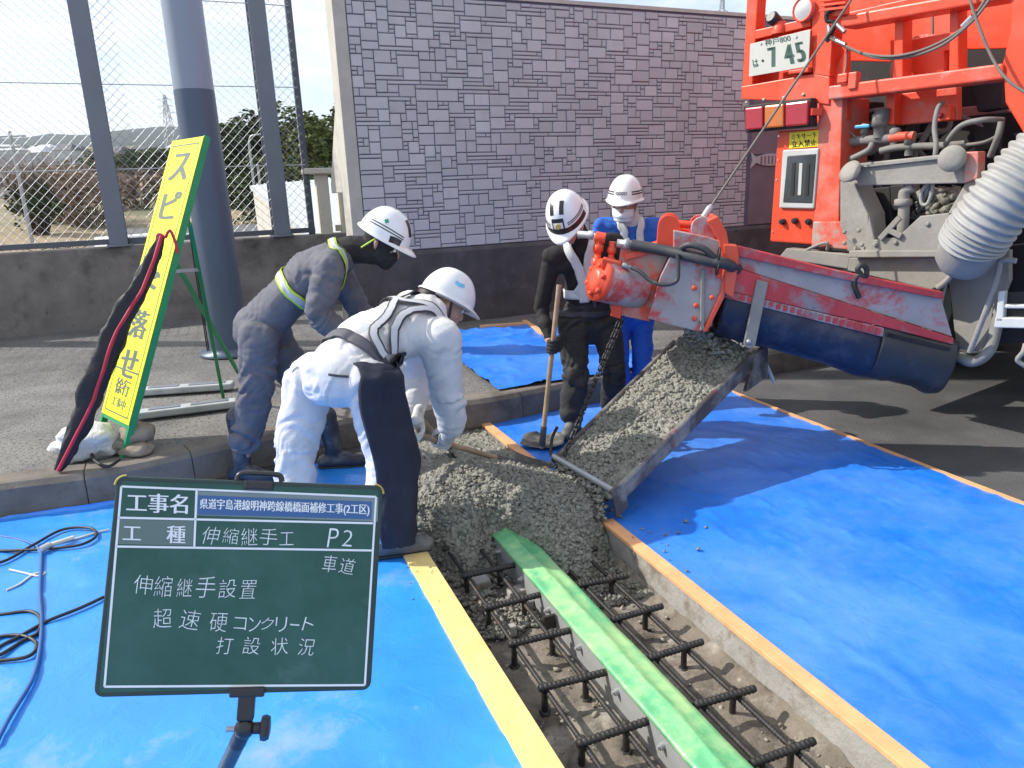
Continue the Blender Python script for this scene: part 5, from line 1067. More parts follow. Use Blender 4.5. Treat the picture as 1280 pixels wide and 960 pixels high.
# control cabinet
cb = panel('control_cabinet', [(972, 163), (1023, 160), (1020, 306), (962, 302)], .02, .35, 'truck_orange', bevel=.01)
yl = panel('warning_label', [(987, 166), (1023.5, 162.5), (1023, 183), (986, 186)], .012, .018, 'label_yellow', cb, .001)
def onl(x, y, h): return tpt_(x, y, .0105)
for q in (('ミキサー下', onl, 1005, 170, 32, 6.5, .03, 0, -.09), ('立入禁止', onl, 1005, 179, 32, 8.5, .03, 0, -.09)): mb = MB(); plane_text(mb, *q); mb.build('label_lettering', M('ink'), yl)
wn = panel('window_frame', [(978, 187.5), (1023, 185), (1017, 261), (973.5, 260)], .0, .02, 'frame_grey', cb, .008)
panel('window_pane', [(984, 195), (1020, 192), (1015, 254), (978.5, 253)], -.004, .004, 'glass_dark', cb, .006)
for k in range(3): panel('gauge', [(990+k*9, 203+k), (994+k*9, 203+k), (992+k*9, 244), (988+k*9, 244)], -.008, -.003, 'frame_grey' if k == 1 else 'truck_dark', cb, .001)
for x, y in ((979.5, 277), (995, 276), (1012, 277)): mb = MB(); c = tpt_(x, y, .02); mb.lathe(c, TN, [(.020, 0), (.020, .02), (.012, .022), (.012, .035)], 10); mb.build('knob', M('black_plastic'), cb)
for x, y in ((974, 170), (973, 200), (971, 225), (966, 290), (1016, 297)): mb = MB(); c = tpt_(x, y, .02); mb.lathe(c, TN, [(.007, 0), (.005, .006)], 8); mb.build('rivet', M('chrome'), cb)
# main pillar, beams, right frame
panel('pillar', [(1024, 118), (1053, 122), (1048, 281), (1017, 279)], .012, .30, 'truck_grimy')
panel('pillar_foot', [(1016, 277), (1058, 277), (1060, 312), (1014, 308)], .0, .34, 'truck_dusty')
panel('gusset', [(1036, 95), (1058, 60), (1058, 150), (1037, 131)], .05, .10, 'truck_orange')
panel('lower_beam', [(1035, 107.5), (1254, 79), (1253, 99), (1035, 125)], -.03, .12, 'truck_grimy', bevel=.010)
panel('upper_beam', [(1050, 20), (1262, -18), (1262, -2), (1050, 35)], -.03, .12, 'truck_orange', bevel=.010)
panel('side_frame', [(1262, -60), (1420, -90), (1420, 140), (1290, 185), (1256, 128), (1253, 78), (1262, 40)], -.01, .16, 'truck_orange', bevel=.010)
for q in ([(1118.5, 20), (1129, 18), (1128, 97), (1116, 98)], [(1187, 7), (1198, 5), (1198, 88), (1186, 89)]): panel('stiffener', q, .06, .16, 'truck_orange')
panel('inner_panel', [(1040, 20), (1300, -40), (1300, 60), (1198, 62), (1190, 75), (1128, 78), (1056, 76), (1040, 80)], .40, .43, 'truck_orange', ref=.40)
panel('chain_guard', [(1125, 52), (1200, 38), (1200, 62), (1180, 64), (1180, 90), (1140, 95), (1125, 97)], .2, .24, 'truck_orange', ref=.2)
mb = MB(); c = tpt_(1153, 84, .30); mb.lathe(c, TN, [(.16, 0), (.17, .015), (.17, .035), (.05, .04), (.05, .07), (.02, .08)], 28); sw_ = mb.build('sprocket', M('truck_dusty'), truck)
for k in range(14):
    mb = MB(); p = tpt_(1172 + 2.2*math.sin(k*.4), 66 + k*2.2, .22); mb.box(p, (.018, .012, .02), (TX, TY, Z)); mb.build('chain_link', M('truck_dark'), sw_)
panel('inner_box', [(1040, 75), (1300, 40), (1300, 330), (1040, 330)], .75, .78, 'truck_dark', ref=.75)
# cargo body and chassis behind the rear frame
mb = MB(); mb.prism([tw(-.27, 1.95, .8), tw(1.95, 1.95, .8), tw(1.95, 3.4, .8), tw(-.27, 3.4, .8)], TY*5.2); mb.build('body_hopper', M('truck_orange'), truck, bevel=.03)
mb = MB(); mb.prism([tw(.05, .95, .85), tw(1.6, .95, .85), tw(1.6, 1.9, .85), tw(.05, 1.9, .85)], TY*4.9); mb.build('chassis_box', M('truck_dark'), truck, bevel=.03)
for u in (.15, 1.5): mb = MB(); mb.prism([tw(u-.06, .75, .3), tw(u+.06, .75, .3), tw(u+.06, .95, .3), tw(u-.06, .95, .3)], TY*5.5); mb.build('chassis_rail', M('truck_dark'), truck)
for u in (-.05, 1.75):
    for v in (2.2, 3.3, 6.4):
        mb = MB(); c = tw(u, .48, v); mb.lathe(c - TX*.14, TX, [(.28, -.0), (.43, .01), (.475, .05), (.475, .23), (.43, .27), (.28, .28)], 28); wl = mb.build('wheel', M('black_rubber'), truck); mb = MB(); mb.lathe(c - TX*.15, TX, [(.05, -.01), (.12, -.01), (.26, .03), (.26, .27), (.12, .31), (.05, .31)], 20); mb.build('rim', M('frame_grey'), wl)
mb = MB(); mb.prism([tw(-.27, .8, 6.1), tw(1.95, .8, 6.1), tw(1.95, 3.0, 6.1), tw(-.27, 3.0, 6.1)], TY*1.9); cab_ = mb.build('cab', M('truck_orange'), truck, bevel=.08)
# middle workings
panel('gearbox_plate', [(1107, 119), (1196, 108), (1196, 150), (1118, 157)], .20, .26, 'truck_grimy', ref=.2)
panel('gearbox_foot', [(1107, 118), (1118, 117), (1117, 156), (1108, 156)], .12, .30, 'truck_orange', ref=.12)
panel('switch_box', [(1172, 133), (1187, 131), (1187, 150), (1172, 152)], .10, .16, 'truck_orange', ref=.1)
mb = MB(); c = tpt_(1176, 144.5, .1); mb.lathe(c, TN, [(.014, 0), (.014, .02), (.008, .024)], 12); mb.build('red_button', M('lamp_red'), truck)
tube_('control_cable', [(1178, 128, .08), (1172, 137, .02), (1168, 160, .0), (1170, 185, -.03), (1163, 225, -.04), (1153, 252, -.02)], .013, 'hose_grey')
mb = MB(); mb.tube(bez([tpt_(1163, 225, -.05), tpt_(1152, 240, -.05), tpt_(1152, 254, -.05), tpt_(1159, 255, -.05), tpt_(1165, 240, -.05), tpt_(1166, 226, -.05)], 6), .010, 8); mb.build('hanging_strap', M('duct_pale'), truck)
pa_ = tube_('water_pipe', [(1070, 200, .12), (1051, 196, .12), (1051, 182, .12), (1066, 177, .12), (1100, 174, .12), (1140, 171, .14)], .028, 'hose_grey', None, 0, 14)
tube_('water_pipe', [(1065, 198, .05), (1085, 188, .05), (1090, 180, .08)], .017, 'hose_grey')
tube_('water_pipe', [(1100, 189, .08), (1125, 184, .1), (1180, 182, .12), (1205, 180, .15)], .020, 'hose_grey')
for x, y, r_, h_ in ((1099, 160, .045, .11), (1080, 166, .025, .08), (1136, 182, .030, .10), (1118, 168, .03, .06)): mb = MB(); c = tpt_(x, y+8, .11); mb.lathe(c, Z, [(r_*.7, -.02), (r_*.7, h_*.4), (r_, h_*.4), (r_, h_), (r_*.6, h_+.01)], 14); mb.build('valve', M('hose_grey'), truck)
mb = MB(); c = tpt_(1102, 148, .1); mb.lathe(c, Z, [(.035, -.03), (.04, 0), (.04, .05), (.02, .055)], 14); mb.build('solenoid', M('boot_grey'), truck)
mb = MB(); c = tpt_(1078, 158, .08); mb.box(c, (.09, .02, .018), (TX, TY, Z)); mb.build('valve_lever', M('valve_blue'), truck, bevel=.004)
tube_('red_pipe', [(1113, 173, .10), (1125, 171, .10), (1143, 170, .10)], .026, 'truck_dusty')
for k, pts in enumerate(([(1040, 128, .05), (1047, 150, .1), (1070, 172, .1)], [(1063, 145, .3), (1090, 138, .3), (1110, 136, .3)], [(1180, 183, .05), (1200, 158, .0), (1228, 150, .02), (1254, 150, .1)], [(1200, 182, .12), (1230, 178, .14), (1250, 168, .2)], [(1252, 152, .05), (1247, 172, .05), (1238, 195, .1)])): tube_('hose', pts, [.006, .010, .014, .010, .016][k], 'hose_grey')
# dusty mixing hopper
panel('hopper_lip', [(1066, 205), (1206, 190), (1206, 229), (1072, 232)], -.10, -.04, 'steel_dusty', ref=-.1)
panel('hopper_lip_end', [(1206, 190), (1224, 189), (1223, 223), (1206, 229)], -.11, -.03, 'truck_dusty', ref=-.1)
mb = MB(); a, b = tpt_(1070, 209, -.11), tpt_(1200, 194, -.11); mb.bar(a, b, .02, .012); mb.build('lip_flange', M('grey_dusty'), truck)
panel('hopper_wall', [(1050, 226), (1068, 229), (1071, 238), (1085, 268), (1088, 322), (1060, 300), (1050, 285)], -.08, .10, 'steel_dusty', ref=-.08)
panel('hopper_wall', [(1206, 229), (1226, 222), (1234, 250), (1196, 312), (1178, 312), (1184, 268)], -.08, .10, 'steel_dusty', ref=-.08)
panel('hopper_front', [(1086, 268), (1093, 300), (1122, 296), (1150, 270), (1186, 266), (1196, 312), (1080, 322)], -.12, -.09, 'grey_dusty', ref=-.12)
for x, r_ in ((1110, .15), (1163, .13)):
    mb = MB(); c = tpt_(x, 262, .45)
    for k in range(4):
        a = k*1.57+x; mb.prism([c + TX*math.cos(a-.25)*r_*.2 + Z*math.sin(a-.25)*r_*.2, c + TX*math.cos(a-.12)*r_ + Z*math.sin(a-.12)*r_, c + TX*math.cos(a+.12)*r_ + Z*math.sin(a+.12)*r_, c + TX*math.cos(a+.25)*r_*.2 + Z*math.sin(a+.25)*r_*.2], TN*.03)
    mb.lathe(c, TN, [(.04, -.2), (.04, .1)], 12); mb.build('mixing_paddle', M('truck_dark'), truck)
pts = [tpt_(random.uniform(1150, 1200), random.uniform(238, 290), random.uniform(.25, .4)) for k in range(160)]
lumps('crusted_concrete', np.array([tuple(p) for p in pts]), [random.uniform(.02, .045) for _ in pts], M('fresh_concrete'), LUMP1, IF1, truck)
tube_('drain_pipe', [(1143, 233, -.05), (1131, 240, -.05), (1130, 262, -.05), (1128, 292, -.05)], .030, 'grey_dusty', None, 0, 14)
mb = MB(); c = tpt_(1129, 253, -.05); mb.lathe(c, Z, [(.035, -.02), (.045, -.015), (.045, .015), (.035, .02)], 14); mb.build('pipe_collar', M('grey_dusty'), truck)
for (x, y, tx) in ((1062, 214, -.2), (1190, 198, .25)):
    mb = MB(); c = tpt_(x, y, -.16); ax_ = (TN + TX*tx + Z*(.55 if tx < 0 else .1)).normalized(); mb.lathe(c, ax_, [(.02, -.06), (.05, -.03), (.066, -.005), (.064, .004), (.03, .012), (.003, .014)], 22); mb.build('work_lamp', M('grey_dusty'), truck)
# rail with bolts, bumper and dusty skirts under the hopper
panel('bolt_rail', [(1062, 313), (1200, 313), (1200, 321), (1062, 322)], -.13, -.07, 'grey_dusty', ref=-.12)
for k in range(11): mb = MB(); c = tpt_(1069 + k*12.4, 312.5, -.10); mb.lathe(c, Z, [(.010, 0), (.010, .012), (.005, .02)], 6); mb.build('rail_bolt', M('grey_dusty'), truck)
panel('dust_apron', [(1063, 322), (1200, 321), (1186, 352), (1165, 362), (1060, 338)], -.06, -.02, 'grey_dusty', ref=-.05)
panel('under_beam', [(985, 310), (1066, 318), (1062, 336), (975, 322)], -.02, .10, 'grey_dusty', ref=0)
for q in ([(975, 322, .05), (1000, 316, .0), (1023, 306, -.02), (1034, 304, -.02), (1034, 312, 0)], [(982, 319, 0), (1010, 322, 0), (1040, 320, .05)]): tube_('dusty_hose', q, .010, 'grey_dusty')
panel('side_box', [(1058, 284), (1086, 280), (1088, 310), (1060, 314)], -.06, .1, 'grey_dusty', ref=-.05)
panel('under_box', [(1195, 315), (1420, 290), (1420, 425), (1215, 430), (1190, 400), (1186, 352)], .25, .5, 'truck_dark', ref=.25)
panel('dusty_skirt', [(1196, 318), (1262, 312), (1262, 350), (1225, 440), (1195, 436), (1187, 360)], .10, .14, 'grey_dusty', ref=.1)
tube_('bent_rod', [(1270, 326, -.10), (1252, 326, -.10), (1248, 340, -.10), (1240, 368, -.10), (1222, 415, -.08), (1212, 440, -.06)], .014, 'grey_dusty')
tube_('bent_rod', [(1188, 346, -.10), (1180, 354, -.11), (1172, 360, -.11)], .016, 'grey_dusty')
tube_('bent_rod', [(1194, 318, -.10), (1186, 340, -.10), (1172, 400, -.05)], .008, 'grey_dusty')
tube_('lower_hose', [(1190, 440, .0), (1215, 452, -.02), (1235, 440, .0), (1244, 415, .05), (1250, 380, .1)], .030, 'hose_grey')
st_ = panel('step_frame', [(1250, 364), (1258, 363), (1256, 402), (1246, 402)], -.12, -.08, 'frame_grey', ref=-.1)
panel('step_bar', [(1246, 396), (1340, 398), (1340, 411), (1244, 409)], -.12, -.08, 'frame_grey', st_, ref=-.1); panel('step_bar', [(1257, 380), (1340, 380), (1340, 386), (1256, 385)], -.115, -.085, 'frame_grey', st_, ref=-.1); panel('step_mesh', [(1257, 366), (1340, 362), (1340, 398), (1255, 397)], -.08, -.07, 'truck_dark', st_, ref=-.1)
tube_('tow_eye', [(1282, 430, -.1), (1279, 440, -.12), (1272, 450, -.12), (1282, 458, -.1)], .012, 'grey_dusty')
# ribbed dust duct
mb = MB(); cp_ = bez([tpt_(1330, 175, -.05), tpt_(1290, 210, -.12), tpt_(1252, 252, -.18), tpt_(1222, 292, -.18), tpt_(1216, 302, -.17)], 30); P_, R_ = [], []
for i, p in enumerate(cp_):
    P_.append(p); R_.append(.150 + .009*math.sin(i*2*math.pi/6))
mb.tube(P_, R_, 32, True); mb.build('ribbed_duct', M('duct_pale'), truck)
mb = MB(); e_ = cp_[-1]; dd = (cp_[-1]-cp_[-4]).normalized(); mb.lathe(e_ + dd*.005, dd, [(.14, 0), (.13, .12), (.10, .16)], 24); mb.build('duct_outlet', M('grey_dusty'), truck)
# sagging wire ropes with crimped ends
def rope(pts, r=.0075, m='cable_brown', nm='wire_rope'): return tube_(nm, pts, r, m, None, 0, 7, 8)
rope([(1040, 44, -.05), (1056, 58, -.06), (1085, 68, -.08), (1120, 70, -.10), (1160, 60, -.10), (1200, 38, -.08), (1225, 10, -.06), (1242, -20, -.05)]); rope([(1033, 45, -.05), (1050, 54, -.06), (1090, 71, -.08), (1130, 72, -.09), (1175, 58, -.10), (1215, 27, -.08), (1240, -5, -.05)])
rope([(1208, -20, -.06), (1218, 18, -.08), (1240, 72, -.10), (1262, 102, -.12), (1300, 126, -.12)])
for a, b in (((1046, 30), (1056, 40)), ((1046, 51), (1057, 56)), ((1203, 33), (1216, 20)), ((1036, 32), (1037, 42))):
    mb = MB(); p, q = tpt_(*a, -.055), tpt_(*b, -.062); mb.cyl(p, q, .013, 10); mb.build('crimp_sleeve', M('chrome'), truck)
mb = MB(); mb.tube(bez([tpt_(1048, 8, -.05), tpt_(1034, 16, -.07), tpt_(1034, 26, -.07), tpt_(1042, 28, -.06), tpt_(1040, 40, -.06), tpt_(1033, 46, -.06), tpt_(1036, 52, -.05)], 5), .012, 8); mb.build('hook', M('truck_dark'), truck)
for k in range(3): mb = MB(); a, b = tpt_(1025, 1+k*6, -.07), tpt_(1058, -3+k*6, -.07); mb.bar(a, b, .02, .012); mb.build('spring_bar', M('truck_orange'), truck)
panel('spring_block', [(1028, -30), (1057, -36), (1057, 18), (1030, 24)], -.05, -.005, 'truck_orange')
mb = MB(); p = tpt_(1056, 98, -.02); mb.box(p, (.06, .06, .05), (TX, TY, Z)); mb.box(p - Z*.02 + TX*.06, (.05, .05, .09), (TX, TY, Z)); mb.build('latch_block', M('truck_orange'), truck, bevel=.006)
tube_('thin_cord', [(1059, 60, .0), (1058, 80, .0), (1055, 95, -.02)], .005, 'cable_brown'); tube_('thin_cord', [(1166, 12, .3), (1166, 43, .3)], .006, 'cable_brown')
mb = MB(); a = tpt_(1290, 478, .35); mb.hexa([a + TX*x + TY*y + Z*z for z in (-.04, .04) for x, y in ((-.2, -.02), (.1, -.1), (.12, .06), (-.16, .02))]); ww_ = mb.build('wood_wedge', M('yellow_wood'), loc=V(a.x, a.y, 0)) if False else None

# dense dark workings behind the pipes
rm = random.Random(11)
for k in range(16):
    x, y = rm.uniform(1062, 1250), rm.uniform(100, 190); v = rm.uniform(.35, .65)
    tube_('hose', [(x, y, v), (x+rm.uniform(-25, 25), y+rm.uniform(15, 40), v-.05), (x+rm.uniform(-60, 60), y+rm.uniform(10, 70), v), (x+rm.uniform(-60, 60), y+rm.uniform(60, 110), v+.05)], rm.uniform(.010, .022), rm.choice(['truck_dark', 'hose_grey', 'truck_dark']))
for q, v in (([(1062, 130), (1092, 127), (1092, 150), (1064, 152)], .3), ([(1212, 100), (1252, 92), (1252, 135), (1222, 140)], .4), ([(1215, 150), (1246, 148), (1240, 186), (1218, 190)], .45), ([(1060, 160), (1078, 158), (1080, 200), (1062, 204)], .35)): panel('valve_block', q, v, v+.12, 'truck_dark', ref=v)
panel('cross_member', [(1046, 150), (1262, 128), (1262, 140), (1046, 163)], .5, .56, 'truck_dusty', ref=.5)
for q in ([(1086, 236), (1112, 233), (1116, 296), (1092, 298)], [(1112, 232), (1130, 231), (1132, 262), (1114, 264)]): panel('hopper_liner', q, .15, .2, 'truck_dark', ref=.15)
for x, y in ((1056, 290), (1074, 288), (1056, 304), (1078, 306), (1095, 306), (1120, 303), (1160, 280), (1185, 276)): mb = MB(); c = tpt_(x, y, -.12); mb.lathe(c, TN, [(.013, 0), (.013, .008), (.007, .012)], 6); mb.build('hopper_bolt', M('grey_dusty'), truck)
mb = MB(); a = tpt_(1100, 299, -.13); mb.bar(a, a + TX*.10 + Z*.12, .02, .03); mb.bar(a + TX*.05 + Z*.05, a + TX*.12 + Z*.02, .02, .03); mb.build('latch_handle', M('grey_dusty'), truck, bevel=.004)
# ================================================================== AUGER, CHUTE AND CHAIN
mat('rubber_blue', (.011, .018, .050), .5, var=.3, scale=4, second=(.085, .085, .095), mask=(.5, .72), mscale=4, third=(.14, .14, .14), tmask=(.64, .76), tscale=9, bump=.010, bscale=7, bdist=1.2)
mat('rubber_black', (.03, .03, .032), .5, var=.3, scale=5, second=(.10, .10, .10), mask=(.5, .75), mscale=4)
mat('auger_side', (.36, .33, .33), .55, var=.15, scale=4, second=(.52, .055, .05), mask=(.50, .62), mscale=4.5, third=(.22, .21, .21), tmask=(.6, .7), tscale=9)
mat('auger_red', (.50, .045, .05), .5, var=.15, scale=5, second=(.25, .22, .23), mask=(.52, .66), mscale=7, third=(.12, .1, .1), tmask=(.62, .7), tscale=14)
AB, AM = P(1186, 416, 4.00), P(700, 347, 4.40)                          # pivot end, motor end
AX = (AM-AB).normalized(); AW = AX.cross(Z).normalized()
if AW.dot(CAM-AB) < 0: AW = -AW                                         # towards the camera
AH = AW.cross(AX); AH = AH if AH.z > 0 else -AH; AL = (AM-AB).length
aug = thing('discharge_auger', AB, 'red discharge auger boom with blue rubber trough swung out behind the truck', 'auger')
WS = .17
def aw(x, y, w_=WS):            # photo pixel on the side plane of the auger, w_ in front of its axis
    return onplane(x, y, AB + AW*w_, AW)
def ap(name, pts, w0, w1, m, parent=None, bevel=.005, ref=None):
    ps = [aw(x, y, w0 if ref is None else ref) for x, y in pts]; ps = [p + AW*(w0-(p-AB).dot(AW)) for p in ps]; mb = MB(); mb.prism(ps, AW*(w1-w0)); return mb.build(name, M(m), parent or aug, bevel=bevel)
ap('side_channel', [(919, 318), (1176, 372), (1190, 421), (919, 334)], .165, .178, 'auger_side', ref=WS)
ap('top_flange', [(918, 309), (924, 307), (1040, 336), (1176, 364), (1176, 373), (1040, 346), (919, 319)], .15, .21, 'auger_red', ref=WS)
ap('side_channel', [(919, 318), (1176, 372), (1190, 421), (919, 334)], -.178, -.165, 'auger_side', ref=WS)
ap('angle_strip', [(919, 334), (1191, 422), (1190, 430), (1104, 408), (905, 362), (905, 350)], .158, .192, 'auger_red', ref=WS)
n0 = ap('clamp_strip', [(905, 362), (1104, 409), (1104, 421), (903, 371)], .176, .190, 'auger_side', ref=WS)
for k in range(22):
    t = (k+.5)/22; x, y = 906 + 196*t, 366.5 + 48.5*t; c = aw(x, y, .192); mb = MB(); mb.box(c, (.022, .03, .012), (AX, AH, AW)); mb.build('clamp_block', M('auger_red'), n0)
# rubber trough: half pipe under the frame
def trough(name, x0, x1, m, rr, off=0, vis=(0, 1)):
    a, b = aw(*x0, 0), aw(*x1, 0); mb = MB()
    def f(u, v):
        p = a.lerp(b, v); t = rad(-125 + 250*u); sag = .012*fbm((v*5, u*2, 3)); r_ = rr*(1+.03*math.sin(v*9)) + sag; return p + AW*(math.sin(t)*rr*.98) - AH*(math.cos(t)*r_*1.0 + .0) - AH*off
    mb.grid(f, 26, 40); return mb.build(name, M(m), aug, solid=.01)
trough('rubber_trough', (900, 376), (1100, 432), 'rubber_blue', .185)
trough('rubber_trough', (1088, 424), (1176, 446), 'rubber_black', .205, -.004)
mb = MB(); mb.cyl(aw(900, 366, 0), aw(1186, 428, 0), .035, 12)
for k in range(90):
    pass
mb.build('auger_shaft', M('truck_dark'), aug)
mb = MB(); 
def flight(u, v):
    a, b = aw(890, 364, 0), aw(1180, 428, 0); p = a.lerp(b, v); t = v*2*math.pi*9; return p + (AW*math.cos(t) + AH*math.sin(t))*(.03 + .125*u)
mb.grid(flight, 2, 260); mb.build('auger_flight', M('steel_dusty'), aug, solid=.006)
br = ap('support_arm', [(946, 349), (960, 353), (944, 431), (938, 436), (930, 433), (929, 428)], .19, .215, 'grey_dusty', bevel=.006, ref=.2)
mb = MB(); c = aw(936, 427, .215); mb.lathe(c, AW, [(.014, 0), (.014, .012), (.006, .015)], 10); mb.build('pin', M('galv'), br)
mb = MB(); c = aw(1079, 345, .20); e = [aw(1074, 372, .19), aw(1068, 356, .2), aw(1073, 344, .2), aw(1082, 346, .2), aw(1083, 336, .2), aw(1077, 331, .2), aw(1072, 337, .2), aw(1076, 343, .2)]; mb.tube(bez(e, 5), .014, 8); mb.build('lifting_eye', M('rebar'), aug)
mb = MB(); pts = [aw(1110, 418, .2), aw(1140, 425, .2), aw(1185, 436, .2)]
for k, p in enumerate(bez(pts, 9)): mb.box(p, (.024, .016, .016), ((AX, AH, AW) if k % 2 else (AX, AW, AH)))
mb.build('clamp_chain', M('truck_dark'), aug)
mb = MB(); mb.tube([aw(1188, 428, .1), aw(1192, 436, .1), aw(1188, 445, .05), aw(1180, 450, 0)], .03, 10); mb.build('pivot_hinge', M('truck_dark'), aug)
# discharge head
hd = ap('discharge_head', [(842, 288), (884, 296), (913, 306), (911, 352), (884, 410), (874, 415), (822, 402), (810, 398), (826, 345), (842, 312)], .12, .19, 'auger_side', ref=.19)
ap('head_back', [(842, 288), (884, 296), (913, 306), (911, 352), (884, 410), (874, 415), (822, 402), (810, 398), (826, 345), (842, 312)], -.20, -.18, 'truck_orange', ref=.19)
ap('head_top', [(780, 318), (842, 300), (884, 296), (884, 302), (842, 310), (782, 326)], -.18, .118, 'truck_orange', ref=.12)
ap('front_plate', [(776, 308), (842, 302), (838, 316), (822, 350), (812, 402), (764, 392), (770, 350)], .06, .10, 'truck_dusty', ref=.1)
ap('front_plate_lower', [(766, 372), (778, 374), (776, 398), (763, 394)], -.15, .13, 'truck_orange', ref=.1)
ap('end_plate', [(884, 276), (897, 270), (908, 290), (915, 330), (905, 372), (884, 414), (878, 414), (900, 366), (905, 330), (898, 300)], -.20, .215, 'truck_orange', ref=.2)
ap('rear_ear', [(904, 305), (921, 306), (923, 322), (916, 372), (906, 366)], .13, .23, 'truck_orange', ref=.2)
for w0 in (-.13, .10):
    c_ = [(846, 280)] ; x0 = 836 if w0 > 0 else 838
    pts = [(x0 + 14*math.cos(rad(a)), 283 - 15*math.sin(rad(a))) for a in range(0, 181, 20)] + [(x0-16, 312), (x0+16, 318)]
    ap('lug', pts, w0, w0+.03, 'truck_orange', ref=.1)
    pts = [(878 + 15*math.cos(rad(a)), 286 - 16*math.sin(rad(a))) for a in range(0, 181, 20)] + [(864, 305), (896, 312)]
    ap('lug', pts, w0+.005, w0+.035, 'auger_side', ref=.1)
mb = MB(); mb.cyl(aw(826, 279, .05), aw(880, 282, .05), .022, 14); mb.build('cross_pin', M('truck_orange'), aug)
mb = MB()
for x, y in ((898, 345), (872, 330), (868, 360), (870, 382), (868, 398), (890, 372)): c = aw(x, y, .1905 if x < 885 else .216); mb = MB(); mb.lathe(c, AW, [(.014, 0), (.014, .01), (.007, .012)], 8); mb.build('head_bolt', M('truck_orange'), hd)
ap('welded_rib', [(876, 336), (881, 337), (880, 412), (875, 413)], .19, .215, 'grey_dusty', hd, ref=.2)
mb = MB(); mb.lathe(aw(876, 296, .12), AH, [(.012, 0), (.012, .03), (.008, .045)], 10); mb.build('grease_nipple', M('galv'), hd)
# hydraulic motor
MC0, MC1 = aw(800, 362, .03), aw(752, 351, .17); md = (MC1-MC0).normalized(); mr = .118
mb = MB(); mb.lathe(MC0, md, [(.06, 0), (mr, .005), (mr, (MC1-MC0).length-.01), (mr*.94, (MC1-MC0).length)], 24); mo = mb.build('hydraulic_motor', M('auger_side'), aug, bevel=.004)
mb = MB(); mb.lathe(MC1, md, [(mr*1.02, 0), (mr*1.02, .03), (mr*.66, .032), (mr*.62, .052), (mr*.3, .058), (.01, .058)], 6 if False else 20); mb.build('motor_cap', M('truck_orange'), mo)
fx_, fy_, _ = frame(md, AH)
for k in range(6): mb = MB(); a = k*math.pi/3+.4; c = MC1 + md*.036 + (fx_*math.cos(a)+fy_*math.sin(a))*.082; mb.lathe(c, md, [(.015, 0), (.015, .018), (.008, .02)], 6); mb.build('cap_bolt', M('truck_orange'), mo)
mb = MB(); mb.box(MC1 - md*.05 + AH*.10, (.13, .11, .06), (md, AW, AH)); mb.build('port_block', M('truck_orange'), mo, bevel=.008)
def fit(x, y0, y1, w_, r=.024):
    a, b = aw(x, y0, w_), aw(x+3, y1, w_); d = (b-a).normalized(); L_ = (b-a).length; mb = MB(); mb.lathe(a, d, [(r*1.3, 0), (r*1.3, L_*.22), (r*.85, L_*.23), (r*.85, L_*.45), (r*1.25, L_*.46), (r*1.25, L_*.7), (r, L_*.72), (r, L_)], 6); mb.build('hydraulic_fitting', M('truck_orange'), mo)
fit(746, 330, 296, .10); fit(763, 328, 302, .10, .02); fit(776, 342, 330, .14, .012)
mb = MB(); mb.lathe(aw(750, 297, .1), (aw(730, 294, .1)-aw(750, 297, .1)), [(.030, -.03), (.032, .02), (.026, .03)], 12); mb.build('elbow_fitting', M('truck_orange'), mo)
mb = MB(); mb.lathe(aw(742, 294, .1), (aw(724, 293, .1)-aw(742, 294, .1)), [(.026, 0), (.026, .03), (.020, .032), (.022, .085), (.018, .09)], 12); mb.build('hose_end', M('galv'), mo)
mb = MB(); mb.lathe(aw(771, 304, .11), aw(797, 307, .11)-aw(771, 304, .11), [(.024, 0), (.024, .04), (.03, .04), (.03, .06), (.024, .065), (.024, .13)], 12); mb.build('hose_end', M('galv'), mo)
def ahose(pts, r, m='hose_black', nm='hydraulic_hose'): mb = MB(); mb.tube(bez([aw(x, y, w_) for x, y, w_ in pts], 8), r, 12); return mb.build(nm, M(m), aug)
mat('hose_black', (.045, .045, .05), .55, var=.2, scale=10, second=(.12, .12, .12), mask=(.55, .75), mscale=9)
ahose([(790, 306, .12), (830, 313, .16), (865, 321, .23), (890, 327, .26), (908, 330, .26), (930, 342, .1)], .031)
ahose([(852, 310, .22), (862, 306, .25), (880, 311, .27), (893, 322, .27), (905, 326, .25)], .017)
ahose([(789, 334, .20), (800, 340, .22), (812, 350, .24), (828, 356, .26), (845, 352, .26), (848, 338, .25), (847, 318, .24)], .011)
mb = MB(); mb.lathe(aw(779, 331, .17), aw(793, 336, .2)-aw(779, 331, .17), [(.016, 0), (.016, .03), (.012, .03), (.014, .08)], 8); mb.build('hose_end', M('galv'), mo)
for x, y in ((898, 319), (897, 334)): mb = MB(); c = aw(x, y, .26); mb.tube([c + AH*math.cos(k*.5236)*.040 + AW*math.sin(k*.5236)*.040 for k in range(13)], .006, 6); mb.build('hose_clamp', M('rebar'), aug)
# suspension wire from the head up to the truck
mb = MB(); wa, wb = aw(882, 268, .03), tpt_(1072, -12, -.06); mb.tube([wa, wb], .007, 7); o = mb.build('suspension_wire', M('cable_brown'), loc=wa); tag(o, 'straight dark wire rope running up from the auger head to the truck frame', 'wire rope')
mb = MB(); mb.lathe(wa, (wb-wa), [(.02, -.02), (.02, .04), (.012, .06)], 10); mb.build('rope_socket', M('galv'), aug)

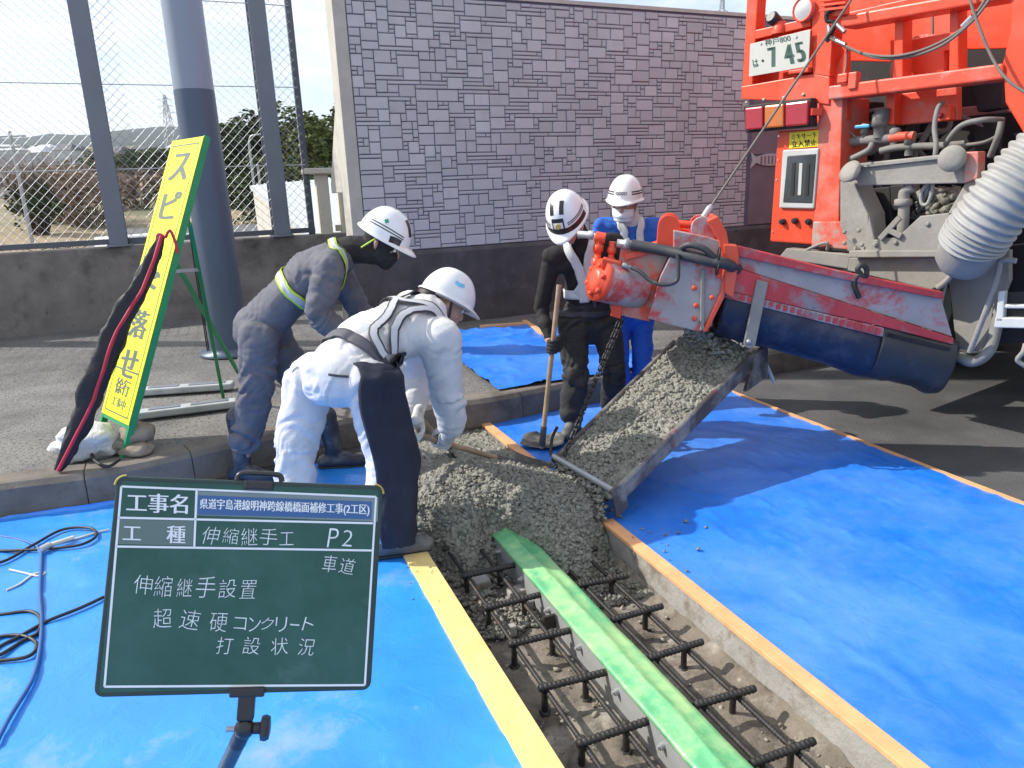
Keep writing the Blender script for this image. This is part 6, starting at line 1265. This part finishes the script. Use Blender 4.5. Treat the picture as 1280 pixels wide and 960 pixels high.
# ------------------------------------------------------------------ sloping chute with concrete
mat('chute_steel', (.10, .085, .085), .6, metal=.2, var=.3, scale=6, second=(.26, .25, .225), mask=(.45, .62), mscale=6, third=(.25, .04, .04), tmask=(.62, .7), tscale=7)
UL, UR, LL, LR = V(1.02, 4.61, .60), V(1.43, 4.20, .60), V(.215, 3.80, .15), V(.475, 3.30, .15)
UL, UR = P(838, 432, 4.55), P(938, 447, 4.18); LL, LR = P(692, 578, 3.78), P(764, 616, 3.30)
LR.z = LL.z = (LL.z+LR.z)/2; UR.z = UL.z = (UL.z+UR.z)/2
cu_ = ((LL+LR)-(UL+UR)).normalized(); cx_ = (LR-LL).normalized(); cn_ = cx_.cross(cu_); cn_ = cn_ if cn_.z > 0 else -cn_
ch = thing('discharge_chute', (LL+LR)/2, 'open steel chute full of wet concrete, sloping from the auger head to the trench', 'chute')
def cpt(u, v, h=0): return (UL.lerp(UR, u)).lerp(LL.lerp(LR, u), v) + cn_*h
mb = MB()
def cf(u, v):
    a = (u-.5)*2; d_ = -.13*(1-abs(a)**2.6); return cpt(u, v*1.0, d_)
mb.grid(cf, 24, 30); mb.build('chute_pan', M('chute_steel'), ch, solid=.008)
for u in (0, 1):
    mb = MB(); mb.tube([cpt(u, -.04), cpt(u, .5), cpt(u, 1.0)], .017, 10); mb.build('rim', M('chute_steel'), ch)
    mb = MB(); mb.prism([cpt(u, .0, -.075), cpt(u, 1, -.075), cpt(u, 1, .006), cpt(u, 0, .006)], cx_*(.012 if u else -.012)); mb.build('side_plate', M('chute_steel'), ch, bevel=.003)
mb = MB(); mb.tube([cpt(-.03, .985, .01), cpt(1.03, .985, .01)], .017, 10); mb.build('cross_bar', M('galv'), ch)
mb = MB(); mb.prism([cpt(1, .93, .02), cpt(1, 1.0, .03), cpt(1, 1.02, -.12), cpt(1, .95, -.12)], cx_*.02); mb.build('lip_plate', M('chute_steel'), ch, bevel=.004)
mb = MB(); mb.tube(bez([cpt(0, .99, .01), cpt(-.06, .985, .03), cpt(-.08, .94, .09), cpt(-.03, .90, .14)], 5), .009, 7); mb.build('bent_handle', M('rebar'), ch)
mb = MB(); mb.prism([cpt(1.01, -.02, .01), cpt(1.01, -.12, .02), cpt(1.01, -.06, -.18), cpt(1.01, .12, -.14)], cx_*.03); mb.build('hanger_bracket', M('chute_steel'), ch, bevel=.004)
mb = MB(); a = cpt(1.0, -.10, -.12); mb.tube([a, a + V(.05, -.02, -.12)], .012, 8); mb.build('stub_rod', M('galv'), ch)
def load_h(u, v):
    a = abs(u-.5)*2; return -.125*(1-a**2.6) + (.19*(1-a**2.2))*(1-.35*v) - .004 + (.10*max(0, 1-v/.25)**2*(1-a))
def lf_(u, v): 
    h = load_h(u, v); h += (.024*abs(fbm((u*13, v*32, 1), 4)) + .010*fbm((u*34, v*84, 2), 3)); return cpt(.03+.94*u, v*1.02-.03, h)
mb = MB(); mb.grid(lf_, 90, 240); load = mb.build('concrete_load', M('fresh_concrete'), loc=(LL+LR)/2); tag(load, 'wet grey concrete sliding down the open chute', 'concrete', kind='stuff')
pts = []; rs = []
for k in range(3800):
    u, v = .5 + .5*random.uniform(-1, 1)*random.random()**.35, random.random()*1.04 - .04
    pts.append(cpt(.03+.94*u, v*1.02-.02, load_h(u, v) + .006 + random.uniform(-.010, .006))); rs.append(.005 + .012*random.random()**2)
for k in range(1300):   # falling from the head, and spilling off the lip
    if k < 500:
        t = random.random(); p = cpt(.55 + .33*random.uniform(-1, 1)*(1-.5*t), .05 + .06*random.uniform(-1, 1), .04) ; q = aw(872 + 14*random.uniform(-1, 1), 412, .06*random.uniform(-1, 1)); pts.append(p.lerp(q, t)); rs.append(.010 + .016*random.random())
    else:
        t = random.random(); u = .5 + .46*random.uniform(-1, 1); p = cpt(u, 1.0, load_h(u, 1)); q = p + cu_*.10*t - Z*(.34*t*t) + V(random.gauss(0, .015), random.gauss(0, .015), 0); pts.append(V(q.x, q.y, max(q.z, -.05))); rs.append(.006 + .013*random.random()**1.5)
lumps('concrete_lumps', np.array([tuple(p) for p in pts]), rs, M('fresh_concrete'), LUMP1, IF1, load)
# chain holding the chute
ca, cb_ = aw(776, 396, .1), cpt(.12, .96, .02)
chn = thing('steel_chain', cb_, 'dark steel chain hanging from the auger head to the lower end of the chute', 'chain')
cdir = (cb_-ca).normalized(); Lc = (cb_-ca).length; pit = .036; mb = MB()
mb.tube([V(math.cos(k*math.pi/6)*.011, 0, (math.sin(k*math.pi/6))*.012 + (.010 if math.sin(k*math.pi/6) > 0 else -.010 if math.sin(k*math.pi/6) < 0 else 0)) for k in range(13)], .0042, 5)
lk = mb.mesh('chain_link', M('rebar')); x_, y_, z_ = frame(cdir)
for strand in (0, 1):
    o_ = (x_*.016)*strand
    for k in range(int(Lc/pit)):
        p = ca + cdir*(pit*(k+.5)) + o_*(1 - k*pit/Lc)*1.2 - Z*0; q = (x_, y_) if k % 2 else (y_, -x_); i_ = inst('chain_link', lk, chn, p - cb_); i_.rotation_mode = 'QUATERNION'; i_.rotation_quaternion = Matrix((q[0], q[1], z_)).transposed().to_quaternion()
# ================================================================== FAR BACKGROUND
mat('field', (.27, .21, .13), .95, var=.35, scale=.05, second=(.10, .12, .05), mask=(.45, .6), mscale=.03, third=(.26, .2, .14), tmask=(.55, .62), tscale=.12)
mat('hill', (.025, .038, .036), .95, var=.35, scale=.02, second=(.035, .05, .03), mask=(.45, .6), mscale=.06)
def el(r):    # elevation of the land above the eye, by distance
    pts = [(0, -4.6), (14, -4.6), (22, -3.9), (60, -.6), (150, 2.5), (320, 11.5), (700, 34), (1300, 76), (1900, 130), (2500, 188), (3200, 196), (5200, 180)]
    for (a, b), (c, d_) in zip(pts, pts[1:]):
        if r <= c: return b + (d_-b)*(r-a)/(c-a)
    return pts[-1][1]
mb = MB(); rr = [10, 14, 20, 30, 45, 60, 90, 130, 200, 320, 500, 700, 1000, 1300, 1600, 1900, 2100, 2300, 2500, 2800, 3200, 4200, 5200]; na = 120
vs = []
for r in rr:
    for k in range(na+1):
        a = rad(-75 + 150*k/na); h = el(r)
        if r >= 1300: h += (r/2500)*20*fbm((k*.16, r*.0006, 2)) + (r/2500)*10*fbm((k*.9, r*.002, 4))
        elif r > 30: h += .004*r*fbm((k*.2, r*.02, 3))
        vs.append(V(r*math.sin(a), r*math.cos(a), h))
mb.add(vs, [(i*(na+1)+k, i*(na+1)+k+1, (i+1)*(na+1)+k+1, (i+1)*(na+1)+k) for i in range(len(rr)-1) for k in range(na)], True)
for i, f in enumerate(mb.f): pass
land = mb.build('terrain', [M('field'), M('hill')]); tag(land, kind='structure')
for p in land.data.polygons:
    c = p.center
    if math.hypot(c.x, c.y) > 1250: p.material_index = 1
mb = MB(); mb.add([V(-9000, -9000, -6), V(9000, -9000, -6), V(9000, 9000, -6), V(-9000, 9000, -6)], [(0, 1, 2, 3)]); tag(mb.build('ground', M('field')), kind='structure')
def far(x, y, r):                      # the point seen at photo pixel x,y at horizontal distance r
    d = ray(x, y); return CAM + d*(r/math.hypot(d.x, d.y))
def land_z(p): return el(math.hypot(p.x, p.y))
# road below with lane lines
mat('far_road', (.13, .13, .135), .9, var=.1, scale=.2); mat('leaf_dark', (.05, .075, .022), .7, var=.6, scale=.5, spec=.25); mat('leaf_mid', (.10, .125, .035), .7, var=.5, scale=.5, spec=.25)
mat('twig', (.27, .20, .15), .9, var=.4, scale=1); mat('bark', (.10, .075, .055), .9, var=.3, scale=2); mat('tile_roof', (.10, .105, .12), .7, var=.2, scale=2); mat('house_wall', (.52, .48, .42), .8, var=.1, scale=1); mat('house_glass', (.04, .05, .06), .15); mat('car_white', (.75, .76, .76), .3, var=.03); mat('car_dark', (.03, .03, .035), .25)
def strip(name, pts, wd, m):
    mb = MB(); vs = []
    for p, q in pts:
        vs += [p, q]
    k = len(pts); mb.add(vs, [(2*i, 2*i+1, 2*i+3, 2*i+2) for i in range(k-1)]); o = mb.build(name, m); return tag(o, kind='structure')
def lz(x, y, r, up=.06):
    p = far(x, y, r); return V(p.x, p.y, land_z(p)+up)
strip('street', [(lz(-60, 300, 20), lz(180, 300, 20)), (lz(-20, 285, 32), lz(185, 285, 32)), (lz(60, 270, 48), lz(190, 270, 48)), (lz(150, 262, 62), lz(235, 262, 62))], 0, M('far_road'))
strip('street', [(lz(190, 300, 20), lz(395, 300, 20)), (lz(200, 270, 45), lz(330, 270, 45)), (lz(230, 262, 60), lz(325, 262, 60))], 0, M('far_road'))
def leafy(c, rx, rz, nl, size, seed, lo=-.9):
    rg = np.random.default_rng(seed); mb = MB(); nc = 34
    cs = rg.normal(size=(nc, 3)); cs /= np.linalg.norm(cs, axis=1)[:, None]; cs *= (rg.random((nc, 1))**.45)*.82
    cs = cs[cs[:, 2] > lo]; rr_ = .20 + .16*rg.random(len(cs))
    vs = []; fs = []
    for k in range(nl):
        i = rg.integers(len(cs)); dv = rg.normal(size=3); dv /= np.linalg.norm(dv); q = cs[i] + dv*rr_[i]*(.75+.3*rg.random())
        p = V(c.x+q[0]*rx, c.y+q[1]*rx, c.z+q[2]*rz); nn = Vector(dv + rg.normal(size=3)*.6).normalized(); x, y, _ = frame(nn); s_ = size*(.6+.8*rg.random())
        o = len(vs); vs += [p - x*s_, p - y*s_*.6, p + x*s_, p + y*s_*.6]; fs.append((o, o+1, o+2, o+3))
    mb.add(vs, fs); return mb
def tree(x, ytop, r, rx, rz, label, m, seed, group='trees beyond the fence', nl=9000):
    top = far(x, ytop, r); c = V(top.x, top.y, top.z - rz); gz_ = land_z(c)
    t = thing('evergreen_tree', V(c.x, c.y, gz_), label, 'tree', group)
    mb = MB(); mb.tube([V(c.x, c.y, gz_-.3), V(c.x+.1, c.y, (gz_+c.z)/2), V(c.x, c.y, c.z+rz*.4)], [rx*.09, rx*.06, rx*.02], 7)
    for k in range(6):
        a = k*1.1+seed; p0 = V(c.x, c.y, c.z - rz*.5 + rz*.12*k); mb.tube([p0, p0 + V(math.cos(a)*rx*.6, math.sin(a)*rx*.6, rz*.35)], [rx*.03, rx*.01], 5)
    mb.build('trunk', M('bark'), t)
    leafy(c, rx, rz, nl, rx*.062, seed).build('crown', M(m), t); return t
tree(262, 150, 95, 4.2, 5.5, 'dark evergreen tree seen just right of the round pole', 'leaf_dark', 1)
tree(302, 124, 85, 4.6, 7.0, 'tall dark evergreen tree left of the second fence post', 'leaf_dark', 2)
tree(338, 134, 88, 4.2, 6.5, 'dark evergreen tree behind the second fence post', 'leaf_dark', 3)
tree(362, 128, 82, 4.2, 7.0, 'dark evergreen tree right of the second fence post', 'leaf_mid', 4)
tree(398, 134, 70, 3.6, 6.2, 'olive green tree between the fence and the stone wall', 'leaf_mid', 5)
tree(424, 122, 72, 3.8, 7.2, 'olive green tree touching the end of the stone wall', 'leaf_mid', 6)
tree(446, 132, 76, 4.2, 6.8, 'olive tree mostly hidden behind the stone wall', 'leaf_mid', 8)
tree(322, 190, 62, 3.4, 3.4, 'low dark tree behind the small street lamp', 'leaf_dark', 9, nl=1500)
tree(370, 195, 60, 3.4, 3.2, 'low dark tree above the white roof', 'leaf_dark', 10, nl=1500)
def bush(x, y, r, rx, rz, label, m, seed, name='bare_shrub'):
    p = far(x, y, r); gz_ = land_z(p); t = thing(name, V(p.x, p.y, gz_), label, 'shrub', 'shrubs on the field'); rg = random.Random(seed)
    mb = MB()
    for k in range(70):
        a = rg.random()*6.28; q = rg.random()**.5; p0 = V(p.x, p.y, gz_) + V(math.cos(a)*rx*.25*q, math.sin(a)*rx*.25*q, 0); p1 = V(p.x, p.y, gz_) + V(math.cos(a)*rx*q*.8, math.sin(a)*rx*q*.8, rz*(.6+.5*rg.random())); pm = (p0+p1)/2 + V(rg.uniform(-.2, .2)*rx, 0, rz*.12)
        mb.tube([p0, pm, p1], [.05, .035, .012], 3, False)
        for b in range(4): mb.tube([pm.lerp(p1, b/4), pm.lerp(p1, b/4) + V(rg.uniform(-.4, .4)*rx, rg.uniform(-.4, .4)*rx, rz*.35*rg.random())], [.025, .008], 3, False)
    mb.build('branches', M('twig' if 'bare' in name else 'bark'), t)
    leafy(V(p.x, p.y, gz_+rz*.55), rx*.9, rz*.5, 500 if 'bare' in name else 1400, rx*.06, seed).build('foliage', M(m), t)
bush(45, 262, 62, 2.2, 4.0, 'dark bushy shrub beside the utility pole', 'leaf_dark', 21, 'leafy_shrub'); bush(72, 240, 75, 5, 5, 'brown bare shrub on the field at far left', 'twig', 22); bush(105, 250, 68, 5, 4.6, 'brown bare shrub left of the first fence post', 'twig', 23); bush(20, 275, 40, 4, 1.6, 'low dark hedge bush at the left edge', 'leaf_dark', 24, 'leafy_shrub'); bush(60, 275, 42, 4, 1.5, 'low dark bush by the street at left', 'leaf_dark', 25, 'leafy_shrub')
bush(170, 248, 95, 6, 4, 'brown shrub between the fence post and the yellow sign', 'twig', 26); bush(160, 205, 230, 14, 8, 'distant green scrub beyond the field', 'leaf_dark', 27, 'leafy_shrub'); bush(190, 204, 240, 14, 8, 'distant dark scrub behind the yellow sign', 'leaf_dark', 28, 'leafy_shrub')
def house(x, y, r, w_, d_, h, label, roof='tile_roof', wallm='house_wall', yaw=.3, name='house'):
    p = far(x, y, r); z = land_z(p); p = V(p.x, p.y, z-.3); t = thing(name, p, label, 'house', 'houses in the far town')
    X = V(math.cos(yaw), math.sin(yaw), 0); Y = V(-X.y, X.x, 0); Z = V(0, 0, 1)
    mb = MB(); mb.box(p + Z*(h/2), (w_, d_, h), (X, Y, Z)); mb.build('wall', M(wallm), t)
    e = .5; c = [p + X*(i*(w_/2+e)) + Y*(j*(d_/2+e)) + Z*h for i, j in ((-1, -1), (1, -1), (1, 1), (-1, 1))]; rg = [p + X*(k*w_*.28) + Z*(h+d_*.28) for k in (-1, 1)]
    mb = MB(); mb.add(c+rg, [(0, 1, 5, 4), (2, 3, 4, 5), (1, 2, 5), (3, 0, 4), (3, 2, 1, 0)]); mb.build('roof', M(roof), t)
    if r < 260:
        for k in range(3):
            mb = MB(); mb.box(p + X*(w_*(k-1)*.3) - Y*(d_/2) + Z*(h*.55), (w_*.14, .1, h*.28), (X, Y, Z)); mb.build('window', M('house_glass'), t)
house(30, 215, 150, 11, 8, 5, 'grey tiled house behind the utility pole at far left', yaw=.4)
rg = random.Random(3)
spots = [(8, 208, 420), (52, 206, 520), (75, 203, 600), (60, 198, 800), (88, 205, 480), (5, 199, 760), (28, 201, 700), (100, 200, 760), (150, 199, 780), (165, 202, 620), (185, 200, 700), (178, 198, 900), (206, 201, 640), (222, 199, 800), (150, 205, 500), (45, 196, 1000), (15, 196, 1050), (95, 197, 950), (130, 198, 900), (200, 197, 1000)]
lbl = ['white', 'pale grey', 'beige', 'cream']
for k, (x, y, r) in enumerate(spots):
    m_ = rg.choice(['white_roof', 'tile_roof', 'tile_roof']); o = None
    house(x, y, r, rg.uniform(10, 24), rg.uniform(9, 14), rg.uniform(4, 8), 'small distant house among the town roofs below the hills', m_, rg.choice(['house_wall', 'white_roof']), rg.uniform(-.5, .5))
# white roofed shed below the bridge
p0, p1, p2, p3 = far(310, 228, 24), far(408, 216, 24), far(440, 262, 15), far(395, 280, 15)
sh = thing('roofed_shed', V(p0.x, p0.y, -4.2), 'low building with a pale corrugated roof beyond the fence', 'building')
mb = MB(); a, b, c, d_ = far(312, 232, 30), far(420, 222, 30), far(470, 300, 14.5), far(392, 300, 14.5); mb.prism([a, b, c, d_], V(0, 0, -.12)); mb.build('roof', M('white_roof'), sh)
mb = MB()
for k in range(1, 12): mb.bar(a.lerp(b, k/12)+V(0, 0, .02), d_.lerp(c, k/12)+V(0, 0, .02), .04, .04)
mb.build('roof_rib', M('white_roof'), sh, kind='stuff')
mb = MB(); mb.prism([q + (V(a.x+b.x+c.x+d_.x, a.y+b.y+c.y+d_.y, 0)/4 - V(q.x, q.y, 0))*.06 + V(0, 0, -.15) for q in (a, b, c, d_)], V(0, 0, -4.5)); mb.build('wall', M('house_wall'), sh)
# street furniture beyond
for x, yt, yb, r, lab, nm in ((12, 164, 268, 55, 'wooden utility pole with crossarms at the left edge', 'utility_pole'), (311, 178, 282, 34, 'slim street lamp with a curved arm beyond the fence', 'street_lamp'), (322, 205, 284, 34, 'short thin grey post beside the street lamp beyond the fence', 'street_lamp')):
    t_, b_ = far(x, yt, r), far(x+4, yb, r); t = thing(nm, V(t_.x, t_.y, land_z(t_)), lab, 'pole')
    mb = MB(); mb.tube([V(t_.x, t_.y, land_z(t_)), V(t_.x, t_.y, t_.z)], [.13 if 'util' in nm else .07, .09 if 'util' in nm else .05], 8); mb.build('shaft', M('galv'), t)
    if 'util' in nm:
        for z in (.3, .9): 
            mb = MB(); mb.bar(V(t_.x-.9, t_.y, t_.z-z), V(t_.x+.9, t_.y, t_.z-z), .1, .1); mb.build('crossarm', M('galv'), t)
    elif 'curved' in lab:
        mb = MB(); mb.tube(bez([t_, t_ + V(.15, 0, .25), t_ + V(.55, 0, .3)], 5), .04, 6); mb.build('lamp_arm', M('galv'), t)
def pylon(x, yt, yb, r, lab):
    t_, b_ = far(x, yt, r), far(x, yb, r); h = t_.z-b_.z; z0 = land_z(t_); t = thing('transmission_tower', V(t_.x, t_.y, z0), lab, 'pylon'); mb = MB(); w0 = h*.09; rr_ = r*.00042
    hh = t_.z - z0
    lv = [0, .2, .38, .54, .68, .8, .9, 1]
    def cn(q, i, j): w_ = w0*(1-.85*q); return V(t_.x + i*w_, t_.y + j*w_, z0 + hh*q)
    for i, j in ((-1, -1), (1, -1), (1, 1), (-1, 1)): mb.tube([cn(q, i, j) for q in lv], rr_, 4, False)
    for q0, q1 in zip(lv, lv[1:]):
        for (i, j), (k, l) in (((-1, -1), (1, -1)), ((1, -1), (1, 1)), ((1, 1), (-1, 1)), ((-1, 1), (-1, -1))):
            mb.tube([cn(q0, i, j), cn(q1, k, l)], rr_*.7, 3, False); mb.tube([cn(q1, i, j), cn(q0, k, l)], rr_*.7, 3, False)
    mb.build('lattice_tower', M('galv'), t)
    for q in (.66, .78, .9): 
        mb = MB(); mb.tube([V(t_.x-h*.13, t_.y, z0+hh*q), V(t_.x, t_.y, z0+hh*(q+.03)), V(t_.x+h*.13, t_.y, z0+hh*q)], rr_, 4, False); mb.build('crossarm', M('galv'), t)
pylon(205, 118, 195, 1100, 'distant lattice power pylon left of the round pole'); pylon(904, -32, 60, 420, 'lattice pylon top showing above the stone wall by the truck')
# vehicles below
def car(x, y, r, ln, h, yaw, label, paint, van=False):
    p = far(x, y, r); p = V(p.x, p.y, land_z(p)+.06); t = thing('parked_van' if van else 'parked_car', p, label, 'van' if van else 'car'); X = V(math.cos(yaw), math.sin(yaw), 0); Y = V(-X.y, X.x, 0); Z = V(0, 0, 1); w_ = 1.7
    pr = [(-.5, .25), (.5, .25), (.5, .55), (.46, .62), (.40, 1.0) if van else (.28, .66), (.36, 1.0) if van else (.16, 1.0), (-.48, 1.0) if van else (-.3, 1.0), (-.5, .6)]
    mb = MB(); mb.prism([p + X*(a*ln) + Z*(b*h) - Y*(w_/2) for a, b in pr], Y*w_); mb.build('body', M(paint), t, bevel=.08)
    mb = MB(); mb.box(p + Z*(h*.8), (ln*.5, w_+.02, h*.22), (X, Y, Z)); mb.build('windows', M('house_glass'), t)
    for a in (-.32, .32):
        for b in (-1, 1):
            mb = MB(); c = p + X*(a*ln) + Y*(b*w_*.46) + Z*.32; mb.cyl(c - Y*.1, c + Y*.1, .32, 12); mb.build('wheel', M('black_rubber'), t)
car(178, 274, 42, 4.4, 2.0, .9, 'white van parked on the street behind the yellow sign', 'car_white', True); car(250, 282, 34, 4.4, 1.4, .4, 'dark car parked below the bridge beside the round pole', 'car_dark'); car(285, 283, 38, 4.4, 1.5, .1, 'pale car below the bridge right of the round pole', 'car_white')
# air
mat('haze_', (1, 1, 1)); hz = bpy.data.materials.new('haze_air'); hz.use_nodes = True; t = hz.node_tree; t.nodes.clear(); o1 = t.nodes.new('ShaderNodeOutputMaterial'); v1 = t.nodes.new('ShaderNodeVolumePrincipled'); v1.inputs['Color'].default_value = (.72, .84, 1, 1); v1.inputs['Density'].default_value = .00009; v1.inputs['Anisotropy'].default_value = .2; t.links.new(v1.outputs[0], o1.inputs['Volume'])
mb = MB(); mb.box(V(0, 0, 240), (18600, 18600, 500)); o = mb.build('haze', hz); tag(o, kind='stuff')
